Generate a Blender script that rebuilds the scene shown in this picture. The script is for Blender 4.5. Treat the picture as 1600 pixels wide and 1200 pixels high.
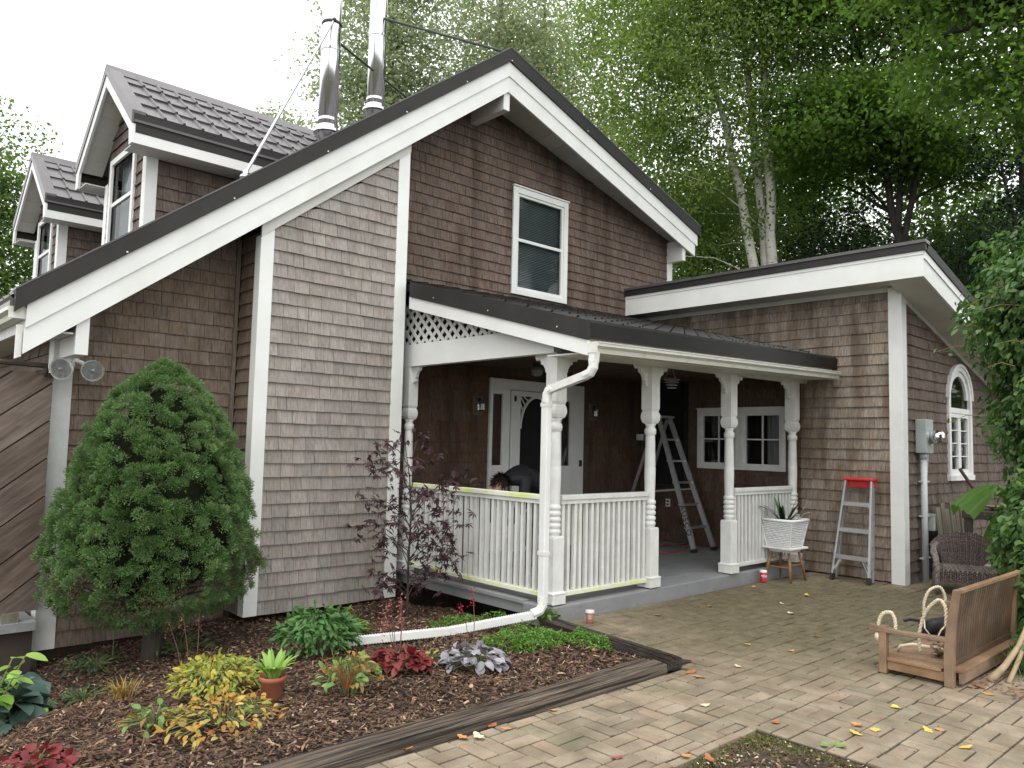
import bpy, bmesh, math, random
import numpy as np
from mathutils import Vector, Matrix
for _o in list(bpy.data.objects):
    bpy.data.objects.remove(_o)
SC = bpy.context.scene
COL = SC.collection
rad = math.radians
# ------------------------------------------------------------------ camera
cd = bpy.data.cameras.new('camera')
cam = bpy.data.objects.new('camera', cd)
COL.objects.link(cam)
SC.camera = cam
cd.sensor_fit = 'HORIZONTAL'
cd.sensor_width = 36.0
cd.lens = 1205.0 / 1600.0 * 36.0
cd.clip_start = 0.05
cd.clip_end = 600.0
CAM = Vector((0, 0, 1.6))
_p, _r, _y = rad(4.369), rad(1.374), rad(42.56)
_fw = Vector((math.sin(_y) * math.cos(_p), math.cos(_y) * math.cos(_p), math.sin(_p)))
_rt = _fw.cross(Vector((0, 0, 1))).normalized()
_up = _rt.cross(_fw)
_r2 = math.cos(_r) * _rt + math.sin(_r) * _up
_u2 = -math.sin(_r) * _rt + math.cos(_r) * _up
_m = Matrix((_r2, _u2, -_fw)).transposed().to_4x4()
_m.translation = CAM
cam.matrix_world = _m
# ------------------------------------------------------------------ sky, sun, exposure
SUN_EL, SUN_AZ = rad(62), rad(235)          # azimuth clockwise from +Y: behind and left of the camera
w = bpy.data.worlds.new('World')
SC.world = w
w.use_nodes = True
nt = w.node_tree
nt.nodes.clear()
sky = nt.nodes.new('ShaderNodeTexSky')
sky.sky_type = 'NISHITA'
sky.sun_disc = False
sky.sun_elevation = SUN_EL
sky.sun_rotation = SUN_AZ
sky.dust_density = 6.0
sky.air_density = 1.2
sky.ozone_density = 0.6
hsv = nt.nodes.new('ShaderNodeHueSaturation')
hsv.inputs['Saturation'].default_value = 0.25
bg = nt.nodes.new('ShaderNodeBackground')
bg.inputs['Strength'].default_value = 0.15
wo = nt.nodes.new('ShaderNodeOutputWorld')
nt.links.new(sky.outputs[0], hsv.inputs['Color'])
cloud = nt.nodes.new('ShaderNodeMix')          # an even veil of bright cloud over the clear sky
cloud.data_type = 'RGBA'
cloud.inputs[0].default_value = 0.80
cloud.inputs[7].default_value = (8.6, 8.7, 8.75, 1)
nt.links.new(hsv.outputs[0], cloud.inputs[6])
nt.links.new(cloud.outputs[2], bg.inputs['Color'])
nt.links.new(bg.outputs[0], wo.inputs['Surface'])
sd = bpy.data.lights.new('sun', 'SUN')
sun = bpy.data.objects.new('sun', sd)
COL.objects.link(sun)
sd.energy = 0.6
sd.angle = rad(30)
sd.color = (1.0, 0.96, 0.90)
_sv = Vector((math.sin(SUN_AZ) * math.cos(SUN_EL), math.cos(SUN_AZ) * math.cos(SUN_EL), math.sin(SUN_EL)))
sun.rotation_euler = (-_sv).to_track_quat('-Z', 'Y').to_euler()
sun.location = _sv * 40
SC.view_settings.view_transform = 'Standard'
SC.view_settings.look = 'None'
SC.view_settings.gamma = 1.0
SC.view_settings.use_curve_mapping = False
SC.view_settings.exposure = 0.80
SC.cycles.max_bounces = 8
SC.cycles.transparent_max_bounces = 12
SC.cycles.use_denoising = True

# ------------------------------------------------------------------ helpers
RNG = np.random.default_rng(7)
random.seed(7)
T = {}


def nodes_of(name):
    m = bpy.data.materials.new(name)
    m.use_nodes = True
    n = m.node_tree
    n.nodes.clear()
    out = n.nodes.new('ShaderNodeOutputMaterial')
    b = n.nodes.new('ShaderNodeBsdfPrincipled')
    n.links.new(b.outputs[0], out.inputs['Surface'])
    return m, n, b, out


def math_node(n, op, a, b=None):
    x = n.nodes.new('ShaderNodeMath')
    x.operation = op
    for i, v in enumerate((a, b)):
        if v is None:
            continue
        if isinstance(v, (int, float)):
            x.inputs[i].default_value = v
        else:
            n.links.new(v, x.inputs[i])
    return x.outputs[0]


def rnd_node(n):
    a = n.nodes.new('ShaderNodeAttribute')
    a.attribute_name = 'rnd'
    oi = n.nodes.new('ShaderNodeObjectInfo')
    return math_node(n, 'FRACT', math_node(n, 'ADD', a.outputs['Fac'], oi.outputs['Random']))


def ramp(n, fac, cols, pos=None):
    r = n.nodes.new('ShaderNodeValToRGB')
    e = r.color_ramp.elements
    k = len(cols)
    while len(e) < k:
        e.new(0.5)
    for i, c in enumerate(cols):
        e[i].position = pos[i] if pos else i / max(1, k - 1)
        e[i].color = (c[0], c[1], c[2], 1)
    n.links.new(fac, r.inputs[0])
    return r.outputs[0]


def noise(n, scale, detail=4, stretch=(1, 1, 1), rough=0.55, coord='Object', rot=(0, 0, 0)):
    tc = n.nodes.new('ShaderNodeTexCoord')
    mp = n.nodes.new('ShaderNodeMapping')
    if any(rot):
        mp.vector_type = 'TEXTURE'                 # turn first, then stretch
        mp.inputs['Scale'].default_value = tuple(1 / s for s in stretch)
    else:
        mp.inputs['Scale'].default_value = stretch
    mp.inputs['Rotation'].default_value = rot
    n.links.new(tc.outputs[coord], mp.inputs['Vector'])
    x = n.nodes.new('ShaderNodeTexNoise')
    x.inputs['Scale'].default_value = scale
    x.inputs['Detail'].default_value = detail
    x.inputs['Roughness'].default_value = rough
    n.links.new(mp.outputs[0], x.inputs['Vector'])
    return x.outputs['Fac']


def mix(n, fac, a, b, mode='MIX'):
    x = n.nodes.new('ShaderNodeMix')
    x.data_type = 'RGBA'
    x.blend_type = mode
    for s, v in ((x.inputs[0], fac), (x.inputs[6], a), (x.inputs[7], b)):
        if isinstance(v, (int, float)):
            s.default_value = v
        elif isinstance(v, tuple):
            s.default_value = (v[0], v[1], v[2], 1)
        else:
            n.links.new(v, s)
    return x.outputs[2]


def mat(name, cols, rough=0.6, metal=0.0, scale=6, detail=5, stretch=(1, 1, 1), bump=0.0, rnd=0.0,
        bscale=None, bstretch=None, spec=0.5, stain=None, pos=None, rot=(0, 0, 0)):
    """noise-mottled material; rnd = how far single pieces differ in lightness; stain = (colour, scale, low, high, stretch)"""
    m, n, b, out = nodes_of(name)
    f = noise(n, scale, detail, stretch, rot=rot)
    c = ramp(n, f, cols, pos or [0.28 + 0.44 * i / max(1, len(cols) - 1) for i in range(len(cols))])
    if rnd:
        r = rnd_node(n)
        v = math_node(n, 'ADD', math_node(n, 'MULTIPLY', r, 2 * rnd), 1 - rnd)
        h = n.nodes.new('ShaderNodeHueSaturation')
        n.links.new(v, h.inputs['Value'])
        sv = math_node(n, 'ADD', math_node(n, 'MULTIPLY', math_node(n, 'FRACT', math_node(n, 'MULTIPLY', r, 7.3)), 0.3), 0.85)
        n.links.new(sv, h.inputs['Saturation'])
        n.links.new(c, h.inputs['Color'])
        c = h.outputs[0]
    for st in ([stain] if isinstance(stain, tuple) else stain or []):
        sf = noise(n, st[1], 4, st[4] if len(st) > 4 else (1, 1, 1))
        mr = n.nodes.new('ShaderNodeMapRange')
        mr.inputs[1].default_value, mr.inputs[2].default_value = st[2], st[3]
        mr.inputs[4].default_value = st[5] if len(st) > 5 else 1.0
        n.links.new(sf, mr.inputs[0])
        c = mix(n, mr.outputs[0], c, st[0])
    n.links.new(c, b.inputs['Base Color'])
    b.inputs['Roughness'].default_value = rough
    b.inputs['Metallic'].default_value = metal
    b.inputs['Specular IOR Level'].default_value = spec
    if bump:
        bn = n.nodes.new('ShaderNodeBump')
        bn.inputs['Strength'].default_value = bump
        bn.inputs['Distance'].default_value = 0.01
        n.links.new(noise(n, bscale or scale * 3, 6, bstretch or stretch, rot=rot), bn.inputs['Height'])
        n.links.new(bn.outputs[0], b.inputs['Normal'])
    return m


def leaf_mat(name, cols, trans=0.35, rough=0.5, pos=None, spec=0.3, tval=1.6):
    m, n, b, out = nodes_of(name)
    c = ramp(n, rnd_node(n), cols, pos)
    n.links.new(c, b.inputs['Base Color'])
    b.inputs['Roughness'].default_value = rough
    b.inputs['Specular IOR Level'].default_value = spec
    t = n.nodes.new('ShaderNodeBsdfTranslucent')
    h = n.nodes.new('ShaderNodeHueSaturation')
    h.inputs['Saturation'].default_value = 1.1
    h.inputs['Value'].default_value = tval
    n.links.new(c, h.inputs['Color'])
    n.links.new(h.outputs[0], t.inputs['Color'])
    mx = n.nodes.new('ShaderNodeMixShader')
    mx.inputs[0].default_value = trans
    n.links.new(b.outputs[0], mx.inputs[1])
    n.links.new(t.outputs[0], mx.inputs[2])
    n.links.new(mx.outputs[0], out.inputs['Surface'])
    return m


def glass_mat(name, tint=(0.9, 0.95, 0.95), mirror=0.12, ior=1.5):
    m, n, b, out = nodes_of(name)
    n.nodes.remove(b)
    tr = n.nodes.new('ShaderNodeBsdfTransparent')
    tr.inputs[0].default_value = (*tint, 1)
    gl = n.nodes.new('ShaderNodeBsdfGlossy')
    gl.inputs['Roughness'].default_value = 0.03
    fr = n.nodes.new('ShaderNodeFresnel')
    fr.inputs[0].default_value = ior
    f = math_node(n, 'ADD', fr.outputs[0], mirror)
    mx = n.nodes.new('ShaderNodeMixShader')
    n.links.new(f, mx.inputs[0])
    n.links.new(tr.outputs[0], mx.inputs[1])
    n.links.new(gl.outputs[0], mx.inputs[2])
    n.links.new(mx.outputs[0], out.inputs['Surface'])
    return m


def link(o, parent=None):
    COL.objects.link(o)
    if parent is not None:
        o.parent = parent
        o.matrix_parent_inverse = Matrix.Translation(-parent.location) if parent.parent is None else Matrix.Identity(4)
    return o


def thing(name, label, cat, loc=(0, 0, 0), group=None):
    o = bpy.data.objects.new(name, None)
    o.empty_display_size = 0.2
    o.location = loc
    COL.objects.link(o)
    return tag(o, label, cat, group)


def tag(o, label=None, cat=None, group=None, kind=None):
    for k, v in (('label', label), ('category', cat), ('group', group), ('kind', kind)):
        if v:
            o[k] = v
    return o


def mesh(name, V, F, mats, rnd=None, midx=None, smooth=False):
    me = bpy.data.meshes.new(name)
    V = np.asarray(V, dtype=np.float32)
    if isinstance(F, np.ndarray):
        k = F.shape[1]
        nf = len(F)
        me.vertices.add(len(V))
        me.vertices.foreach_set('co', V.ravel())
        me.loops.add(nf * k)
        me.loops.foreach_set('vertex_index', F.astype(np.int32).ravel())
        me.polygons.add(nf)
        me.polygons.foreach_set('loop_start', np.arange(0, nf * k, k, dtype=np.int32))
        me.polygons.foreach_set('loop_total', np.full(nf, k, dtype=np.int32))
        me.update(calc_edges=True)
    else:
        me.from_pydata(V.tolist(), [], F)
        nf = len(F)
    for m in (mats if isinstance(mats, (list, tuple)) else [mats]):
        me.materials.append(m)
    if rnd is not None:
        a = me.attributes.new('rnd', 'FLOAT', 'FACE')
        a.data.foreach_set('value', np.asarray(rnd, dtype=np.float32))
    if midx is not None:
        me.polygons.foreach_set('material_index', np.asarray(midx, dtype=np.int32))
    if smooth:
        me.polygons.foreach_set('use_smooth', np.ones(nf, dtype=bool))
    me.update()
    return me


def put(name, V, F, mats, parent=None, **k):
    return link(bpy.data.objects.new(name, mesh(name, V, F, mats, **k)), parent)


class MB:
    """collects simple shapes and links them as ONE mesh object"""

    def __init__(s):
        s.V, s.F, s.R = [], [], []

    def add(s, V, F, r=0.0):
        o = len(s.V)
        s.V += [tuple(v) for v in V]
        s.F += [tuple(i + o for i in f) for f in F]
        s.R += [r] * len(F)
        return s

    def box(s, a, b, r=0.0):
        (x0, y0, z0), (x1, y1, z1) = a, b
        V = [(x, y, z) for z in (z0, z1) for y in (y0, y1) for x in (x0, x1)]
        return s.add(V, [(0, 2, 3, 1), (4, 5, 7, 6), (0, 1, 5, 4), (2, 6, 7, 3), (0, 4, 6, 2), (1, 3, 7, 5)], r)

    def prism(s, poly, ex, r=0.0):
        """closed polygon of 3-D points pushed along ex"""
        n = len(poly)
        P = [Vector(p) for p in poly]
        E = Vector(ex)
        V = P + [p + E for p in P]
        F = [tuple(range(n))[::-1], tuple(range(n, 2 * n))]
        F += [(i, (i + 1) % n, n + (i + 1) % n, n + i) for i in range(n)]
        return s.add(V, F, r)

    def bar(s, a, b, wd, ht, up=(0, 0, 1), r=0.0, taper=1.0):
        a, b = Vector(a), Vector(b)
        d = (b - a).normalized()
        u = Vector(up)
        sd_ = d.cross(u)
        if sd_.length < 1e-4:
            sd_ = d.cross(Vector((1, 0, 0)))
        sd_.normalize()
        u = sd_.cross(d).normalized()
        V = []
        for p, k in ((a, 1.0), (b, taper)):
            for x, y in ((-1, -1), (1, -1), (1, 1), (-1, 1)):
                V.append(p + sd_ * (x * wd * k / 2) + u * (y * ht * k / 2))
        return s.add(V, [(3, 2, 1, 0), (4, 5, 6, 7), (0, 1, 5, 4), (1, 2, 6, 5), (2, 3, 7, 6), (3, 0, 4, 7)], r)

    def tube(s, pts, rads, n=8, r=0.0, caps=True):
        P = [Vector(p) for p in pts]
        if isinstance(rads, (int, float)):
            rads = [rads] * len(P)
        o = len(s.V)
        ref = None
        for i, p in enumerate(P):
            d = (P[min(i + 1, len(P) - 1)] - P[max(i - 1, 0)])
            if d.length < 1e-7:
                d = Vector((0, 0, 1))
            d.normalize()
            if ref is None:
                ref = d.cross(Vector((0.31, 0.17, 0.93)))
                if ref.length < 0.05:
                    ref = d.cross(Vector((1, 0, 0)))
            ref = (ref - d * ref.dot(d)).normalized()
            q = d.cross(ref)
            for k in range(n):
                a = 2 * math.pi * k / n
                s.V.append(tuple(p + (ref * math.cos(a) + q * math.sin(a)) * rads[i]))
        for i in range(len(P) - 1):
            for k in range(n):
                s.F.append((o + i * n + k, o + i * n + (k + 1) % n, o + (i + 1) * n + (k + 1) % n, o + (i + 1) * n + k))
                s.R.append(r)
        if caps:
            s.F.append(tuple(o + k for k in range(n))[::-1])
            s.F.append(tuple(o + (len(P) - 1) * n + k for k in range(n)))
            s.R += [r, r]
        return s

    def lathe(s, prof, c, n=16, r=0.0, sq=None):
        """profile of (radius, z) turned about a vertical axis at c"""
        o = len(s.V)
        for (q, z) in prof:
            for k in range(n):
                a = 2 * math.pi * (k + 0.5) / n
                s.V.append((c[0] + q * math.cos(a), c[1] + q * math.sin(a), c[2] + z))
        m = len(prof)
        for i in range(m - 1):
            for k in range(n):
                s.F.append((o + i * n + k, o + i * n + (k + 1) % n, o + (i + 1) * n + (k + 1) % n, o + (i + 1) * n + k))
                s.R.append(r)
        s.F.append(tuple(o + k for k in range(n))[::-1])
        s.F.append(tuple(o + (m - 1) * n + k for k in range(n)))
        s.R += [r, r]
        return s

    def ball(s, c, rx, ry=None, rz=None, n=10, m=7, r=0.0):
        ry, rz = ry or rx, rz or rx
        prof = []
        o = len(s.V)
        for i in range(m):
            t = math.pi * (i + 0.02 if i == 0 else i - 0.02 if i == m - 1 else i) / (m - 1)
            for k in range(n):
                a = 2 * math.pi * k / n
                s.V.append((c[0] + rx * math.sin(t) * math.cos(a), c[1] + ry * math.sin(t) * math.sin(a), c[2] - rz * math.cos(t)))
        for i in range(m - 1):
            for k in range(n):
                s.F.append((o + i * n + k, o + i * n + (k + 1) % n, o + (i + 1) * n + (k + 1) % n, o + (i + 1) * n + k))
                s.R.append(r)
        s.F.append(tuple(o + k for k in range(n))[::-1])
        s.F.append(tuple(o + (m - 1) * n + k for k in range(n)))
        s.R += [r, r]
        return s

    def done(s, name, m, parent=None, smooth=False, bevel=0.0):
        o = put(name, s.V, s.F, m, parent, rnd=s.R, smooth=smooth)
        if bevel:
            b = o.modifiers.new('bevel', 'BEVEL')
            b.width = bevel
            b.segments = 2
            b.limit_method = 'ANGLE'
            b.angle_limit = rad(40)
        return o


def box(name, a, b, m, parent=None, bevel=0.0):
    return MB().box(a, b).done(name, m, parent, bevel=bevel)


def unit(a):
    return a / np.maximum(1e-9, np.linalg.norm(a, axis=-1, keepdims=True))


def rand_dirs(n, rng, zb=0.0, zs=1.0):
    d = rng.normal(size=(n, 3))
    d[:, 2] = d[:, 2] * zs + zb
    return unit(d)


def leaves(P, D, N, L, W, rng, fold=0.25, rv=None):
    """rhombic leaves: base P, along D, face normal about N; returns V, F(quads), rnd"""
    n = len(P)
    D = unit(D)
    S = unit(np.cross(D, N))
    U = np.cross(S, D)
    L = np.broadcast_to(np.asarray(L, float), (n,))[:, None]
    W = np.broadcast_to(np.asarray(W, float), (n,))[:, None]
    V = np.empty((n, 4, 3))
    V[:, 0] = P
    V[:, 1] = P + D * L * 0.45 + S * W * 0.5 + U * W * fold
    V[:, 2] = P + D * L
    V[:, 3] = P + D * L * 0.45 - S * W * 0.5 + U * W * fold
    F = np.arange(n * 4).reshape(n, 4)
    return V.reshape(-1, 3), F, (rng.random(n) if rv is None else rv)


def join(parts):
    V, F, R, o = [], [], [], 0
    for v, f, r in parts:
        V.append(v)
        F.append(f + o)
        R.append(r)
        o += len(v)
    return np.concatenate(V), np.concatenate(F), np.concatenate(R)


# screen size of a point set, used only to choose which pieces show largest
_MI = np.array(_m.inverted())


def seen_size(P, N=None, area=1.0):
    P = np.asarray(P, float)
    q = _MI[:3, :3] @ P + _MI[:3, 3]
    if q[2] > -0.3:
        return 0.0
    x, y = q[0] / -q[2], q[1] / -q[2]
    if abs(x) > 0.68 or abs(y) > 0.52:
        return 0.0
    c = 1.0
    if N is not None:
        v = np.array(CAM) - P
        c = float(np.dot(v, N)) / np.linalg.norm(v)
        if c <= 0:
            return 0.0
    return area * c / float(q @ q)


def bed_z(x, y):
    u = np.clip((4.9 - np.asarray(x, float)) / 3.3, 0, 1.35)
    v = np.clip((np.asarray(y, float) - 3.6) / 4.0, 0, 1)
    v2 = np.clip((np.asarray(y, float) - 4.6) / 2.2, 0, 1)
    z = -0.15 * v2 - 0.27 * u ** 3 * v
    return z + 0.012 * np.sin(x * 5.1 + y * 2.3) + 0.010 * np.sin(y * 6.7 - x * 3.1)
# ------------------------------------------------------------------ materials
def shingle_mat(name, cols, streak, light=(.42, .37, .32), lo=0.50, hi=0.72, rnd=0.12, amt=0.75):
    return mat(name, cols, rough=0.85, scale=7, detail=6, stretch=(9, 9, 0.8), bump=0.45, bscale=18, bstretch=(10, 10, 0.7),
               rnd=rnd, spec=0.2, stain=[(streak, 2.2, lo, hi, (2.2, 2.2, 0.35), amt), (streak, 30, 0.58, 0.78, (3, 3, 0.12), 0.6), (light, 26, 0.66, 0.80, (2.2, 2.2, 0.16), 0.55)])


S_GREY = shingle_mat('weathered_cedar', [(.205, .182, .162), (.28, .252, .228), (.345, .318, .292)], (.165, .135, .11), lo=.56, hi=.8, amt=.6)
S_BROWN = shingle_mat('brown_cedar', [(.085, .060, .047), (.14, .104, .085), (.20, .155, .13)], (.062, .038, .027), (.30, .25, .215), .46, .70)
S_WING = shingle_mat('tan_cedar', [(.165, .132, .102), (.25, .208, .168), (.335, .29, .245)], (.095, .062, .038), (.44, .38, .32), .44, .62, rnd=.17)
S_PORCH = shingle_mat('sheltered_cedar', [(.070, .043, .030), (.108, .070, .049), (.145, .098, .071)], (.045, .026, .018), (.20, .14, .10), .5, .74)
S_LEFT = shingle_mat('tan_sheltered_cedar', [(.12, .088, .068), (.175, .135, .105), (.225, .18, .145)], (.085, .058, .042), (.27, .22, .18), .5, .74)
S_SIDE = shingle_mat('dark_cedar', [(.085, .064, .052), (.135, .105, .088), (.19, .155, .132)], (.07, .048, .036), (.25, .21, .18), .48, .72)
WALLBACK = mat('dark_backing', [(.035, .026, .02), (.06, .045, .035)], rough=.95, scale=5)
WHITE = mat('white_trim_paint', [(.65, .66, .63), (.73, .74, .72)], rough=.5, scale=3, bump=.05, bscale=60, rnd=.02,
            stain=((.58, .57, .50), 2.6, .60, .85, (1, 1, .5), .5))
WHITE_OLD = mat('weathered_white_paint', [(.60, .60, .57), (.71, .72, .69)], rough=.6, scale=9, bump=.12, bscale=50, rnd=.04,
                stain=[((.45, .44, .36), 7, .60, .82, (1, 1, .4), .6), ((.50, .52, .30), 16, .66, .82, (1, 1, .5), .5)])
ALGAE = mat('algae_stained_white_paint', [(.68, .70, .46), (.74, .75, .64), (.60, .66, .30)], rough=.6, scale=7, bump=.1, bscale=40, rnd=.06,
            stain=((.62, .72, .16), 5, .50, .72, (1, 1, 1), .8))
SOFFIT = mat('soffit_paint', [(.50, .50, .46), (.58, .58, .54)], rough=.6, scale=3, rnd=.06)
TRIM_DK = mat('dark_roof_trim', [(.018, .0165, .016), (.028, .026, .025)], rough=.55, metal=.0, scale=2.5, spec=.3, bump=.03,
              stain=((.05, .046, .042), 6, .60, .80, (1, 1, 1), .5))
TILE = mat('brown_metal_tile', [(.075, .067, .069), (.105, .096, .099)], rough=.36, scale=4, rnd=.10, bump=.06, bscale=120,
           stain=((.16, .15, .145), 5, .62, .85, (1, 1, 1), .5))
TILE_WET = mat('wet_dark_tile', [(.010, .0095, .009), (.022, .020, .019)], rough=.33, scale=5, rnd=.15, spec=.4, bump=.08, bscale=60)
EAVE = mat('wet_black_eave', [(.005, .005, .0045), (.011, .0105, .009)], rough=.45, scale=4, spec=.35)
GREYDECK = mat('grey_deck_paint', [(.20, .205, .21), (.27, .275, .28)], rough=.5, scale=3, bump=.12, bscale=22, rnd=.05,
               stain=[((.36, .36, .34), 5, .60, .80, (1, 1, 1), .7), ((.16, .15, .13), 9, .62, .8, (1, 1, 1), .6)])
CONC = mat('grey_painted_concrete', [(.20, .205, .21), (.245, .25, .255)], rough=.75, scale=4, bump=.25, bscale=30,
           stain=[((.34, .34, .33), 6, .63, .80, (1, 1, 1), .7), ((.10, .09, .07), 8, .62, .8, (1, 1, 2), .6)])
GUTTER = mat('gutter_paint', [(.60, .60, .53), (.68, .68, .62)], rough=.5, scale=5, rnd=.02,
             stain=[((.40, .42, .24), 9, .55, .78, (1, 1, 1), .7), ((.30, .29, .24), 22, .62, .8, (.5, 1, 3), .5)])
STEEL = mat('stainless_flue', [(.62, .62, .63), (.72, .72, .73)], rough=.16, metal=1.0, scale=3, bump=.04, bscale=7)
ALU = mat('brushed_aluminium', [(.55, .56, .58), (.66, .67, .69)], rough=.35, metal=.85, scale=6, stretch=(1, 1, .2))
BLACKM = mat('black_metal', [(.012, .012, .012), (.025, .025, .025)], rough=.5, scale=8)
BLACK_FILL = mat('dark_room', [(.004, .004, .004), (.009, .009, .009)], rough=.9, scale=4)  # near-black fill; darkness of unlit rooms put into the colour, also on the screen
GLASS = glass_mat('window_glass', (.84, .89, .90), .01, 1.33)
GLASS_DK = glass_mat('porch_glass', (.8, .82, .82), .02)
GLASS_UP = glass_mat('dormer_glass', (.80, .86, .87), .0, 1.18)
BLIND = mat('window_blind', [(.20, .235, .24), (.26, .30, .305)], rough=.6, scale=6, rnd=.08)
ROOMDK = mat('dim_room', [(.13, .145, .15), (.20, .215, .22)], rough=.8, scale=3)
CURTAIN = mat('sheer_curtain', [(.20, .21, .21), (.42, .43, .43)], rough=.9, scale=9, stretch=(6, 6, .2))
GREYBOX = mat('grey_electrical_paint', [(.30, .34, .33), (.36, .40, .39)], rough=.45, scale=6,
              stain=((.22, .24, .23), 7, .6, .8, (1, 1, 1), .6))
PVC = mat('grey_plastic_pipe', [(.42, .44, .45), (.48, .50, .51)], rough=.4, scale=6, stretch=(1, 1, .2))
LENS = mat('lamp_lens', [(.13, .135, .135), (.26, .265, .26)], rough=.10, scale=30, spec=.8)
PLANK = mat('brown_diagonal_plank', [(.065, .046, .036), (.115, .084, .067), (.17, .135, .112)], rough=.8, scale=3, stretch=(.9, 8, 9), rot=(0, rad(-39), 0), bump=.3,
            bscale=9, rnd=.22, stain=((.24, .20, .165), 4, .58, .8, (1, 1, 2), .5))
TIMBER = mat('old_sleeper_wood', [(.034, .024, .017), (.10, .075, .054), (.19, .15, .112)], rough=.85, scale=3.5, detail=8, stretch=(.35, 20, 20), bump=1.0,
             bscale=7, bstretch=(.4, 16, 16), stain=[((.014, .010, .007), 3.2, .52, .60, (.22, 14, 14), .9), ((.19, .16, .13), 6, .62, .74, (.3, 16, 16), .6)])
TIMBER_WET = mat('wet_dark_sleeper', [(.010, .008, .007), (.030, .022, .018), (.06, .045, .035)], rough=.55, scale=5, stretch=(9, .6, 9), bump=.7, bscale=8)
PINE = mat('tan_new_shingle', [(.30, .19, .09), (.36, .24, .12)], rough=.8, scale=10, stretch=(4, 4, .5))

# brick: tan to rose-grey, with moss where the patio lies in the shade and in scattered patches
m, n, b, out = nodes_of('clay_paver')
f = noise(n, 5, 6)
c = ramp(n, f, [(.178, .142, .103), (.25, .206, .153), (.325, .275, .212)], [.3, .5, .72])
r = rnd_node(n)
c = mix(n, .75, c, ramp(n, r, [(.62, .61, .57), (1.0, .96, .92), (.86, .89, .82), (1.10, .97, .90), (.72, .73, .68), (1.06, 1.03, .97), (.95, .86, .80)]), 'MULTIPLY')
sp = noise(n, 110, 3)
mr = n.nodes.new('ShaderNodeMapRange')
mr.inputs[1].default_value, mr.inputs[2].default_value = .55, .75
mr.inputs[4].default_value = .5
n.links.new(sp, mr.inputs[0])
c = mix(n, mr.outputs[0], c, (.13, .10, .075))
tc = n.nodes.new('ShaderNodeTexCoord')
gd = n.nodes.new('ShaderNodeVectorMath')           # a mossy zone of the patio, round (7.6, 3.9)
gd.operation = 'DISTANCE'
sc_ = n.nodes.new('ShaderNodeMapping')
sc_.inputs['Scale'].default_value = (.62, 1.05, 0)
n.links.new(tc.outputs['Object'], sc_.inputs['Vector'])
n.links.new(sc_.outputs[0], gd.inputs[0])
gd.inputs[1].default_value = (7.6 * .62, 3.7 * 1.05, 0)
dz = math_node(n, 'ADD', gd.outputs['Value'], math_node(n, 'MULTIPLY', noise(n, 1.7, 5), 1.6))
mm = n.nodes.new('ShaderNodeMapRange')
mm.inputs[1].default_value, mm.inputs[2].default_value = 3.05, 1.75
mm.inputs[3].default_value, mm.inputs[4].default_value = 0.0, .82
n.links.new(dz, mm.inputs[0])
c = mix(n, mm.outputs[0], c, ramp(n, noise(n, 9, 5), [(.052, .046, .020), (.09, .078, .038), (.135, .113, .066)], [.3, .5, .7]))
ms = n.nodes.new('ShaderNodeMapRange')
ms.inputs[1].default_value, ms.inputs[2].default_value = .52, .70
ms.inputs[4].default_value = .6
n.links.new(noise(n, 1.1, 6), ms.inputs[0])
c = mix(n, ms.outputs[0], c, (.115, .105, .062))
n.links.new(c, b.inputs['Base Color'])
b.inputs['Roughness'].default_value = .8
b.inputs['Specular IOR Level'].default_value = .35
bn = n.nodes.new('ShaderNodeBump')
bn.inputs['Strength'].default_value = .35
bn.inputs['Distance'].default_value = .006
n.links.new(noise(n, 70, 5), bn.inputs['Height'])
n.links.new(bn.outputs[0], b.inputs['Normal'])
BRICK = m
JOINT = mat('mossy_joint_sand', [(.030, .024, .015), (.055, .046, .028), (.045, .048, .02)], rough=.95, scale=14)
SOIL = mat('dark_soil', [(.018, .012, .009), (.045, .030, .022)], rough=.95, scale=18, bump=.6, bscale=40)
GROUND = mat('dark_leaf_litter', [(.03, .035, .015), (.06, .055, .03)], rough=.95, scale=3)  # dark mottled litter colour over the whole ground

m, n, b, out = nodes_of('wood_mulch')
r = rnd_node(n)
n.links.new(ramp(n, r, [(.030, .014, .008), (.068, .033, .018), (.105, .054, .030), (.145, .082, .046), (.055, .027, .016), (.22, .135, .08), (.42, .31, .20)],
                 [0, .25, .5, .68, .8, .90, 1.0]), b.inputs['Base Color'])
b.inputs['Roughness'].default_value = .8
MULCH = m
WOOD_BENCH = mat('bench_teak', [(.15, .088, .048), (.225, .14, .082), (.30, .20, .125)], rough=.6, scale=5, stretch=(1, 1, 1), rnd=.12, bump=.15, bscale=30)
WOOD_BACK = mat('bench_dark_teak', [(.055, .033, .019), (.092, .056, .033), (.135, .085, .052)], rough=.6, scale=5, rnd=.12, bump=.15, bscale=30)
WOOD_LEG = mat('stool_oak', [(.20, .10, .045), (.30, .165, .08)], rough=.45, scale=9, stretch=(3, 3, .4))
ROPE = mat('pale_rope', [(.50, .42, .30), (.66, .58, .44)], rough=.8, scale=40)
WICKER = mat('dark_wicker', [(.05, .036, .032), (.15, .118, .105), (.30, .255, .235)], rough=.45, scale=60, rnd=.3)
WICKERW = mat('white_wicker', [(.66, .67, .67), (.78, .79, .79)], rough=.5, scale=20, rnd=.04)
RED = mat('red_plastic', [(.50, .022, .022), (.60, .03, .03)], rough=.4, scale=8, stain=((.7, .6, .55), 22, .68, .74, (1, 1, 1), .9))
REDCUP = mat('red_paper_cup', [(.52, .015, .03), (.58, .02, .035)], rough=.45)
CUPLID = mat('white_cup_lid', [(.80, .80, .80), (.84, .84, .84)], rough=.4)
COFFEE = mat('milky_coffee_cup', [(.20, .085, .05), (.27, .12, .075)], rough=.25, scale=4)
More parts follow.
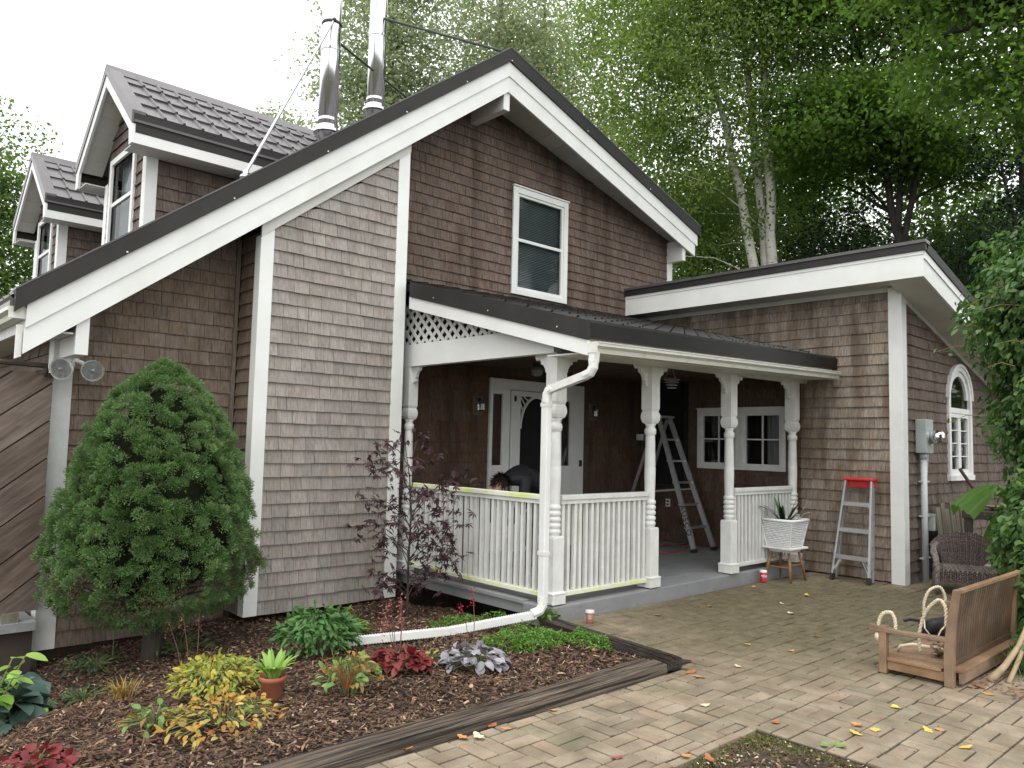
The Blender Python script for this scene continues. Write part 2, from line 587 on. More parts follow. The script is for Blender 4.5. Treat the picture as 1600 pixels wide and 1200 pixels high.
CLEARP = mat('clear_cup_rim', [(.50, .46, .43), (.60, .56, .53)], rough=.2)
TERRA = mat('terracotta', [(.30, .095, .05), (.38, .13, .075)], rough=.75, scale=9, stain=((.22, .07, .04), 5, .5, .8, (1, 1, 1), .7))
SKIN = mat('skin', [(.42, .24, .17), (.48, .28, .20)], rough=.5)
HAIR = mat('dark_brown_hair', [(.010, .007, .006), (.03, .02, .015)], rough=.45, scale=40, stretch=(1, 4, 4))
JACKET = mat('black_jacket', [(.008, .008, .011), (.016, .016, .021)], rough=.7, scale=8, bump=.2)
JEANS = mat('dark_jeans', [(.012, .016, .03), (.02, .026, .045)], rough=.85, scale=30)
FENCEW = mat('greenish_weathered_board', [(.095, .085, .058), (.15, .135, .098), (.21, .19, .145)], rough=.85, scale=4, stretch=(6, 6, .6), rnd=.15)
DARKWOOD = mat('dark_stained_wood', [(.025, .018, .013), (.06, .045, .035)], rough=.6, scale=6, stretch=(1, 5, 5), stain=((.13, .10, .08), 8, .6, .75))
BARK_BIRCH = mat('birch_bark', [(.50, .48, .43), (.66, .64, .59)], rough=.8, scale=4, stretch=(1, 1, 2), stain=((.05, .045, .04), 7, .60, .68, (1, 1, 4), .95))
BARK_DK = mat('dark_bark', [(.018, .015, .012), (.05, .042, .034)], rough=.95, scale=6, stretch=(3, 3, .5), bump=.5)
BARK_GREY = mat('grey_bark', [(.09, .08, .065), (.18, .165, .14)], rough=.9, scale=5, stretch=(3, 3, .5), bump=.4)
DRYSTEM = mat('pale_dry_stem', [(.26, .19, .11), (.40, .31, .20)], rough=.8, scale=15)
STEM = mat('green_stem', [(.10, .13, .04), (.16, .19, .07)], rough=.6)
L_BIRCH = leaf_mat('birch_leaf', [(.085, .130, .032), (.13, .185, .05), (.17, .225, .065), (.10, .15, .045)], trans=.55, tval=2.3)
L_POPLAR = leaf_mat('poplar_leaf', [(.12, .155, .075), (.17, .205, .115), (.23, .265, .155), (.13, .165, .085), (.28, .23, .06)], pos=[0, .35, .7, .96, 1], trans=.55, tval=2.1)
L_MAPLE = leaf_mat('maple_leaf', [(.055, .105, .020), (.09, .155, .032), (.125, .20, .045), (.065, .115, .026)], trans=.55, tval=2.2)
L_DARK = leaf_mat('dark_needle', [(.012, .026, .012), (.022, .044, .018), (.032, .06, .024)], trans=.12)
L_WOOD = leaf_mat('wood_leaf', [(.045, .08, .022), (.08, .13, .034), (.11, .17, .048)], trans=.5, tval=2.2)
L_VINE = leaf_mat('vine_leaf', [(.035, .085, .022), (.065, .14, .035), (.10, .19, .05), (.15, .24, .07)], trans=.35, rough=.4, spec=.45)
L_SPRUCE = leaf_mat('spruce_needle', [(.045, .10, .032), (.085, .165, .05), (.13, .22, .075), (.165, .26, .10)], trans=.15)
L_SPRUCEB = leaf_mat('thin_spruce_needle', [(.05, .075, .03), (.09, .12, .05), (.11, .075, .04), (.13, .15, .07)], trans=.15)
L_PURPLE = leaf_mat('purple_maple_leaf', [(.030, .014, .018), (.055, .026, .032), (.085, .045, .052)], trans=.15)
L_HOSTAB = leaf_mat('blue_hosta_leaf', [(.045, .085, .070), (.075, .125, .105), (.10, .155, .13)], trans=.12)
L_LIME = leaf_mat('lime_leaf', [(.16, .30, .05), (.24, .40, .09), (.32, .46, .12)], trans=.3)
L_PEONY = leaf_mat('peony_leaf', [(.040, .105, .030), (.07, .155, .045), (.10, .20, .06)], trans=.2)
L_YELLOW = leaf_mat('yellowing_leaf', [(.16, .24, .05), (.28, .32, .07), (.48, .38, .06), (.22, .28, .06)], trans=.3)
L_AUTUMN = leaf_mat('autumn_leaf', [(.48, .34, .07), (.44, .20, .05), (.55, .42, .12), (.20, .28, .07), (.32, .11, .03), (.50, .40, .13)], trans=.3)
L_MIXED = leaf_mat('green_and_rust_leaf', [(.10, .20, .05), (.16, .27, .08), (.30, .12, .03), (.14, .24, .07), (.22, .30, .09)], trans=.2)
L_RED = leaf_mat('red_heuchera_leaf', [(.10, .010, .014), (.17, .022, .026), (.22, .05, .045), (.14, .018, .02)], trans=.15)
L_SILVER = leaf_mat('silver_heuchera_leaf', [(.17, .16, .18), (.27, .26, .28), (.36, .35, .37), (.13, .10, .12)], trans=.1)
L_COVER = leaf_mat('ground_cover_leaf', [(.05, .13, .02), (.09, .20, .03), (.15, .29, .05), (.12, .22, .04)], trans=.25)
L_DULL = leaf_mat('dull_green_leaf', [(.025, .055, .028), (.05, .09, .04), (.07, .11, .045)], trans=.15)
L_STRAW = leaf_mat('straw_blade', [(.28, .20, .05), (.20, .20, .06), (.36, .24, .06), (.30, .14, .03)], trans=.2)
L_PINK = leaf_mat('pink_flower', [(.34, .10, .11), (.50, .22, .22), (.20, .03, .04)], trans=.2)
L_CRIMSON = leaf_mat('crimson_flower', [(.32, .012, .03), (.42, .03, .06)], trans=.2)
L_SNAKE = leaf_mat('dark_strap_leaf', [(.010, .022, .010), (.02, .035, .016), (.05, .08, .03)], trans=.08, rough=.35)
L_PALM = leaf_mat('palm_leaf', [(.10, .21, .035), (.15, .28, .05), (.19, .33, .07)], trans=.35, rough=.4)
# ------------------------------------------------------------------ ground
gx, gy = np.meshgrid(np.linspace(-60, 110, 60), np.linspace(-40, 130, 60))
gz = np.where((gy < 16) & (gx < 17) & (gx > -8), -0.62, -0.75 + 0.0 * gx)
gi = np.arange(3600).reshape(60, 60)
gf = np.stack([gi[:-1, :-1], gi[:-1, 1:], gi[1:, 1:], gi[1:, :-1]], -1).reshape(-1, 4)
tag(put('ground', np.stack([gx, gy, gz], -1).reshape(-1, 3), gf, GROUND), kind='structure')


def wall_sheet(name, L, s0, s1, z0, top, holes, parent, cuts=()):
    """a wall sheet with real openings; top is the height of the wall along s"""
    S = sorted(set([s0, s1] + [c for c in cuts if s0 < c < s1] + [v for h in holes for v in h[:2]]))
    mb = MB()
    for a, b_ in zip(S[:-1], S[1:]):
        z = z0
        for h in sorted([h for h in holes if h[0] <= a + 1e-6 and h[1] >= b_ - 1e-6], key=lambda h: h[2]):
            if h[2] > z:
                mb.add([L(a, 0, z), L(b_, 0, z), L(b_, 0, h[2]), L(a, 0, h[2])], [(0, 1, 2, 3)])
            z = h[3]
        mb.add([L(a, 0, z), L(b_, 0, z), L(b_, 0, top(b_)), L(a, 0, top(a))], [(0, 1, 2, 3)])
    return mb.done(name, WALLBACK, parent)


class Loc:
    def __init__(s, O, u, n):
        s.O, s.u, s.n = Vector(O), Vector((u[0], u[1], 0)), Vector((n[0], n[1], 0))

    def __call__(s, a, d, z):
        return s.O + s.u * a + s.n * d + Vector((0, 0, z))


def lbox(mb, L, a, b, r=0.0):
    V = [L(x, y, z) for z in (a[2], b[2]) for y in (a[1], b[1]) for x in (a[0], b[0])]
    return mb.add(V, [(0, 2, 3, 1), (4, 5, 7, 6), (0, 1, 5, 4), (2, 6, 7, 3), (0, 4, 6, 2), (1, 3, 7, 5)], r)


POOL = {}


def shingles(key, part, m, L, s0, s1, z0, e, zmax, top=None, holes=(), wmin=.085, wmax=.20):
    """rows of wedge shingles on a wall; key names the building they are pooled under"""
    rng = random.Random(hash((round(z0 * 100), round(s1 * 100), round(L.O.x * 50), round(L.O.y * 50))) & 0xffff)
    z = z0
    N = np.array(L.n)
    while z < zmax - .02:
        segs = [(s0, s1, z, z + e)]
        for (a, b_, c, d) in holes:
            new = []
            for (p, q, zb, zt) in segs:
                if q <= a or p >= b_ or zt <= c + .004 or zb >= d - .004:
                    new.append((p, q, zb, zt))
                    continue
                if p < a:
                    new.append((p, a, zb, zt))
                if q > b_:
                    new.append((b_, q, zb, zt))
                if zb < c - .02:
                    new.append((max(p, a), min(q, b_), zb, c))
                elif zt > d + .02:
                    new.append((max(p, a), min(q, b_), d, zt))
            segs = new
        for (p, q, zb, zt) in segs:
            s = p - rng.random() * .08
            while s < q - .006:
                wd = rng.uniform(wmin, wmax)
                a, b_ = max(s, p), min(s + wd, q)
                if q - b_ < .03:
                    b_ = q
                s = b_ if b_ == q else s + wd
                if b_ - a < .012:
                    continue
                full = zt - zb > e - .01
                t1 = t2 = zt + (.012 if full else 0)
                if top:
                    t1, t2 = min(t1, top(a)), min(t2, top(b_))
                lo = zb + (rng.uniform(-.003, .003) if full else 0)
                if max(t1, t2) < lo + .012:
                    continue
                t1, t2 = max(t1, lo + .002), max(t2, lo + .002)
                g = rng.uniform(.0008, .0028)
                th = rng.uniform(.018, .026)
                V = [L(a + g, th, lo), L(b_ - g, th, lo), L(b_ - g, .003, t2), L(a + g, .003, t1), L(a + g, th - .009, lo + .001), L(b_ - g, th - .009, lo + .001), L(b_ - g, .001, t2), L(a + g, .001, t1)]
                F = [(0, 1, 2, 3), (4, 5, 1, 0), (4, 0, 3, 7), (1, 5, 6, 2), (5, 4, 7, 6)]
                ctr = np.array((V[0] + V[2]) / 2)
                POOL.setdefault(key, []).append((seen_size(ctr, N, (b_ - a) * (max(t1, t2) - lo)), part, m, V, F, rng.random()))
        z += e


def flush(key, root, limit=300):
    pool = sorted(POOL[key], key=lambda t: -t[0])
    one = MB()
    mats_, idx = [], []
    for i, (sz, part, m, V, F, r) in enumerate(pool):
        if i < limit and sz > 0:
            put('shingle', V, F, m, part, rnd=[r] * len(F))
        else:
            if m not in mats_:
                mats_.append(m)
            one.add(V, F, r)
            idx += [mats_.index(m)] * len(F)
    o = put('shingle_cladding', one.V, one.F, mats_, root, rnd=one.R, midx=idx)
    o['kind'] = 'stuff'


def zl(x, z):
    return z - .757 * (6.3 - x)


def zr(x, z):
    return z - .262 * (x - 6.3)


def yr(x):
    return 7.05 + .35 * max(0, x - 6.3) / 4.7


house = thing('house', 'main shingled gable house with two dormers and long sloping white rake boards', 'house', (6, 9, -.3))
YG, YA, YL = 7.75, 7.15, 7.65
# walls: backing sheets that carry the shingles
zs = lambda x: (zl(x, 6.20) if x < 6.3 else zr(x, 6.23))
WIN = (7.03, 8.13, 3.645, 5.155)
LG = Loc((0, YG, 0), (1, 0), (0, -1))
inset = lambda w_, d=.05: (w_[0] + d, w_[1] - d, w_[2] + d, w_[3] - d)
gw = wall_sheet('wall', LG, 4.9, 10.72, 0, zs, [inset(WIN)], house, (6.3,))
gable_wall = gw
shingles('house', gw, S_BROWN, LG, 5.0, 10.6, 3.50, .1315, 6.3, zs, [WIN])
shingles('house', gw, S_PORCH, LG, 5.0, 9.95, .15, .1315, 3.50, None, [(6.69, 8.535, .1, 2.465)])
MB().box((10.6, YG - .022, 3.6), (10.74, YG + .16, 5.03)).done('corner_board', WHITE, house)
# bump-out A
ax0, ax1 = 3.19, 4.88
ztA = lambda x: 1.13 + .769 * x - .02
aw = MB().prism([(ax0 + .02, YA + .0, -.09), (ax1 - .02, YA, -.09), (ax1 - .02, YA, ztA(ax1)), (ax0 + .02, YA, ztA(ax0))], (0, .60, 0)).done('wall', WALLBACK, house)
LA = Loc((0, YA, 0), (1, 0), (0, -1))
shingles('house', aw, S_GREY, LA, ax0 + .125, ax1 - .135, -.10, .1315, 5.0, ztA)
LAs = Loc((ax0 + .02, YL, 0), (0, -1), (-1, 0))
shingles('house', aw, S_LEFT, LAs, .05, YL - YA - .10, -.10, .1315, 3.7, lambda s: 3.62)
cb = lambda x0, x1, y0, y1, z0, t: MB().prism([(x0, y0, z0), (x1, y0, z0), (x1, y0, t(x1)), (x0, y0, t(x0))], (0, y1 - y0, 0)).done('corner_board', WHITE, house, bevel=.003)
cb(ax0 - .012, ax0 + .125, YA - .026, YA + .10, -.10, lambda x: ztA(x) + .01)
cb(ax1 - .135, ax1 + .012, YA - .026, YA + .10, -.10, lambda x: ztA(x) + .01)
MB().prism([(ax0 - .012, YA - .035, ztA(ax0 - .012) - .005), (ax1 + .012, YA - .035, ztA(ax1 + .012) - .005), (ax1 + .012, YA - .035, zl(ax1 + .012, 6.05)), (ax0 - .012, YA - .035, zl(ax0 - .012, 6.05))],
           (0, .03, 0)).done('frieze_board', SOFFIT, house)
# recessed left wall
lw = MB().prism([(1.60, YL, -.26), (ax0 + .02, YL, -.26), (ax0 + .02, YL, zl(ax0, 6.19)), (1.60, YL, zl(1.6, 6.19))], (0, .15, 0)).done('wall', WALLBACK, house)
LL = Loc((0, YL, 0), (1, 0), (0, -1))
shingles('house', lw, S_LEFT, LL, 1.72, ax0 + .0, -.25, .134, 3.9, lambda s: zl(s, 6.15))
MB().box((ax0 - .04, YL - .045, -.25), (ax0 + .0, YL - .004, 3.6)).done('corner_trim', S_LEFT, house)
MB().prism([(1.575, YL - .03, -.255), (1.735, YL - .03, -.255), (1.735, YL - .03, 2.70), (1.575, YL - .03, 2.60)], (0, .17, 0)).done('corner_board', WHITE_OLD, house, bevel=.003)
box('foundation', (1.62, YL + .03, -.62), (4.9, YL + .14, -.24), SOIL, house)
MB().box((3.3, YA + .45, -.6), (4.8, YA + .58, -.09)).box((4.9, 7.4, -.6), (10.5, 7.6, -.05)).done('foundation', SOIL, house)
for px_, py_ in ((3.45, 7.5), (4.75, 7.45)):
    box('pier_block', (px_, py_, -.5), (px_ + .2, py_ + .2, -.10), CONC, house)
# left side wall
sw = MB().box((1.60, YL + .15, -.26), (1.75, 16, 2.62)).done('wall', WALLBACK, house)
LS = Loc((1.60, 16, 0), (0, -1), (-1, 0))
shingles('house', sw, S_LEFT, LS, 0.0, 16 - YL - .15, -.25, .134, 2.62, None)
# other hidden sides so the house stands solid
MB().box((1.75, 15.8, -.3), (10.72, 15.95, 2.6)).box((10.58, YG + .15, 0), (10.72, 15.8, 4.9)).done('rear_wall', WALLBACK, house)
# floodlight-bearing outlook brackets
box('bracket', (1.615, 7.085, 2.24), (1.715, YL - .004, 2.70), WHITE, house, bevel=.004)
box('bracket', (10.60, 7.42, 4.70), (10.68, YG - .024, 5.05), WHITE, house, bevel=.004)
box('ridge_beam', (6.25, 7.085, 5.80), (6.35, YG - .004, 6.18), WHITE, house, bevel=.004)
# ---- main roof: slabs, tiles, rake boards, dark trim
rl = MB().prism([(1.14, 7.09, zl(1.14, 6.46)), (6.3, 7.09, 6.46), (6.3, 7.09, 6.53), (1.14, 7.09, zl(1.14, 6.53))], (0, 9.1, 0)).done('roof_slope', TILE, house)
rr = MB().add([(6.3, 7.09, 6.46), (11.02, 7.44, zr(11.02, 6.46)), (11.02, 16.2, zr(11.02, 6.46)), (6.3, 16.2, 6.46),
               (6.3, 7.09, 6.53), (11.02, 7.44, zr(11.02, 6.53)), (11.02, 16.2, zr(11.02, 6.53)), (6.3, 16.2, 6.53)],
              [(0, 1, 2, 3), (7, 6, 5, 4), (0, 4, 5, 1), (1, 5, 6, 2), (3, 2, 6, 7)]).done('roof_slope', TILE, house)


def tile_geo(o, a, s, wd, ht, rib=.022, lip=.026):
    """one pressed metal tile: origin lower corner o, a across, s up the slope (unit vectors)"""
    n_ = a.cross(s).normalized()
    if n_.z < 0:
        n_ = -n_
    xs = ((0, 0), (.80, .002), (.865, 1), (.935, 1), (1.0, 0.05))
    V = []
    for t, up in ((0, lip), (ht * 1.02, .003)):
        for x, h in xs:
            V.append(o + a * (x * wd) + s * t + n_ * (up + h * rib))
    for x, h in xs:
        V.append(o + a * (x * wd) - n_ * .006)
    F = [(i, i + 1, i + 6, i + 5) for i in range(4)] + [(10 + i, 11 + i, i + 1, i) for i in range(4)]
    return V, F


def tiles(parent, m, o, a, s, na, ns, wd, ht, limit=0, size=None, keep=None, name='roof_tile'):
    o, a, s = Vector(o), Vector(a).normalized(), Vector(s).normalized()
    L_ = []
    for j in range(ns):
        for i in range(na):
            p = o + a * (i * wd) + s * (j * ht)
            if keep and not keep(p + a * wd / 2 + s * ht / 2):
                continue
            V, F = tile_geo(p, a, s, wd, ht)
            L_.append((seen_size(p + a * wd / 2, None, 1), V, F, random.random()))
    L_.sort(key=lambda t: -t[0])
    one = MB()
    for i, (sz, V, F, r) in enumerate(L_):
        if i < limit and sz > 0:
            put(name, V, F, m, parent, rnd=[r] * len(F))
        else:
            one.add(V, F, r)
    if one.V:
        one.done('tile_covering', m, parent)['kind'] = 'stuff'


tiles(rl, TILE, (1.16, 16.1, zl(1.16, 6.535)), (0, -1, 0), (1, 0, .757), 36, 19, .25, .34,
      keep=lambda p: not (2.5 < p.x < 5.2 and (8.5 < p.y < 10.4 or 12.3 < p.y < 14.2)))
tiles(rr, TILE, (10.98, 7.5, zr(10.98, 6.535)), (0, 1, 0), (-1, 0, .262), 34, 13, .25, .36)
# dark rake trim, white boards (left runs straight, right is swept back)
def rake_l(name, za, zb, y0, y1, xa, m, xb=6.3):
    return MB().prism([(xa, y0, zl(xa, zb)), (xb, y0, zl(xb, zb)), (xb, y0, zl(xb, za)), (xa, y0, zl(xa, za))], (0, y1 - y0, 0)).done(name, m, house)


def rake_r(name, za, zb, y0, y1, xb, m, xa=6.3):
    f = lambda x, d: yr(x) + d
    V = [(x, f(x, d), zr(x, z)) for d in (y0 - 7.05, y1 - 7.05) for z in (zb, za) for x in (xa, xb)]
    return MB().add(V, [(0, 1, 3, 2), (4, 6, 7, 5), (0, 4, 5, 1), (2, 3, 7, 6), (0, 2, 6, 4), (1, 5, 7, 3)]).done(name, m, house)


rake_l('rake_trim', 6.60, 6.42, 7.02, 7.09, 1.165, TRIM_DK)
rake_l('rake_trim_cap', 6.612, 6.596, 7.015, 7.20, 1.16, TILE)
rake_l('rake_board', 6.425, 6.236, 7.045, 7.085, 1.25, WHITE)
rake_l('rake_board', 6.240, 6.034, 7.058, 7.088, 1.245, WHITE)
rake_r('rake_trim', 6.60, 6.42, 7.02, 7.09, 11.05, TRIM_DK)
rake_r('rake_trim_cap', 6.612, 6.596, 7.015, 7.20, 11.06, TILE)
rake_r('rake_board', 6.425, 6.236, 7.045, 7.085, 10.99, WHITE)
rake_r('rake_board', 6.240, 6.034, 7.058, 7.088, 10.93, WHITE)
for x in (1.95, 2.85, 3.8, 4.75, 5.6, 6.32, 7.9, 9.5):
    z = (zl(x, 6.44) if x < 6.3 else zr(x, 6.44))
    MB().ball((x, yr(x) - .033, z), .010, .006, .010, 6, 4).done('trim_screw', ALU, house)
# soffits in boards
def soffit_quad(mb, x0, x1, ya, yb, zf, g=.004):
    V = [(x0 + g, ya(x0), zf(x0)), (x1 - g, ya(x1), zf(x1)), (x1 - g, yb, zf(x1)), (x0 + g, yb, zf(x0))]
    V += [(a, b_, c + .012) for a, b_, c in V]
    mb.add(V, [(0, 3, 2, 1), (4, 5, 6, 7), (0, 1, 5, 4), (1, 2, 6, 5), (2, 3, 7, 6), (3, 0, 4, 7)], random.random())


for i in range(16):
    x0 = 6.3 + i * .29
    mb = MB()
    soffit_quad(mb, x0, x0 + .29, lambda x: yr(x) + .045, YG - .003, lambda x: zr(x, 6.235))
    mb.done('soffit_board', SOFFIT, house)
for i in range(17):
    x0 = 1.27 + i * .296
    mb = MB()
    soffit_quad(mb, x0, x0 + .296, lambda x: 7.095, YG - .003, lambda x: zl(x, 6.205))
    mb.done('soffit_board', SOFFIT, house)
for i in range(6):                                   # narrow soffit over the bump-out
    x0 = 3.2 + i * .28
    mb = MB()
    soffit_quad(mb, x0, x0 + .28, lambda x: 7.095, YA - .012, lambda x: zl(x, 6.055))
    mb.done('soffit_board', SOFFIT, house)
# left eave: gutter along the side, fascia, soffit, end board
def gutter_prof(sx=1.0):
    return [(0, .085), (.012, .085), (.012, .012), (.070, .012), (.082, .045), (.118, .062), (.118, .088), (.130, .088), (.130, .058), (.094, .036), (.082, 0), (0, 0)]


MB().prism([(1.255 - a, 7.085, 2.488 + b_) for a, b_ in gutter_prof()], (0, 9, 0)).done('gutter', GUTTER, house)
box('gutter_end_cap', (1.135, 7.07, 2.486), (1.257, 7.0835, 2.578), GUTTER, house)
box('fascia_board', (1.258, 7.10, 2.40), (1.285, 16.1, 2.56), WHITE_OLD, house)
box('soffit_board', (1.287, 7.10, 2.405), (1.60, 16.1, 2.42), SOFFIT, house)
MB().prism([(1.20, 7.10, 2.17), (1.20, 7.10, 2.44), (1.243, 7.10, 2.44), (1.243, 7.10, 2.19)], (0, .03, 0)).done('eave_end_board', WHITE_OLD, house)


# ---- windows
def window(parent, L, s0, s1, z0, z1, cas=.085, dep=.03, bars=None, rail=None, glass=GLASS, back=None, blind=None, m=WHITE, name='window', curtain=False):
    mb = MB()
    lbox(mb, L, (s0, 0, z0), (s0 + cas, dep, z1))
    lbox(mb, L, (s1 - cas, 0, z0), (s1, dep, z1))
    lbox(mb, L, (s0 + cas, 0, z1 - cas), (s1 - cas, dep, z1))
    lbox(mb, L, (s0 + cas, 0, z0), (s1 - cas, dep, z0 + cas * .9))
    lbox(mb, L, (s0 - .012, 0, z1 + .001), (s1 + .012, dep + .018, z1 + .022))
    fr = mb.done(name, m, parent, bevel=.004)
    a, b_, c, d = s0 + cas, s1 - cas, z0 + cas * .9, z1 - cas
    sb = MB()
    t = .035
    lbox(sb, L, (a, -.03, c), (a + t, .012, d))
    lbox(sb, L, (b_ - t, -.03, c), (b_, .012, d))
    lbox(sb, L, (a + t, -.03, d - t), (b_ - t, .012, d))
    lbox(sb, L, (a + t, -.03, c), (b_ - t, .012, c + t))
    if rail:
        lbox(sb, L, (a + t, -.03, rail - .02), (b_ - t, .010, rail + .02))
    sb.done('sash', m, fr)
    for kind_, lst in (bars or {}).items():
        for q in lst:
            bb = MB()
            if kind_ == 'v':
                lbox(bb, L, (q - .009, -.022, c + t), (q + .009, .004, d - t))
            else:
                lbox(bb, L, (a + t, -.021, q - .009), (b_ - t, .003, q + .009))
            bb.done('muntin', m, fr)
    gb = MB()
    gb.add([L(a, -.012, c), L(b_, -.012, c), L(b_, -.012, d), L(a, -.012, d)], [(0, 1, 2, 3)])
    gb.done('pane', glass, fr)
    if back:
        rb = MB()
        lbox(rb, L, (a - .02, -.30, c - .02), (b_ + .02, -.295, d + .02))
        lbox(rb, L, (a - .02, -.295, c - .02), (a, -.032, d + .02))
        lbox(rb, L, (b_, -.295, c - .02), (b_ + .02, -.032, d + .02))
        rb.done('room_behind', back, fr)
    if blind:
        bl = MB()
        z = blind[0]
        while z < blind[1]:
            P = [L(a, -.05, z), L(b_, -.05, z), L(b_, -.075, z + .021), L(a, -.075, z + .021)]
            bl.add(P, [(0, 1, 2, 3)], random.random())
            z += .024
        bl.done('blind', BLIND, fr)
    if curtain:
        cbm = MB()
        k = 26
        P, F = [], []
        for i in range(k + 1):
            s = a + .02 + (b_ - a - .04) * i / k
            dd = -.13 + .022 * math.sin(i * 1.9)
            P += [L(s, dd, c), L(s, dd, d)]
            if i:
                F.append((2 * i - 2, 2 * i, 2 * i + 1, 2 * i - 1))
        cbm.add(P, F)
        cbm.done('curtain', CURTAIN, fr, smooth=True)
    return fr


window(house, Loc((0, YG - .014, 0), (1, 0), (0, -1)), *WIN, cas=.085, rail=4.42, back=ROOMDK, blind=(3.74, 5.05))


# ---- dormers
def dormer(dy):
    xf, xw, yc, hw = 2.28, 2.55, 9.40 + dy, 1.10
    y0, y1 = 8.65 + dy, 10.15 + dy
    zt, k = 5.72, .777
    zroof = lambda y, off=0: zt - k * abs(y - yc) + off
    base = lambda x: zl(x, 6.50)
    V = [(xw, y0, 3.5), (xw, y1, 3.5), (xw, y1, zroof(y1, -.12)), (xw, yc, zt - .12), (xw, y0, zroof(y0, -.12)),
         (5.2, y0, 3.5), (5.2, y1, 3.5), (5.2, y1, zroof(y1, -.12)), (5.2, yc, zt - .12), (5.2, y0, zroof(y0, -.12))]
    Lf = Loc((xw, y1, 0), (0, -1), (-1, 0))
    wy0, wy1, wz0, wz1 = .22, 1.16, 3.74, 4.84
    d = wall_sheet('dormer', Lf, 0, y1 - y0, 3.3, lambda s: zroof(y1 - s, -.12), [(wy0 + .04, wy1 - .04, wz0 + .04, wz1 - .04)], house, (y1 - yc,))
    put('cheek_wall', V, [(0, 5, 9, 4), (1, 2, 7, 6)], WALLBACK, d)
    Ls = Loc((0, y0, 0), (1, 0), (0, -1))
    shingles('house', d, S_SIDE if dy == 0 else S_SIDE, Ls, xw + .10, 4.6, 3.62, .1315, 4.56, None)
    shingles('house', d, S_SIDE, Lf, .1, y1 - y0 - .10, 3.40, .1315, 5.55, lambda s: zroof(y1 - s, -.16), [(wy0, wy1, wz0, wz1)])
    MB().box((xw - .022, y0 - .022, 3.35), (xw + .10, y0 + .10, 4.60)).done('corner_board', WHITE, d, bevel=.003)
    MB().box((xw - .022, y1 - .10, 3.35), (xw + .10, y1 + .022, 4.60)).done('corner_board', WHITE, d, bevel=.003)
    Lw = Loc((xw - .012, y1, 0), (0, -1), (-1, 0))
    # window pieces hang straight on the dormer (three levels at most)
    mb = MB()
    cs, dp = .07, .03
    for a, b_ in (((wy0, 0, wz0), (wy0 + cs, dp, wz1)), ((wy1 - cs, 0, wz0), (wy1, dp, wz1)), ((wy0 + cs, 0, wz1 - cs), (wy1 - cs, dp, wz1)), ((wy0 + cs, 0, wz0), (wy1 - cs, dp, wz0 + cs))):
        lbox(mb, Lw, a, b_)
    mb.done('window_frame', WHITE, d, bevel=.003)
    mb = MB()
    lbox(mb, Lw, (wy0 + cs, -.02, (wz0 + wz1) / 2 - .022), (wy1 - cs, .008, (wz0 + wz1) / 2 + .022))
    mb.done('meeting_rail', WHITE, d)
    MB().add([Lw(wy0 + cs, -.01, wz0 + cs), Lw(wy1 - cs, -.01, wz0 + cs), Lw(wy1 - cs, -.01, wz1 - cs), Lw(wy0 + cs, -.01, wz1 - cs)], [(0, 1, 2, 3)]).done('pane', GLASS_UP, d)
    mb = MB()
    P, F = [], []
    for i in range(21):
        s = wy0 + .08 + (wy1 - wy0 - .16) * i / 20
        dd = -.10 + .02 * math.sin(i * 2.1)
        P += [Lw(s, dd, wz0), Lw(s, dd, wz1)]
        if i:
            F.append((2 * i - 2, 2 * i, 2 * i + 1, 2 * i - 1))
    mb.add(P, F)
    lbox(mb, Lw, (wy0, -.2, wz0), (wy1, -.19, wz1))
    mb.done('curtain', ROOMDK, d, smooth=True)
    # roof: two slopes, tiles, ridge cap, rakes, eave trims, fascia, soffit
    for sg in (-1, 1):
        ye = yc + sg * hw
        A = [(xf + .02, ye, zroof(ye, -.07)), (xf + .02, yc, zt - .07), (xf + .02, yc, zt), (xf + .02, ye, zroof(ye))]
        MB().prism(A, (3.1, 0, 0)).done('roof_slope', TILE, d)
        sl = Vector((0, -sg, k)).normalized()
        na = 15
        o = Vector((xf + .13, ye, zroof(ye) + .004)) if sg < 0 else Vector((xf + .13 + na * .196, ye, zroof(ye) + .004))
        tiles(d, TILE, o, (1, 0, 0) if sg < 0 else (-1, 0, 0), sl, na, 4, .196, .338, limit=60 if sg < 0 else 0)
        # wide folded rake trim along the front edge
        R = [(xf - .012, ye - sg * .0, zroof(ye, -.10)), (xf - .012, yc, zt - .10 + .04), (xf - .012, yc, zt + .045), (xf - .012, ye, zroof(ye, .045))]
        MB().prism(R, (.135, 0, 0)).done('rake_trim', TILE, d)
        R = [(xf + .0, ye, zroof(ye, -.30)), (xf + .0, ye - sg * .10, zroof(ye, -.30)), (xf + .0, ye - sg * .13, zroof(ye - sg * .13, -.22)), (xf + .0, yc, zt - .20), (xf + .0, yc, zt - .058), (xf + .0, ye, zroof(ye, -.098))]
        MB().prism(R, (.028, 0, 0)).done('rake_board', WHITE, d)
        # eave
        yo = ye - sg * .0
        e0, e1 = sorted((yo + sg * .006, yo - sg * .03))
        box('eave_trim', (xf + .01, e0, zroof(ye, -.10)), (4.9, e1, zroof(ye, .012)), TRIM_DK, d)
        e0, e1 = sorted((yo + sg * .022, yo - sg * .02))
        box('drip_edge', (xf + .01, e0, zroof(ye, -.085)), (4.9, e1, zroof(ye, -.06)), TILE, d)
        e0, e1 = sorted((yo, yo - sg * .025))
        box('fascia_board', (xf + .0285, e0, zroof(ye, -.30)), (4.7, e1, zroof(ye, -.19)), WHITE, d)
        e0, e1 = sorted((yo + sg * .004, yo - sg * .026))
        box('eave_trim', (xf + .0285, e0, zroof(ye, -.188)), (4.8, e1, zroof(ye, -.102)), TRIM_DK, d)
        w0 = y0 if sg < 0 else y1
        e0, e1 = sorted((yo - sg * .026, w0 - sg * .0))
        nb = 3
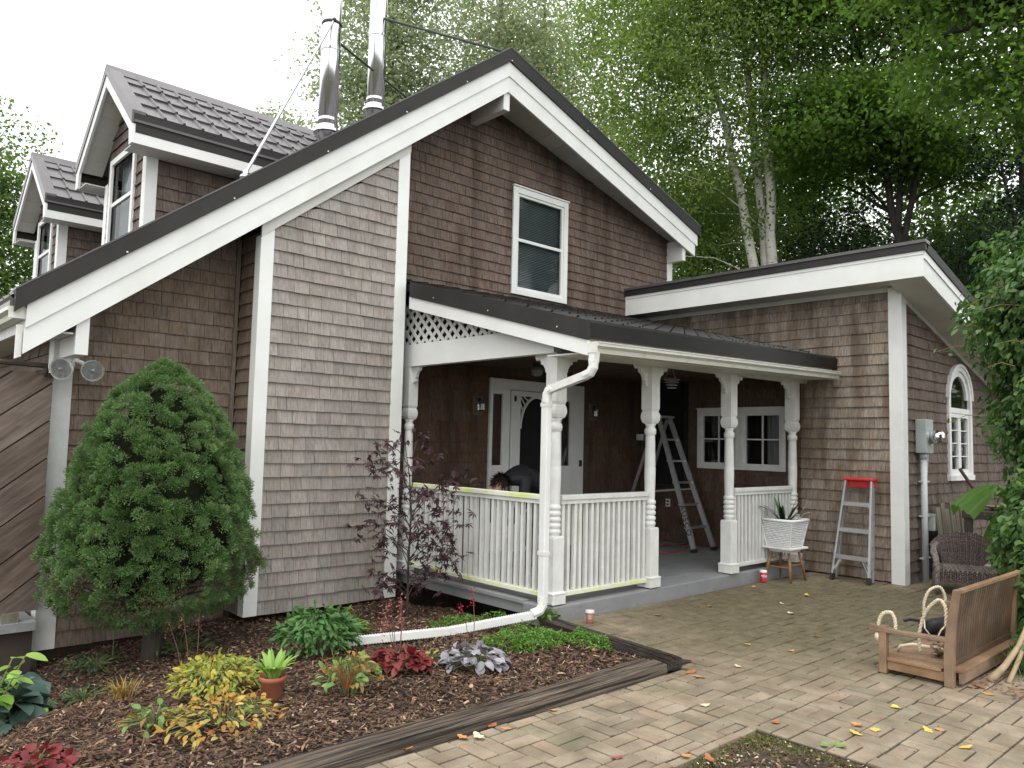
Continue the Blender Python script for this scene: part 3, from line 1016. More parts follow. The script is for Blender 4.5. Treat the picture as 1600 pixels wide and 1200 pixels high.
        for q in range(nb):
            a, b_ = e0 + (e1 - e0) * q / nb, e0 + (e1 - e0) * (q + 1) / nb
            box('soffit_board', (xf + .03, a + .003, zroof(ye, -.292)), (4.6, b_ - .003, zroof(ye, -.28)), SOFFIT, d)
        # boxed return under the front rake, with its own end boards
        # sloping soffit boards under the front overhang
        for q in range(6):
            ya, yb = ye - sg * (.10 + q * .165), ye - sg * (.10 + (q + 1) * .165 - .004)
            Q = [(xf + .03, ya, zroof(ya, -.17)), (xw - .003, ya, zroof(ya, -.17)), (xw - .003, yb, zroof(yb, -.17)), (xf + .03, yb, zroof(yb, -.17))]
            MB().prism(Q, (0, 0, .012), random.random()).done('soffit_board', SOFFIT, d)
    MB().prism([(xf - .014, yc - .14, zroof(yc - .14, .032)), (xf - .014, yc, zt + .06), (xf - .014, yc + .14, zroof(yc + .14, .032)), (xf - .014, yc + .13, zroof(yc + .13, .018)), (xf - .014, yc, zt + .045), (xf - .014, yc - .13, zroof(yc - .13, .018))],
               (3.1, 0, 0)).done('ridge_cap', TILE, d)
    # step flashing along the main roof beside the cheek wall
    MB().prism([(xw - .02, y0 - .05, zl(xw, 6.50)), (5.0, y0 - .05, zl(5.0, 6.50)), (5.0, y0 - .05, zl(5.0, 6.64)), (xw - .02, y0 - .05, zl(xw, 6.64))], (0, .03, 0)).done('flashing', TRIM_DK, d)
    return d


dormer(0)
dormer(3.83)

# ---- flues with their braces
def flue(x, y, zb, zt, r=.12):
    f = MB()
    f.lathe([(r, zb), (r, zt)], (x, y, 0), 20)
    o = f.done('chimney', STEEL, house, smooth=False)
    for p in o.data.polygons:
        p.use_smooth = abs(p.normal.z) < .5
    z = zb + .55
    while z < zt:
        MB().lathe([(r + .001, -.022), (r + .006, -.016), (r + .006, .016), (r + .001, .022)], (x, y, z), 20).done('joint_band', STEEL, o)
        z += .92
    MB().lathe([(r + .055, -.02), (r + .05, .015), (r + .012, .03), (r + .008, .075), (r + .001, .08)], (x, y, zb + .40), 20).done('storm_collar', STEEL, o)
    return o


f1 = flue(4.63, 8.6, 5.05, 8.6)
f2 = flue(5.56, 9.0, 5.75, 9.2)
MB().tube([(3.02, 7.22, 4.15), (4.60, 8.50, 6.87)], .016, 8).done('brace_rod', ALU, f1)
MB().ball((3.015, 7.21, 4.12), .05, .05, .035, 8, 5).tube([(3.02, 7.22, 4.12), (3.04, 7.24, 4.20)], .026, 6).done('brace_foot', ALU, f1)
MB().lathe([(.124, -.02), (.130, -.012), (.130, .012), (.124, .02)], (4.63, 8.6, 6.86), 20).ball((4.60, 8.485, 6.87), .03, .03, .03, 6, 5).done('brace_clamp', BLACKM, f1)
MB().tube([(5.56, 8.92, 7.46), (6.36, 7.18, 6.62)], .016, 6).done('brace_rod', BLACKM, f2)
MB().tube([(4.68, 8.68, 6.75), (6.75, 9.35, 6.55)], .016, 6).done('brace_rod', BLACKM, f1)
flush('house', house)
# ------------------------------------------------------------------ wing
wing = thing('wing', 'shingled wing with lean-to roof, white corner post and arched window', 'building', (12, 5.5, 0))
XW, YW = 9.93, 3.73
LW = Loc((XW, 7.75, 0), (0, -1), (-1, 0))
yy = lambda y: 7.75 - y
WW = (yy(6.64), yy(5.235), 1.295, 2.166)
DK = (yy(7.52), yy(6.82), .97, 2.66)
E_ = .134
wf = wall_sheet('wall', LW, .01, yy(YW), -.1, lambda s: 3.66, [inset(WW)], wing)
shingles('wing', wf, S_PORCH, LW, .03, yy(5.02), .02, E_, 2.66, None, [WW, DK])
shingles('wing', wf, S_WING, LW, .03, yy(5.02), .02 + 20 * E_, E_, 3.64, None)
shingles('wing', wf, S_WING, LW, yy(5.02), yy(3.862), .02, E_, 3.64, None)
LWs = Loc((0, YW, 0), (1, 0), (0, -1))
AW = (11.46, 12.40, 1.262, 2.83)
ac, ar = (AW[0] + AW[1]) / 2, (AW[1] - AW[0]) / 2
ztop_w = lambda s: 3.66 - .262 * (s - 9.93)
ws = wall_sheet('wall', LWs, XW, 15.5, -.1, ztop_w, [(AW[0] + .05, AW[1] - .05, AW[2] + .03, AW[3] - .45), (ac - ar * .8, ac + ar * .8, AW[3] - .45, AW[3] - .22), (ac - ar * .5, ac + ar * .5, AW[3] - .22, AW[3] - .09)], wing)
shingles('wing', ws, S_SIDE, LWs, 10.06, 15.0, .0, E_, 3.6, lambda s: 3.62 - .262 * (s - 10.0), [(AW[0] + .02, AW[1] - .02, AW[2], AW[3] - .5), (ac - ar * .86, ac + ar * .86, AW[3] - .52, AW[3] - .22), (ac - ar * .55, ac + ar * .55, AW[3] - .24, AW[3] - .06)])
MB().box((XW - .026, YW - .026, -.02), (XW + .10, YW + .135, 3.653)).done('corner_board', WHITE, wing, bevel=.004)
MB().box((XW + .10, YW - .024, -.02), (XW + .135, YW + .05, 3.60)).done('corner_board', WHITE, wing, bevel=.003)
# arched window: casing, lower pair of sashes, arched light above
mb = MB()
def arch_ring(mb, L, c, zc, r0, r1, d0, d1, n=16, a0=0, a1=math.pi, ry=1.0):
    for i in range(n):
        t0, t1 = a0 + (a1 - a0) * i / n, a0 + (a1 - a0) * (i + 1) / n
        P = []
        for d in (d0, d1):
            for r_, t in ((r0, t0), (r1, t0), (r1, t1), (r0, t1)):
                P.append(L(c + r_ * math.cos(t), d, zc + r_ * math.sin(t) * ry))
        mb.add(P, [(3, 2, 1, 0), (4, 5, 6, 7), (0, 1, 5, 4), (1, 2, 6, 5), (2, 3, 7, 6), (3, 0, 4, 7)])


zc = AW[3] - ar
lbox(mb, LWs, (AW[0], 0, AW[2]), (AW[0] + .075, .045, zc))
lbox(mb, LWs, (AW[1] - .075, 0, AW[2]), (AW[1], .045, zc))
lbox(mb, LWs, (AW[0] - .02, 0, AW[2] - .03), (AW[1] + .02, .06, AW[2] + .04))
arch_ring(mb, LWs, ac, zc, ar - .075, ar, 0, .045)
arch_ring(mb, LWs, ac, zc, ar - .015, ar + .025, .0, .06)
awin = mb.done('arched_window', WHITE, wing)
mb = MB()
zt_ = 2.16
lbox(mb, LWs, (AW[0] + .075, -.02, zt_), (AW[1] - .075, .03, zt_ + .07))
mb.done('transom', WHITE, awin)
for a, b_ in ((AW[0] + .075, ac), (ac, AW[1] - .075)):
    sb = MB()
    lbox(sb, LWs, (a + .002, -.03, AW[2] + .04), (a + .055, .02, zt_ - .002))
    lbox(sb, LWs, (b_ - .055, -.03, AW[2] + .04), (b_ - .002, .02, zt_ - .002))
    lbox(sb, LWs, (a + .055, -.03, AW[2] + .04), (b_ - .055, .02, AW[2] + .12))
    lbox(sb, LWs, (a + .055, -.03, zt_ - .06), (b_ - .055, .02, zt_ - .002))
    sb.done('sash', WHITE, awin)
    for q in range(1, 4):
        mb = MB()
        z = AW[2] + .12 + (zt_ - AW[2] - .18) * q / 4
        lbox(mb, LWs, (a + .055, -.02, z - .007), (b_ - .055, .008, z + .007))
        mb.done('muntin', WHITE, awin)
    MB().add([LWs(a, -.01, AW[2]), LWs(b_, -.01, AW[2]), LWs(b_, -.01, zt_), LWs(a, -.01, zt_)], [(0, 1, 2, 3)]).done('pane', GLASS, awin)
P = [LWs(ac + (ar - .05) * math.cos(math.pi * i / 14), -.01, zc + (ar - .05) * math.sin(math.pi * i / 14)) for i in range(15)] + [LWs(ac - ar + .05, -.01, zt_), LWs(ac + ar - .05, -.01, zt_)]
MB().add(P, [tuple(range(17))]).done('pane', GLASS, awin)
mb = MB()
arch_ring(mb, LWs, ac, zc, ar - .15, ar - .075, -.02, .02)
mb.done('arch_sash', WHITE, awin)
mb = MB()
mb.add([LWs(AW[0], -.25, AW[2]), LWs(AW[1], -.25, AW[2]), LWs(AW[1], -.25, AW[3]), LWs(AW[0], -.25, AW[3])], [(0, 1, 2, 3)])
mb.done('room_behind', ROOMDK, awin)
# roof of the wing
zw = lambda x, z: z - .262 * (x - 9.5)
wr = MB().prism([(9.50, 3.30, 3.96), (15.8, 3.30, zw(15.8, 3.96)), (15.8, 3.30, zw(15.8, 4.03)), (9.50, 3.30, 4.03)], (0, 4.43, 0)).done('roof_slope', TILE, wing)
tiles(wr, TILE, (15.7, 3.40, zw(15.7, 4.035)), (0, 1, 0), (-1, 0, .262), 17, 17, .25, .37)
box('fascia_board', (9.50, 3.30, 3.655), (9.525, 7.727, 3.955), WHITE, wing)
box('fascia_trim', (9.492, 3.296, 3.915), (9.4995, 7.727, 3.955), WHITE, wing)
MB().box((9.475, 3.27, 3.957), (9.53, 7.727, 4.045)).done('high_edge_trim', TRIM_DK, wing)
MB().prism([(9.46, 3.26, 4.047), (9.60, 3.26, 4.03), (9.60, 3.26, 4.075), (9.46, 3.26, 4.085)], (0, 4.467, 0)).done('high_edge_cap', TILE, wing)
MB().prism([(9.5255, 3.30, zw(9.5255, 3.655)), (15.8, 3.30, zw(15.8, 3.655)), (15.8, 3.30, zw(15.8, 3.90)), (9.5255, 3.30, zw(9.5255, 3.90))], (0, .025, 0)).done('rake_board', WHITE, wing)
MB().prism([(9.505, 3.285, zw(9.505, 3.865)), (15.8, 3.285, zw(15.8, 3.865)), (15.8, 3.285, zw(15.8, 3.955)), (9.505, 3.285, zw(9.505, 3.955))], (0, .0145, 0)).done('rake_board', WHITE, wing)
MB().prism([(9.531, 3.268, zw(9.531, 3.957)), (15.85, 3.268, zw(15.85, 3.957)), (15.85, 3.268, zw(15.85, 4.075)), (9.601, 3.268, zw(9.601, 4.075))], (0, .06, 0)).done('rake_trim', TRIM_DK, wing)
y = 3.73
while y < 7.70:
    box('soffit_board', (9.527, y + .002, 3.664), (XW + .09, min(y + .148, 7.73), 3.674), SOFFIT, wing)
    y += .15
x = 9.53
while x < 15.5:
    x1 = x + .15
    MB().prism([(x + .002, 3.326, zw(x, 3.662)), (x1 - .002, 3.326, zw(x1, 3.662)), (x1 - .002, 3.326, zw(x1, 3.673)), (x + .002, 3.326, zw(x, 3.673))], (0, .40, 0), random.random()).done('soffit_board', SOFFIT, wing)
    x = x1
box('frieze_board', (XW - .03, 3.865, 3.60), (XW - .003, 7.727, 3.663), SOFFIT, wing)
MB().prism([(10.07, YW - .03, zw(10.07, 3.60)), (15.3, YW - .03, zw(15.3, 3.60)), (15.3, YW - .03, zw(15.3, 3.66)), (10.07, YW - .03, zw(10.07, 3.66))], (0, .026, 0)).done('frieze_board', SOFFIT, wing)
MB().box((15.3, 3.85, -.1), (15.42, 7.7, 2.3)).box((10.75, 7.6, -.1), (15.3, 7.72, 2.9)).done('rear_wall', WALLBACK, wing)
# paired casements looking on to the porch
LWw = Loc((XW - .012, 7.75, 0), (0, -1), (-1, 0))
c_ = (WW[0] + WW[1]) / 2
for a, b_ in ((WW[0], c_), (c_, WW[1])):
    mid, zm = (a + b_) / 2, (WW[2] + WW[3]) / 2
    window(wing, LWw, a + .001, b_ - .001, WW[2], WW[3], cas=.062, dep=.035, bars={'v': [mid], 'h': [zm]}, glass=GLASS_DK, back=BLACK_FILL, m=WHITE_OLD)
mb = MB()
for i in range(14):
    s = c_ + .36 + i * .017
    mb.add([LWw(s, -.12 + .02 * math.sin(i * 2), WW[2] + .07), LWw(s + .017, -.12 + .02 * math.sin(i * 2 + 2), WW[2] + .07), LWw(s + .017, -.12 + .02 * math.sin(i * 2 + 2), WW[3] - .06), LWw(s, -.12 + .02 * math.sin(i * 2), WW[3] - .06)], [(0, 1, 2, 3)])
mb.done('curtain', CURTAIN, wing)
mb = MB()
lbox(mb, LWw, (DK[0], -.02, DK[2]), (DK[1], .02, DK[3]))
dw = mb.done('dark_screen', BLACK_FILL, wing)
mb = MB()
for a, b_ in (((DK[0], .02, DK[2]), (DK[0] + .05, .04, DK[3])), ((DK[1] - .05, .02, DK[2]), (DK[1], .04, DK[3])), ((DK[0] + .05, .02, DK[3] - .05), (DK[1] - .05, .04, DK[3])), ((DK[0] + .05, .02, DK[2]), (DK[1] - .05, .04, DK[2] + .05))):
    lbox(mb, LWw, a, b_)
mb.done('screen_frame', BLACKM, dw)
flush('wing', wing)

# ------------------------------------------------------------------ porch
porch = thing('porch', 'white porch with turned posts, lattice end and dark lean-to roof', 'porch', (7.5, 6, .15))
# concrete step and boarded deck
MB().prism([(5.10, 4.90, -.05), (5.02, 4.95, -.05), (5.02, 5.25, -.05), (9.9, 5.25, -.05), (9.9, 4.96, -.05)], (0, 0, .19)).done('step', CONC, porch, bevel=.012)
nb = 26
for i in range(nb):
    y0 = 5.252 + i * .0955
    box('floor_board', (5.105, y0 + .002, .118), (9.91, y0 + .0935, .146 + random.uniform(-.001, .001)), GREYDECK, porch)
box('rim_joist', (5.06, 5.252, .02), (5.098, 7.72, .118), GREYDECK, porch)
box('rim_cap', (5.03, 5.252, .1185), (5.104, 7.72, .152), GREYDECK, porch, bevel=.003)
# posts
def post(name, x, y, zb=.152, zt=2.45, r=.063):
    o = MB()
    sq = math.sqrt(2)
    h = r
    o.lathe([(h * 1.36 * sq, 0), (h * 1.36 * sq, .085), (h * 1.42 * sq, .09), (h * 1.42 * sq, .102), (h * 1.1 * sq, .112), (h * 1.1 * sq, .59), (h * 1.02 * sq, .608)], (x, y, zb), 4)
    p = o.done('post', WHITE_OLD, porch, bevel=.002)
    z0 = zb + .608
    prof = [(h * .98, -.004)]
    for i in range(5):
        z = .012 + i * .055
        prof += [(h * .82, z), (h * .98, z + .012), (h * 1.02, z + .027), (h * .98, z + .042), (h * .82, z + .052)]
    prof += [(h * .84, .30), (h * .86, .33), (h * .92, .52), (h * .92, .62), (h * .88, .63), (h * .90, .64), (h * .78, .945), (h * .74, .955), (h * .95, .968), (h * .99, .995), (h * .95, 1.022), (h * .72, 1.034), (h * .76, 1.055), (h * .95, 1.075), (h * .5, 1.08)]
    q = MB().lathe(prof, (x, y, z0), 20).done('turned_shaft', WHITE_OLD, p, smooth=True)
    t = z0 + 1.07
    MB().lathe([(h * .6 * sq, 0), (h * .95 * sq, .018), (h * 1.12 * sq, .05), (h * 1.16 * sq, .085), (h * 1.08 * sq, .115), (h * .93 * sq, .135), (h * .96 * sq, .142), (h * 1.08 * sq, .165), (h * 1.08 * sq, zt - t)], (x, y, t), 4).done('post_head', WHITE_OLD, p)
    return p


BR = [(0, 0), (.205, 0), (.205, .022), (.185, .05), (.16, .035), (.135, .045), (.125, .085), (.095, .095), (.072, .13), (.062, .165), (.04, .175), (.05, .205), (.028, .225), (.0, .225)]
px = [5.15, 6.58, 8.10, 9.63]
PY = 4.995
zbm = lambda x: 2.435 + .011 * (x - 5)
pp = []
for x in px:
    pp.append(post('post', x, PY, zt=zbm(x) + .004))
bp = post('post', 5.10, 7.27, zt=2.49, r=.058)
for i, x in enumerate(px):
    for sg in (-1, 1):
        if (i == 0 and sg < 0) or (i == 3 and sg > 0):
            continue
        MB().prism([(x + sg * (.067 + a), PY - .018, zbm(x) - b_) for a, b_ in BR], (0, .036, 0)).done('scroll_bracket', WHITE_OLD, pp[i])
MB().prism([(5.132, PY + .067 + a, 2.437 - b_) for a, b_ in BR], (.036, 0, 0)).done('scroll_bracket', WHITE_OLD, pp[0])
MB().prism([(5.082, 7.27 - .062 - a, 2.48 - b_) for a, b_ in BR], (.036, 0, 0)).done('scroll_bracket', WHITE_OLD, bp)
# railings, every baluster its own piece
def railing(ax, c, a, b_, pitch, mrail, mbal, mtop, wob=.004):
    P = lambda s, d, z: (s, c + d, z) if ax == 'x' else (c + d, s, z)
    rt = MB()
    def bx(mb, p, q):
        A, B = P(*p), P(*q)
        mb.box([min(i, j) for i, j in zip(A, B)], [max(i, j) for i, j in zip(A, B)])
    bx(rt, (a, -.045, 1.082), (b_, .045, 1.128))
    r_ = rt.done('railing', mtop, porch, bevel=.006)
    mb = MB()
    bx(mb, (a, -.03, 1.045), (b_, .03, 1.081))
    mb.done('sub_rail', mbal, r_)
    mb = MB()
    bx(mb, (a, -.035, .205), (b_, .035, .246))
    mb.done('bottom_rail', mrail, r_, bevel=.004)
    n_ = max(2, int((b_ - a) / pitch))
    for i in range(n_):
        s = a + (i + .5) * (b_ - a) / n_ + random.uniform(-wob, wob)
        t = s + random.uniform(-wob, wob) * 1.5
        mb = MB()
        mb.bar(P(s, random.uniform(-.003, .003), .247), P(t, 0, 1.044), .036, .034, up=(0, 1, 0), r=random.random())
        mb.done('baluster', mbal, r_)
    return r_


railing('y', 5.115, 5.07, 7.20, .084, ALGAE, WHITE_OLD, ALGAE)
railing('x', PY, 5.22, 6.51, .080, ALGAE, WHITE_OLD, WHITE_OLD)
railing('x', PY, 8.17, 9.56, .080, WHITE_OLD, WHITE_OLD, WHITE_OLD)
# beams
MB().prism([(5.127, PY - .065, zbm(5.127) + .002), (9.92, PY - .065, zbm(9.92) + .002), (9.92, PY - .065, zbm(9.92) + .13), (5.127, PY - .065, zbm(5.127) + .13)], (0, .13, 0)).done('beam', WHITE_OLD, porch)
box('beam', (5.035, PY - .068, 2.437), (5.125, 7.60, 2.685), WHITE, porch)
# roof
zp = lambda x, y: 2.655 + .022 * (x - 4.95) + .264 * (y - 4.42)
ye_ = lambda x: 4.42 + .0245 * (x - 4.95)
V = []
for dz_ in (-.09, 0):
    for x, y in ((4.94, ye_(4.94)), (9.925, ye_(9.925)), (9.925, 7.74), (4.94, 7.74)):
        V.append((x, y, zp(x, y) + dz_ - .012))
prf = MB().add(V, [(3, 2, 1, 0), (4, 5, 6, 7), (0, 1, 5, 4), (1, 2, 6, 5), (2, 3, 7, 6), (3, 0, 4, 7)]).done('roof_slope', TILE_WET, porch)
a_ = Vector((4.975, .0245 * 4.975, .022 * 4.975 + .264 * .0245 * 4.975)).normalized()
tiles(prf, TILE_WET, (4.95, ye_(4.95) + .01, zp(4.95, ye_(4.95)) - .01), a_, (0, 1, .264), 20, 10, .2475, .345, limit=60)
V = []
for x, y in ((4.89, 4.395), (4.89, 7.05)):
    for d0, z in ((0, 0.02), (.045, 0.02), (.045, -.15), (0, -.15)):
        V.append((x + d0, y, zp(x, y) + z))
MB().add(V, [(0, 1, 2, 3), (7, 6, 5, 4), (0, 4, 5, 1), (1, 5, 6, 2), (2, 6, 7, 3), (3, 7, 4, 0)]).done('rake_trim', TRIM_DK, porch)
for i, (y,) in enumerate(((4.75,), (5.7,), (6.6,))):
    MB().ball((4.887, y, zp(4.89, y) - .10), .006, .009, .009, 6, 4).done('trim_screw', ALU, porch)
V = []
for x, y in ((4.905, 4.40), (4.905, 7.07)):
    for d0, z in ((0, -.152), (.03, -.152), (.03, -.285), (0, -.285)):
        V.append((x + d0, y, zp(x, y) + z))
MB().add(V, [(0, 1, 2, 3), (7, 6, 5, 4), (0, 4, 5, 1), (1, 5, 6, 2), (2, 6, 7, 3), (3, 7, 4, 0)]).done('rake_board', WHITE, porch)
V = []
for x in (4.936, 9.925):
    y = ye_(x)
    for d0, z in ((-.02, -.135), (.012, -.135), (.012, .028), (-.005, .028), (-.028, .0)):
        V.append((x, y + d0, zp(x, y) + z - .005))
MB().add(V, [(4, 3, 2, 1, 0), (5, 6, 7, 8, 9)] + [(i, (i + 1) % 5, 5 + (i + 1) % 5, 5 + i) for i in range(5)]).done('eave_trim', EAVE, porch)
V = []
for x in (4.936, 9.925):
    y = ye_(x) + .045
    for d0, z in ((0, -.285), (.025, -.285), (.025, -.14), (0, -.14)):
        V.append((x, y + d0, zp(x, y) + z))
MB().add(V, [(3, 2, 1, 0), (4, 5, 6, 7), (0, 1, 5, 4), (1, 2, 6, 5), (2, 3, 7, 6), (3, 0, 4, 7)]).done('fascia_board', GUTTER, porch)
# soffit boards running along the eave and the dark ceiling
for q in range(4):
    V = []
    for x in (4.95, 9.925):
        y0 = ye_(x) + .072 + (PY - .068 - ye_(x) - .072) * q / 4
        y1 = ye_(x) + .072 + (PY - .068 - ye_(x) - .072) * (q + 1) / 4 - .005
        for y, z in ((y0, 0), (y1, 0), (y1, .012), (y0, .012)):
            V.append((x, y, zp(x, ye_(x)) - .265 + z + .0))
    MB().add(V, [(3, 2, 1, 0), (4, 5, 6, 7), (0, 1, 5, 4), (1, 2, 6, 5), (2, 3, 7, 6), (3, 0, 4, 7)], random.random()).done('soffit_board', GUTTER, porch)
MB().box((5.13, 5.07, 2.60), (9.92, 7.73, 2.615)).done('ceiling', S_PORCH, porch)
# gutter
V = []
gp = gutter_prof()
for x in (4.925, 9.86):
    y = ye_(x) + .02
    for a, b_ in gp:
        V.append((x, y - a, zp(x, ye_(x)) - .268 + b_))
ng = len(gp)
gt = MB().add(V, [tuple(range(ng))[::-1], tuple(range(ng, 2 * ng))] + [(i, (i + 1) % ng, ng + (i + 1) % ng, ng + i) for i in range(ng)]).done('gutter', GUTTER, porch)
box('end_cap', (4.918, ye_(4.92) - .118, 2.385), (4.9245, ye_(4.92) + .02, 2.478), GUTTER, gt)
mb = MB()
for i in range(60):                                   # bright drip lip, folded in short waves
    x = 4.95 + i * .082
    y = ye_(x) - .112
    z = zp(x, ye_(x)) - .268 + .088
    mb.bar((x, y, z), (x + .074, y, z + .0018), .016, .007)
mb.done('lip_guard', WHITE_OLD, gt)
# downspout: outlet, swan neck back to the post, drop, then a ribbed run across the bed
ds = MB().bar((4.965, 4.37, 2.40), (4.955, 4.37, 2.30), .062, .078).done('downspout', WHITE_OLD, porch, bevel=.006)
def ribbed(name, pts, wd, ht, parent, m, up=(0, 0, 1)):
    mb = MB()
    for a, b_ in zip(pts[:-1], pts[1:]):
        a, b_ = Vector(a), Vector(b_)
        mb.bar(a, b_, wd, ht, up)
        d = b_ - a
        k = max(1, int(d.length / .022))
        for i in range(k):
            p = a + d * ((i + .5) / k)
            mb.bar(p - d.normalized() * .004, p + d.normalized() * .004, wd + .006, ht + .006, up)
    return mb.done(name, m, parent)


def elbow(name, pts, r_, parent, m):
    return MB().tube(pts, r_, 10).done(name, m, parent)


elbow('elbow', [(4.955, 4.37, 2.32), (4.953, 4.372, 2.26), (4.948, 4.40, 2.215), (4.94, 4.46, 2.19)], .043, ds, WHITE_OLD)
ribbed('offset_pipe', [(4.942, 4.44, 2.196), (4.90, 4.83, 2.085)], .066, .062, ds, WHITE_OLD)
elbow('elbow', [(4.903, 4.80, 2.093), (4.899, 4.845, 2.075), (4.897, 4.865, 2.04), (4.897, 4.868, 1.97)], .043, ds, WHITE_OLD)
MB().bar((4.897, 4.868, 2.0), (4.897, 4.868, .20), .062, .078, up=(0, 1, 0)).done('drop_pipe', WHITE, ds, bevel=.008)
for z in (1.93, .62):
    MB().bar((4.897, 4.868, z), (4.897, 4.868, z + .035), .070, .086, up=(0, 1, 0)).done('strap', WHITE_OLD, ds)
elbow('elbow', [(4.897, 4.868, .26), (4.895, 4.868, .19), (4.87, 4.875, .14), (4.80, 4.90, .115)], .043, ds, WHITE_OLD)
ribbed('extension_pipe', [(4.83, 4.89, .110), (4.12, 5.19, .015), (3.36, 5.56, -.03)], .064, .056, ds, WHITE)
# lattice end under the rake, slat by slat
zbot = 2.686
top_ = lambda y: zp(4.905, y) - .25
for sg, xx in ((1, 5.062), (-1, 5.072)):
    k = 0
    for i in range(-30, 40):
        y0 = 5.2 + i * .142
        lo, hi = None, None
        for j in range(140):
            t = j * .005
            y, z = y0 + sg * t, zbot + t
            ok = 5.25 < y < 7.40 and z < top_(y)
            if ok:
                lo = t if lo is None else lo
                hi = t
        if lo is None or hi - lo < .025:
            continue
        MB().bar((xx, y0 + sg * lo, zbot + lo), (xx, y0 + sg * hi, zbot + hi), .008, .042, up=(0, -sg, 1), r=random.random()).done('lattice_slat', WHITE_OLD, porch)
MB().prism([(5.35, 5.3, 2.60), (5.35, 7.7, 2.60), (5.35, 7.7, 3.35), (5.35, 5.3, 2.72)], (.01, 0, 0)).done('lattice_dark_sheet', WALLBACK, porch)  # added dark sheet, its colour stands for the shade behind the lattice

# ------------------------------------------------------------------ front door with side lights
ent = thing('entrance_door', 'white arched screen door between two narrow side windows', 'door', (7.6, 7.73, .15))
LD = Loc((0, YG - .012, 0), (1, 0), (0, -1))
mb = MB()
for a, b_ in (((6.69, 0, .15), (6.74, .04, 2.46)), ((6.915, 0, .15), (7.05, .04, 2.32)), ((8.0, 0, .15), (8.065, .04, 2.32)), ((8.24, 0, .15), (8.535, .04, 2.32)),
              ((6.74, 0, 2.25), (6.915, .04, 2.46)), ((6.915, 0, 2.32), (8.535, .04, 2.46)), ((8.065, 0, 2.22), (8.24, .04, 2.32)), ((6.74, 0, .15), (6.915, .04, 1.30)), ((8.065, 0, .15), (8.24, .04, 1.29))):
    lbox(mb, LD, a, b_)
mb.done('frame', WHITE, ent, bevel=.004)
for a, b_, c, d in ((6.74, 6.915, 1.30, 2.25), (8.065, 8.24, 1.29, 2.22)):
    g_ = MB().add([LD(a, .012, c), LD(b_, .012, c), LD(b_, .012, d), LD(a, .012, d)], [(0, 1, 2, 3)]).done('side_light', GLASS_DK, ent)
    mb = MB()
    lbox(mb, LD, (a, -.06, c), (b_, -.055, d))
    mb.done('room_behind', BLACK_FILL, g_)
    if a < 7:
        mb = MB()
        for i in range(7):
            z = c + (d - c) * (i + .5) / 7
            lbox(mb, LD, (a, -.03, z - .055), (b_, -.025, z + .055), random.random())
        mb.done('blind_slat', BLIND, g_)
mb = MB()
lbox(mb, LD, (7.05, .045, .15), (7.21, .075, 2.31))
lbox(mb, LD, (7.86, .045, .15), (8.0, .075, 2.31))
lbox(mb, LD, (7.21, .045, 2.24), (7.86, .075, 2.31))
lbox(mb, LD, (7.21, .045, .15), (7.86, .075, .70))
sd_ = mb.done('screen_door', WHITE, ent, bevel=.003)
mb = MB()
lbox(mb, LD, (7.20, .0, .6), (7.87, .03, 2.3))
mb.done('hall_black_panel', BLACK_FILL, sd_)  # black slab before the wall; the hall's darkness is only its colour
mb = MB()
arch_ring(mb, LD, 7.535, 1.80, .30, .325, .047, .073, 20, ry=1.42)
mb.done('arch_frame', WHITE, sd_)
for sg in (-1, 1):
    for t in (.45, .62, .79):
        a = math.pi / 2 - sg * (math.pi / 2 - t * 1.15)
        a = t * 1.25 if sg > 0 else math.pi - t * 1.25
        P0 = LD(7.535 + .325 * math.cos(a), .06, 1.80 + .325 * 1.42 * math.sin(a))
        P1 = LD(min(7.86, max(7.21, 7.535 + .47 * math.cos(a))), .06, min(2.24, 1.80 + .47 * 1.42 * math.sin(a)))
        MB().tube([P0, P1], .011, 6).done('spindle', WHITE, sd_)
for x, z in ((7.10, 2.20), (7.10, 1.24)):
    MB().ball((x, YG - .098, z), .022, .018, .045, 8, 5).done('hinge', BLACKM, sd_)
MB().box((8.44, YG - .075, 1.28), (8.48, YG - .053, 1.37)).done('door_bell', BLACKM, ent)

for i, (x, z) in enumerate(((6.49, 2.07), (8.74, 2.08))):
    s = thing('wall_sconce', ('glass jar wall sconce on the brown shingles left of the entrance door', 'glass jar wall sconce on the brown shingles right of the entrance door')[i], 'wall lamp', (x, YG - .02, z), 'jar sconces beside the door')
    MB().box((x - .085, YG - .038, z - .12), (x + .085, YG - .018, z + .13)).done('back_plate', S_LEFT, s, bevel=.004)
    MB().lathe([(.03, -.07), (.048, -.05), (.05, .03), (.038, .05), (.04, .075)], (x, YG - .10, z), 12).done('jar', GLASS_DK, s)
    MB().lathe([(.042, .05), (.044, .085), (.01, .095)], (x, YG - .10, z), 12).tube([(x, YG - .04, z + .1), (x, YG - .10, z + .095)], .008, 6).done('lid', BLACKM, s)
g = thing('globe_light', 'frosted globe lamp hanging under the porch ceiling', 'lamp', (6.66, 6.8, 2.60))
MB().ball((6.66, 6.8, 2.50), .085, .085, .075, 14, 9).done('globe', LENS, g, smooth=True)
MB().lathe([(.05, .06), (.055, .098)], (6.66, 6.8, 2.50), 12).done('canopy', BLACKM, g)
# ------------------------------------------------------------------ patio of clay pavers in basket weave
def on_patio(x, y):
    if y > 4.90 and x > 5.02:
        return False
    if x > 9.92 and y > 3.71:
        return False
    if x < 4.86 and y > 3.34 + .0 * x:
        return False
    if x < 5.0 and y > 4.9:
        return False
    if x < 4.14 and y < 2.44:
        return False
    return -2.2 < x < 13.0 and -2.0 < y < 5.0


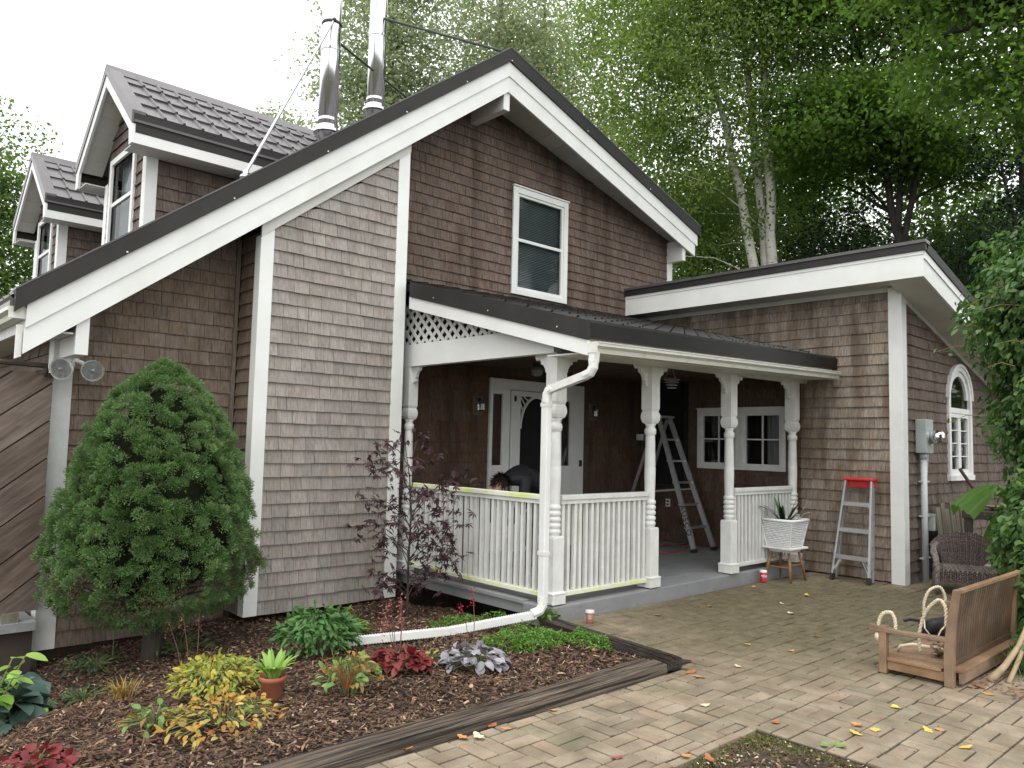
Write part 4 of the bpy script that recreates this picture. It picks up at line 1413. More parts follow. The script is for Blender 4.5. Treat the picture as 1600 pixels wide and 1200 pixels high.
patio = put('patio', [(4.15, -2, -.011), (13, -2, -.011), (13, 3.74, -.011), (9.95, 3.74, -.011), (9.95, 4.93, -.011), (4.84, 4.93, -.011), (4.84, 3.36, -.011), (-2.2, 3.36, -.011), (-2.2, 2.44, -.011), (4.15, 2.44, -.011)],
            [tuple(range(10))], JOINT)
tag(patio, kind='structure')
PIT = .2135
bricks = []
rb_ = random.Random(3)


def brick_geo(x0, y0, x1, y1):
    g, c = .0055, .006
    x0, y0, x1, y1 = x0 + g, y0 + g, x1 - g, y1 - g
    dz_, tx, ty = rb_.gauss(0, .0022), rb_.gauss(0, .009), rb_.gauss(0, .009)
    mx, my = (x0 + x1) / 2, (y0 + y1) / 2
    z = lambda x, y, o: o + dz_ + tx * (x - mx) + ty * (y - my)
    V = []
    for i, o in ((c, 0.0), (0, -.006), (0, -.045)):
        for x, y in ((x0 + i, y0 + i), (x1 - i, y0 + i), (x1 - i, y1 - i), (x0 + i, y1 - i)):
            V.append((x, y, z(x, y, o)))
    F = [(0, 1, 2, 3)]
    for a in (0, 4):
        F += [(a + 4 + k, a + 4 + (k + 1) % 4, a + (k + 1) % 4, a + k) for k in range(4)]
    return V, F


i0, i1 = int(-2.2 / PIT) - 1, int(13 / PIT) + 1
for i in range(i0, i1):
    for j in range(-10, 25):
        X, Y = .10 + i * PIT, 1.975 + (j - 0) * PIT
        for k in range(2):
            if (i + j) % 2 == 0:
                q = (X, Y + k * PIT / 2, X + PIT, Y + (k + 1) * PIT / 2)
            else:
                q = (X + k * PIT / 2, Y, X + (k + 1) * PIT / 2, Y + PIT)
            if not all(on_patio(a, b_) for a in (q[0] + .002, q[2] - .002) for b_ in (q[1] + .002, q[3] - .002)):
                best = None                                   # cut the paver to the edge it meets
                for R in ((-2.2, 2.44, 4.14, 3.34), (4.14, -2, 4.86, 3.34), (4.86, -2, 9.92, 4.90), (9.92, -2, 13, 3.71)):
                    c = (max(q[0], R[0]), max(q[1], R[1]), min(q[2], R[2]), min(q[3], R[3]))
                    if c[2] - c[0] > .025 and c[3] - c[1] > .025 and (best is None or (c[2] - c[0]) * (c[3] - c[1]) > (best[2] - best[0]) * (best[3] - best[1])):
                        best = c
                q = best
            if q:
                bricks.append((seen_size(((q[0] + q[2]) / 2, (q[1] + q[3]) / 2, 0), (0, 0, 1), 1), *brick_geo(*q), rb_.random()))
# a run of edging stretchers along the two planted beds
x = -2.2
while x < 4.10:
    q = (x, 2.375, x + PIT, 2.438)
    bricks.append((seen_size((x, 2.4, 0), (0, 0, 1), .6), *brick_geo(*q), rb_.random()))
    x += PIT
bricks.sort(key=lambda t: -t[0])
rest = MB()
for k, (s, V, F, r) in enumerate(bricks):
    if k < 300 and s > 0:
        put('brick', V, F, BRICK, patio, rnd=[r] * len(F))
    else:
        rest.add(V, F, r)
rest.done('brick_paving', BRICK, patio)['kind'] = 'stuff'

# ------------------------------------------------------------------ planting bed
nx_, ny_ = 90, 70
bx_, by_ = np.meshgrid(np.linspace(-4, 5.02, nx_), np.linspace(3.40, 8.6, ny_))
bz_ = bed_z(bx_, by_) - .012 + .012 * np.sin(bx_ * 13 + by_ * 9) * np.cos(by_ * 15)
bi = np.arange(nx_ * ny_).reshape(ny_, nx_)
bf = np.stack([bi[:-1, :-1], bi[:-1, 1:], bi[1:, 1:], bi[1:, :-1]], -1).reshape(-1, 4)
tag(put('planting_bed', np.stack([bx_, by_, bz_], -1).reshape(-1, 3), bf, SOIL, smooth=True), kind='structure')
V = []
nx_, ny_ = 60, 40
bx2, by2 = np.meshgrid(np.linspace(-2.2, 4.135, nx_), np.linspace(-2, 2.37, ny_))
bz2 = -.022 + .008 * np.sin(bx2 * 9 + by2 * 5) * np.cos(by2 * 11)
bi = np.arange(nx_ * ny_).reshape(ny_, nx_)
bf = np.stack([bi[:-1, :-1], bi[:-1, 1:], bi[1:, 1:], bi[1:, :-1]], -1).reshape(-1, 4)
MOSSY = mat('mossy_soil', [(.025, .018, .012), (.055, .040, .026), (.085, .085, .030)], rough=.95, scale=5, bump=.6, bscale=50)
tag(put('front_bed', np.stack([bx2, by2, bz2], -1).reshape(-1, 3), bf, MOSSY, smooth=True), kind='structure')


def chips(name, n, xr, yr_, zf, m, seed, Lr=(.015, .05), Wr=(.005, .014), ok=None, hi=.02, rpow=1.0):
    rng = np.random.default_rng(seed)
    x = rng.uniform(*xr, n)
    y = rng.uniform(*yr_, n)
    if ok is not None:
        k = ok(x, y)
        x, y = x[k], y[k]
        n = len(x)
    z = zf(x, y) + rng.uniform(-.006, hi, n)
    a = rng.uniform(0, 2 * np.pi, n)
    D = np.stack([np.cos(a), np.sin(a), rng.normal(0, .28, n)], -1)
    N = unit(np.stack([rng.normal(0, .45, n), rng.normal(0, .45, n), np.ones(n)], -1))
    L_ = rng.uniform(*Lr, n) * rng.uniform(.6, 1.3, n)
    W_ = rng.uniform(*Wr, n)
    D = unit(D)
    S = unit(np.cross(D, N))
    P = np.stack([x, y, z], -1)
    V = np.empty((n, 4, 3))
    k1 = (W_ / 2)[:, None]
    V[:, 0] = P - D * (L_ / 2)[:, None] - S * k1 * .7
    V[:, 1] = P - D * (L_ / 2)[:, None] * .9 + S * k1
    V[:, 2] = P + D * (L_ / 2)[:, None] + S * k1 * .6
    V[:, 3] = P + D * (L_ / 2)[:, None] * .92 - S * k1
    o = put(name, V.reshape(-1, 3), np.arange(n * 4).reshape(n, 4), m, rnd=rng.random(n) ** rpow)
    tag(o, kind='stuff')
    return o


chips('wood_mulch', 62000, (-.3, 4.95), (3.55, 7.7), lambda x, y: bed_z(x, y), MULCH, 5)
chips('coarse_wood_mulch', 9000, (-.3, 4.8), (3.55, 6.0), lambda x, y: bed_z(x, y) + .006, MULCH, 6, (.03, .075), (.007, .016), rpow=.8)
PALE = mat('pale_bark_chip', [(.05, .03, .022), (.10, .065, .045), (.40, .33, .25)], rough=.8, scale=3, rnd=.5)
chips('bark_chips', 16000, (1.0, 4.12), (-.2, 2.33), lambda x, y: -.016 + 0 * x, MULCH, 8, (.012, .04), (.006, .016),
      ok=lambda x, y: (x + .9 * y < 6.0 + .25 * np.sin(x * 7)))
chips('pale_stone_chips', 1500, (1.0, 4.12), (-.2, 2.33), lambda x, y: -.006 + 0 * x, mat('pale_chip', [(.42, .36, .28), (.62, .57, .48)], rough=.8, scale=30), 9, (.008, .022), (.006, .014))


# moss and fine weeds creeping on the edges of the front bed
def tufts(name, P, m, seed, L_=(.008, .02), W_=(.004, .008), k=5, spread=.02, zb=.6):
    rng = np.random.default_rng(seed)
    P = np.repeat(np.asarray(P, float), k, axis=0)
    P[:, :2] += rng.normal(0, spread, (len(P), 2))
    D = rand_dirs(len(P), rng, zb, .5)
    N = rand_dirs(len(P), rng, 1.0, 1)
    V, F, R = leaves(P, D, N, rng.uniform(*L_, len(P)), rng.uniform(*W_, len(P)), rng)
    return put(name, V, F, m, rnd=R)


rng = np.random.default_rng(21)
mp = []
for _ in range(1000):
    x = rng.uniform(2.6, 4.10)
    if rng.random() < .8:
        mp.append((x, 2.36 - abs(rng.normal(0, .10)), -.018))
    else:
        y = rng.uniform(1.7, 2.36)
        mp.append((4.12 - abs(rng.normal(0, .06)), y, -.018))
tag(tufts('moss', mp, leaf_mat('moss_green', [(.07, .085, .02), (.12, .13, .03), (.17, .17, .05)], trans=.1), 4), kind='stuff')

# ------------------------------------------------------------------ sleepers edging the bed
def sleeper(name, label, p, q, wd, ht, z, m, seed):
    rng = random.Random(seed)
    p, q = Vector(p), Vector(q)
    d = (q - p)
    Ln = d.length
    d.normalize()
    s = Vector((-d.y, d.x, 0))
    nseg, prof = 60, []
    for k in range(14):                      # rough section with deep checks along the grain
        prof.append(k)
    sec = []
    cracks = set(rng.sample(range(3, 38), 10))
    nT = 41
    for k in range(nT):
        u = -wd / 2 + wd * k / (nT - 1)
        dep = 0 if k in (0, nT - 1) else (-.013 if k in cracks else rng.uniform(-.002, .002))
        sec.append((u, ht + dep - .010 * (abs(u) / (wd / 2)) ** 6))
    sec = [(-wd / 2 - .003, 0), (-wd / 2, ht * .5)] + sec + [(wd / 2 + .002, ht * .5), (wd / 2, 0)]
    V, F = [], []
    n = len(sec)
    ph = [rng.uniform(0, 6) for _ in range(n)]
    for i in range(nseg + 1):
        t = i / nseg * Ln
        for k, (u, h) in enumerate(sec):
            w = .003 * math.sin(t * 3 + ph[k]) + rng.uniform(-.002, .002)
            V.append(p + d * t + s * (u + (.004 * math.sin(t * 5 + ph[k]) if 0 < k < n - 1 else 0)) + Vector((0, 0, z + h + (w if 1 < k < n - 2 else 0))))
        if i:
            for k in range(n - 1):
                F.append(((i - 1) * n + k, i * n + k, i * n + k + 1, (i - 1) * n + k + 1))
    F.append(tuple(range(n)))
    F.append(tuple(range(nseg * n, (nseg + 1) * n))[::-1])
    o = put(name, V, F, m)
    return tag(o, label, 'timber', 'sleepers edging the planting bed')


sleeper('timber_sleeper', 'long grooved brown sleeper between the mulch bed and the brick path', (-1.2, 3.47, 0), (4.70, 3.50, 0), .21, .075, -.03, TIMBER, 2)
sleeper('timber_sleeper', 'short dark sleeper running from the porch step down to the path', (4.80, 3.40, 0), (4.98, 4.86, 0), .15, .085, -.02, TIMBER_WET, 3)

# ------------------------------------------------------------------ fallen leaves
LEAFC = {'o': ('orange', (.42, .17, .05), (.52, .27, .11)), 'r': ('rust brown', (.26, .09, .035), (.36, .14, .06)), 'y': ('yellow', (.50, .36, .05), (.60, .46, .12)),
         'p': ('pale tan', (.55, .42, .27), (.66, .54, .38)), 'g': ('green', (.11, .20, .04), (.17, .28, .07)), 'm': ('maroon', (.20, .05, .04), (.28, .09, .07))}
LM = {k: mat('fallen_%s' % v[0].replace(' ', '_'), [v[1], v[2]], rough=.6, scale=30) for k, v in LEAFC.items()}
FL = [(4.90,4.23,'p'),(4.40,3.48,'o'),(3.43,3.31,'o'),(2.99,3.35,'r'),(3.02,3.27,'o'),(2.75,3.32,'o'),(2.82,3.27,'p'),(3.19,2.61,'m'),(4.78,3.25,'r'),(4.73,3.15,'o'),(5.17,3.11,'p'),(5.91,3.08,'o'),(5.81,3.41,'y'),(4.24,2.78,'p'),(4.32,2.35,'r'),(4.20,2.00,'g'),(3.49,2.40,'o'),(3.55,2.30,'r'),(6.54,3.17,'r'),(5.16,2.00,'y'),(4.66,1.92,'y'),(4.52,1.97,'y'),(4.66,2.02,'o'),(4.96,1.68,'o'),(4.90,1.72,'y'),(4.79,1.49,'y'),(5.95,1.71,'o'),(6.08,1.79,'r'),(4.26,1.94,'g'),(8.23,4.75,'o'),(6.87,4.45,'o'),(8.27,4.13,'y'),(6.10,4.52,'o'),(8.41,2.99,'y'),(7.61,4.07,'p'),(7.24,3.78,'p'),(2.43,3.38,'o')]


def curled_leaf(L_, W_, curl, rng):
    V, F = [], []
    k = 6
    for i in range(k + 1):
        t = i / k
        w = W_ * math.sin(math.pi * min(1, t * .96 + .02)) ** .8 * (1 + .25 * math.sin(i * 2.6))
        x = (t - .5) * L_
        zc_ = .004 + curl * (2 * t - 1) ** 2 * L_
        for sg in (-1, 0, 1):
            V.append((x, sg * w / 2, zc_ + abs(sg) * curl * W_ * .5 * (1 + .4 * math.sin(i * 3 + sg))))
        if i:
            for q in (0, 1):
                a = (i - 1) * 3 + q
                F.append((a, a + 3, a + 4, a + 1))
    return V, F


def zone(x, y):
    if x < 4.4 and y > 3.2:
        return 'on the brick path along the long sleeper'
    if x < 4.4 and y > 2.45:
        return 'on the narrow brick path before the front bed'
    if x < 4.45 and y < 2.45:
        return 'at the edge of the front bark bed'
    if y < 2.1 and x < 5.3:
        return 'on the pale pavers at the front right'
    if y < 2.1:
        return 'on the pavers below the dry vine stems'
    if x < 5.3:
        return 'on the bricks near the end of the sleepers'
    if y > 4.3:
        return 'on the bricks close to the porch step'
    return 'on the mossy middle of the patio'


lrng = random.Random(11)
fl_ = []
for x, y, c in FL:
    V, F = curled_leaf(lrng.uniform(.055, .095), lrng.uniform(.035, .055), lrng.uniform(.03, .13), lrng)
    o = put('fallen_leaf', V, F, LM[c], smooth=False)
    o.location = (x, y, .003)
    o.rotation_euler = (lrng.uniform(-.15, .15), lrng.uniform(-.15, .15), lrng.uniform(0, 6.28))
    q_ = _MI[:3, :3] @ np.array((x, y, 0)) + _MI[:3, 3]
    fl_.append(('curled %s leaf lying %s' % (LEAFC[c][0], zone(x, y)), q_[0] / -q_[2], o))
for lab in sorted(set(f[0] for f in fl_)):
    same = sorted([f for f in fl_ if f[0] == lab], key=lambda f: f[1])
    for k, f in enumerate(same):
        place = '' if len(same) == 1 else ', leftmost' if k == 0 else ', rightmost' if k == len(same) - 1 else ', %s from left' % ('second', 'third', 'fourth')[k - 1]
        tag(f[2], lab + place, 'leaf', 'fallen leaves')
# crumbs of dirt and tiny seeds strewn over the bricks
chips('leaf_crumbs', 900, (3.0, 9.8), (1.2, 4.8), lambda x, y: .004 + 0 * x, MULCH, 31, (.006, .022), (.003, .010), ok=lambda x, y: ~((x < 4.15) & (y < 2.4)), hi=.006)
# ------------------------------------------------------------------ wooden swing bench standing on the patio
bench = thing('swing_bench', 'low wooden swing bench with rope loops standing on the pavers', 'bench', (6.6, 2.15, 0))
bx0, bx1 = 5.90, 7.40
for x in (bx0 + .03, bx1 - .03):
    MB().bar((x, 2.375, 0), (x, 2.375, .335), .055, .055, up=(0, 1, 0)).done('leg', WOOD_BENCH, bench, bevel=.004)
    mb = MB()
    mb.prism([(x - .028, 1.905, 0), (x - .028, 1.965, 0), (x - .028, 1.965, .25), (x - .028, 1.945, .42), (x - .028, 1.90, .665), (x - .028, 1.86, .665), (x - .028, 1.895, .42), (x - .028, 1.905, .25)], (.056, 0, 0))
    mb.done('back_leg', WOOD_BENCH, bench, bevel=.004)
    MB().prism([(x - .03, 2.47, .285), (x - .03, 1.95, .30), (x - .03, 1.95, .33), (x - .03, 2.25, .318), (x - .03, 2.47, .335)], (.06, 0, 0)).done('arm', WOOD_BENCH, bench, bevel=.005)
    MB().box((x - .014, 1.966, .030), (x + .014, 2.346, .092)).done('end_rail', WOOD_BENCH, bench, bevel=.003)
MB().box((bx0 + .06, 2.36, .030), (bx1 - .06, 2.386, .092)).done('front_rail', WOOD_BENCH, bench, bevel=.003)
MB().box((bx0 + .06, 1.865, .025), (bx1 - .06, 1.89, .095)).done('rear_rail', WOOD_BENCH, bench, bevel=.003)
n_ = 27
for i in range(n_):
    x = bx0 + .006 + (bx1 - bx0 - .012) * i / n_
    w_ = (bx1 - bx0 - .012) / n_ - .010
    y1_ = 2.345 if i in (0, n_ - 1) else 2.40
    MB().box((x, 1.985, .094), (x + w_, y1_, .114), random.random()).done('seat_slat', WOOD_BENCH, bench, bevel=.002)
MB().box((bx0 + .062, 1.862, .0955), (bx1 - .062, 1.978, .116)).done('rear_board', WOOD_BENCH, bench, bevel=.004)
for i in range(26):
    x = bx0 + .065 + (bx1 - bx0 - .13) * i / 26
    w_ = (bx1 - bx0 - .13) / 26 - .007
    MB().prism([(x, 1.950, .165), (x + w_, 1.950, .165), (x + w_, 1.930, .42), (x, 1.930, .42)], (0, -.014, 0), random.random()).prism([(x, 1.930, .4202), (x + w_, 1.930, .4202), (x + w_, 1.893, .634), (x, 1.893, .634)], (0, -.014, 0), random.random()).done('back_slat', WOOD_BACK, bench)
MB().bar((bx0 + .06, 1.884, .647), (bx1 - .06, 1.884, .647), .042, .026).done('top_rail', WOOD_BENCH, bench, bevel=.004)
MB().bar((bx0 + .06, 1.943, .150), (bx1 - .06, 1.943, .150), .03, .03).done('lower_back_rail', WOOD_BACK, bench)


def rope(mb, pts, r_=.0115, turns=30):
    """two strands laid round a curve"""
    P = [Vector(p) for p in pts]
    S = []
    k = 8
    for i in range(len(P) - 1):
        p0, p1, p2, p3 = P[max(0, i - 1)], P[i], P[i + 1], P[min(len(P) - 1, i + 2)]
        for j in range(k):
            t = j / k
            S.append(.5 * ((2 * p1) + (p2 - p0) * t + (2 * p0 - 5 * p1 + 4 * p2 - p3) * t * t + (3 * p1 - p0 - 3 * p2 + p3) * t ** 3))
    S.append(P[-1])
    for ph in (0, math.pi):
        Q = []
        for i, p in enumerate(S):
            d = (S[min(i + 1, len(S) - 1)] - S[max(0, i - 1)]).normalized()
            a = d.cross(Vector((.2, .9, .35))).normalized()
            b_ = d.cross(a)
            t = 2 * math.pi * turns * i / len(S) / 2 + ph
            Q.append(p + (a * math.cos(t) + b_ * math.sin(t)) * r_ * .62)
        mb.tube(Q, r_ * .75, 6)
    return mb


def loop(c0, c1, h, wd=0):
    c0, c1 = Vector(c0), Vector(c1)
    m_ = (c0 + c1) / 2
    return [c0, c0 + Vector((0, 0, h * .55)), c0.lerp(c1, .2) + Vector((0, 0, h * .92)), m_ + Vector((0, 0, h)), c0.lerp(c1, .8) + Vector((0, 0, h * .9)), c1 + Vector((0, 0, h * .5)), c1]


rope(MB(), loop((5.93, 2.41, .26), (5.95, 2.30, .30), .15)).done('rope_loop', ROPE, bench, smooth=True)
MB().ball((5.93, 2.41, .25), .032, .032, .04, 8, 6).done('rope_knot', ROPE, bench, smooth=True)
rope(MB(), loop((6.02, 2.16, .18), (5.95, 1.96, .40), .24)).done('rope_loop', ROPE, bench, smooth=True)
rope(MB(), loop((7.25, 2.56, .18), (7.36, 2.43, .26), .22)).done('rope_loop', ROPE, bench, smooth=True)
MB().tube([(6.14, 2.36, .125), (6.13, 2.33, .165), (6.16, 2.26, .185), (6.20, 2.15, .18), (6.24, 2.04, .17)], .013, 8).done('rope_end', ROPE, bench, smooth=True)
# net bundle, bag and jar lying on the seat
rngb = random.Random(5)
nb_ = MB()
for i in range(16):
    c = Vector((6.24 + rngb.uniform(-.05, .05), 2.07 + rngb.uniform(-.05, .05), .185 + rngb.uniform(-.045, .05)))
    ax_ = Vector((rngb.gauss(0, 1), rngb.gauss(0, 1), rngb.gauss(0, 1))).normalized()
    u_ = ax_.cross(Vector((.3, .5, .8))).normalized()
    v_ = ax_.cross(u_)
    q = rngb.uniform(.02, .045)
    nb_.tube([c + (u_ * math.cos(t) + v_ * math.sin(t) * .7) * q for t in [k * .7 for k in range(10)]], .008, 5, r=rngb.random())
tag(nb_.done('rope_bundle', mat('brown_mesh', [(.07, .045, .03), (.34, .24, .16)], rough=.8, scale=25), None, smooth=True), 'tangled brown rope bundle on the near end of the bench seat', 'rope bundle')
bag = thing('bag', 'black cloth bag with white drawstring on the far part of the bench', 'bag', (6.9, 2.2, .116))
V, F = [], []
bb = MB().ball((6.86, 2.33, .245), .17, .12, .095, 14, 9)
for i, v in enumerate(bb.V):
    k = 1 + .20 * math.sin(v[0] * 31 + v[2] * 17) + .16 * math.sin(v[1] * 43 + v[2] * 30)
    bb.V[i] = (6.86 + (v[0] - 6.86) * k, 2.33 + (v[1] - 2.33) * k, max(.116, .195 + (v[2] - .245) * k * .8))
bb.done('body', JACKET, bag, smooth=True)
MB().tube([(6.74, 2.42, .25), (6.68, 2.47, .26), (6.66, 2.51, .245)], .012, 6).done('strap', JACKET, bag)
MB().tube([(6.74, 2.38, .265), (6.69, 2.36, .21), (6.71, 2.33, .16), (6.76, 2.29, .125)], .006, 5).tube([(6.79, 2.22, .26), (6.72, 2.25, .21), (6.71, 2.27, .16)], .006, 5).done('drawstring', ROPE, bag)
jar = thing('jar', 'blue grey jar with pale lid beside the bag on the bench', 'jar', (6.92, 2.14, .116))
MB().lathe([(.06, .001), (.066, .02), (.066, .16), (.05, .175)], (6.92, 2.14, .116), 16).done('body', mat('slate_blue_plastic', [(.06, .09, .13), (.09, .12, .16)], rough=.3), jar, smooth=True)
MB().lathe([(.062, .176), (.064, .215), (.055, .222)], (6.92, 2.14, .116), 16).done('lid', mat('pale_blue_lid', [(.50, .58, .66), (.6, .66, .72)], rough=.3), jar)

# ------------------------------------------------------------------ folded step ladder with red top
sl = thing('step_ladder', 'folded aluminium step ladder with red top leaning on the wing wall', 'ladder', (9.6, 4.2, 0))
A0, A1 = Vector((9.545, 4.435, .03)), Vector((9.545, 3.985, .03))
B0, B1 = Vector((9.745, 4.335, 1.235)), Vector((9.745, 4.02, 1.235))
for a, b_ in ((A0, B0), (A1, B1)):
    mb = MB()
    d = (b_ - a).normalized()
    mb.bar(a, b_, .022, .058, up=(1, 0, 0))
    mb.done('front_rail', ALU, sl, bevel=.002)
    off = Vector((.095, 0, -.01))
    MB().bar(a + off + Vector((.02, 0, -.0)), b_ + off * .55, .018, .030, up=(1, 0, 0)).done('rear_rail', ALU, sl)
    MB().bar(a - Vector((0, 0, .03)) - Vector((.006, 0, 0)), a + d * .055, .036, .07, up=(1, 0, 0)).done('foot', BLACKM, sl)
    mb = MB()
    for q in range(5):
        t = .1 + q * .17
        p = a.lerp(b_, t) + Vector((.03, 0, 0))
        p2 = a.lerp(b_, t + .10) + Vector((.085, 0, 0))
        mb.bar(p, p2, .006, .014, up=(0, 1, 0))
    mb.done('side_brace', ALU, sl)
for z, in ((.30,), (.63,), (.95,)):
    t = (z - .03) / 1.205
    p, q = A0.lerp(B0, t), A1.lerp(B1, t)
    MB().add([p + Vector((-.035, -.012, -.03)), q + Vector((-.035, .012, -.03)), q + Vector((-.035, .012, .02)), p + Vector((-.035, -.012, .02)),
              p + Vector((.05, -.012, -.03)), q + Vector((.05, .012, -.03)), q + Vector((.05, .012, .02)), p + Vector((.05, -.012, .02))],
             [(0, 3, 2, 1), (3, 7, 6, 2), (0, 4, 7, 3), (1, 2, 6, 5), (4, 5, 6, 7), (0, 1, 5, 4)]).done('step', ALU, sl, bevel=.002)
for p, q, sg in ((A0, B0, -1), (A1, B1, 1)):
    a, b_ = p.lerp(q, .07), p.lerp(q, .215) + Vector((0, sg * .085, 0))
    MB().bar(a + Vector((-.025, 0, 0)), b_ + Vector((-.025, 0, 0)), .012, .004, up=(1, 0, 0)).bar(a + Vector((.03, 0, 0)), b_ + Vector((.03, 0, 0)), .012, .004, up=(1, 0, 0)).done('knee_brace', ALU, sl)
a, b_ = A1.lerp(B1, .72), A1.lerp(B1, .765) + Vector((0, .07, 0))
MB().bar(a + Vector((-.025, 0, 0)), b_ + Vector((-.025, 0, 0.0)), .012, .004, up=(1, 0, 0)).done('knee_brace', ALU, sl)
MB().box((9.705, 3.985, 1.236), (9.86, 4.372, 1.268)).box((9.78, 4.00, 1.15), (9.85, 4.355, 1.235)).done('top_cap', RED, sl, bevel=.010)

# ------------------------------------------------------------------ stool, basket planter, its plant
stl = thing('stool', 'small wooden stool with white painted top beside the porch step', 'stool', (9.04, 4.79, 0))
for sx, sy in ((-1, -1), (1, -1), (-1, 1), (1, 1)):
    MB().tube([(9.04 + sx * .185, 4.79 + sy * .17, .0), (9.04 + sx * .155, 4.79 + sy * .145, .18), (9.04 + sx * .12, 4.79 + sy * .11, .372)], [.015, .019, .017], 8).done('leg', WOOD_LEG, stl, smooth=True)
for sg in (-1, 1):
    MB().tube([(9.04 + sg * .155, 4.79 - .145, .17), (9.04 + sg * .155, 4.79 + .145, .17)], .010, 6).done('stretcher', WOOD_LEG, stl)
    MB().tube([(9.04 - .155, 4.79 + sg * .145, .20), (9.04 + .155, 4.79 + sg * .145, .20)], .010, 6).done('stretcher', WOOD_LEG, stl)
MB().box((8.83, 4.59, .386), (9.25, 4.99, .412)).done('seat', WHITE_OLD, stl, bevel=.008)
MB().box((8.90, 4.66, .35), (9.18, 4.92, .385)).done('apron', WHITE_OLD, stl)
pot = thing('basket_planter', 'square white wicker planter standing on the wooden stool', 'planter', (9.04, 4.80, .413))
cx, cy = 9.04, 4.80
hb, ht_ = .150, .205
for k in range(15):
    t = k / 14
    z = .425 + t * .30
    h = hb + (ht_ - hb) * t
    pts = []
    for (ax_, ay_), (bx_, by_) in (((-1, -1), (1, -1)), ((1, -1), (1, 1)), ((1, 1), (-1, 1)), ((-1, 1), (-1, -1))):
        for i in range(10):
            f = i / 10
            nx2, ny2 = (by_ - ay_) / 2, -(bx_ - ax_) / 2
            w_ = .006 * math.cos(math.pi * (i * 2 + k) / 2.0)
            pts.append((cx + (ax_ + (bx_ - ax_) * f) * h + nx2 * w_, cy + (ay_ + (by_ - ay_) * f) * h + ny2 * w_, z + .003 * math.sin(i * 3.1 + k)))
    pts.append(pts[0])
    MB().tube(pts, .0105, 6, caps=False, r=random.random()).done('weave_strand', WICKERW, pot, smooth=True)
MB().prism([(cx - hb + .008, cy - hb + .008, .414), (cx + hb - .008, cy - hb + .008, .414), (cx + hb - .008, cy + hb - .008, .414), (cx - hb + .008, cy + hb - .008, .414)], (0, 0, .02)).done('liner_base', WICKERW, pot)
V = []
for h, z in ((hb - .012, .434), (ht_ - .014, .722)):
    V += [(cx - h, cy - h, z), (cx + h, cy - h, z), (cx + h, cy + h, z), (cx - h, cy + h, z)]
MB().add(V, [(0, 1, 5, 4), (1, 2, 6, 5), (2, 3, 7, 6), (3, 0, 4, 7)]).done('liner', mat('white_wicker_shadowed', [(.30, .30, .30), (.40, .40, .40)], rough=.8), pot)  # grey copy of the white wicker, shade inside the weave put into its colour
r_ = MB()
h = ht_ + .006
for i in range(4):
    c0 = [(-1, -1), (1, -1), (1, 1), (-1, 1)]
    a, b_ = c0[i], c0[(i + 1) % 4]
    r_.tube([(cx + a[0] * h, cy + a[1] * h, .738), (cx + (a[0] + b_[0]) * h / 2, cy + (a[1] + b_[1]) * h / 2, .734), (cx + b_[0] * h, cy + b_[1] * h, .738)], .018, 8)
r_.done('rim', WICKERW, pot, smooth=True)
for a in ((-1, -1), (1, -1), (1, 1), (-1, 1)):
    MB().tube([(cx + a[0] * hb, cy + a[1] * hb, .414), (cx + a[0] * ht_, cy + a[1] * ht_, .735)], .013, 6).done('corner_stake', WICKERW, pot)
MB().box((cx - ht_ + .02, cy - ht_ + .02, .68), (cx + ht_ - .02, cy + ht_ - .02, .70)).done('soil', SOIL, pot)


def strap(mb, base, d, L_, W_, bend, k=7, r=0.0, twist=0.0, up0=1.0):
    """a long leaf that rises and arches over"""
    base, d = Vector(base), Vector(d).normalized()
    s0 = d.cross(Vector((0, 0, 1))).normalized()
    o = len(mb.V)
    p = base.copy()
    ang = up0
    for i in range(k + 1):
        t = i / k
        w = W_ * (math.sin(math.pi * (0.12 + .88 * t)) ** .7 if t < 1 else .02)
        dirv = d * math.cos(ang) + Vector((0, 0, 1)) * math.sin(ang)
        nrm = s0.cross(dirv)
        s = s0 * math.cos(twist * t) + nrm * math.sin(twist * t)
        mb.V += [tuple(p - s * w / 2 + nrm * w * -.12), tuple(p), tuple(p + s * w / 2 + nrm * w * -.12)]
        if i:
            for q in (0, 1):
                a = o + (i - 1) * 3 + q
                mb.F.append((a, a + 1, a + 4, a + 3))
                mb.R.append(r)
        p = p + dirv * (L_ / k)
        ang -= bend / k
    return mb


pl = thing('potted_plant', 'dark strap leaved plant growing in the white wicker planter', 'plant', (cx, cy, .70))
prng = random.Random(8)
for a, L_, W_, bd, u0, m_ in ((2.6, .42, .055, .9, .95, L_SNAKE), (2.3, .36, .05, 1.0, 1.15, L_SNAKE), (1.9, .44, .045, .3, 1.4, L_PEONY), (3.4, .30, .06, .5, 1.1, L_SNAKE), (-.5, .30, .06, .6, 1.2, L_SNAKE), (-1.2, .33, .07, .3, 1.35, L_SNAKE),
                               (0.6, .26, .05, .5, 1.2, L_SNAKE), (3.9, .26, .06, 1.2, .75, L_SNAKE), (5.3, .30, .055, .7, 1.0, L_SNAKE), (1.2, .36, .04, .4, 1.3, L_PEONY), (4.6, .24, .06, .8, .9, L_SNAKE), (2.9, .40, .035, .2, 1.45, L_SNAKE)):
    strap(MB(), (cx + .04 * math.cos(a), cy + .04 * math.sin(a), .70), (math.cos(a), math.sin(a), 0), L_ * .95, W_, bd, r=prng.random(), up0=u0, twist=prng.uniform(-.5, .5)).done('leaf', m_, pl, smooth=True)
MB().tube([(cx + .1, cy - .1, .70), (cx + .16, cy - .16, .86), (cx + .22, cy - .2, .96)], .005, 5).tube([(cx + .1, cy - .12, .70), (cx + .2, cy - .14, .80), (cx + .26, cy - .2, .83)], .005, 5).done('dry_stalk', DRYSTEM, pl)

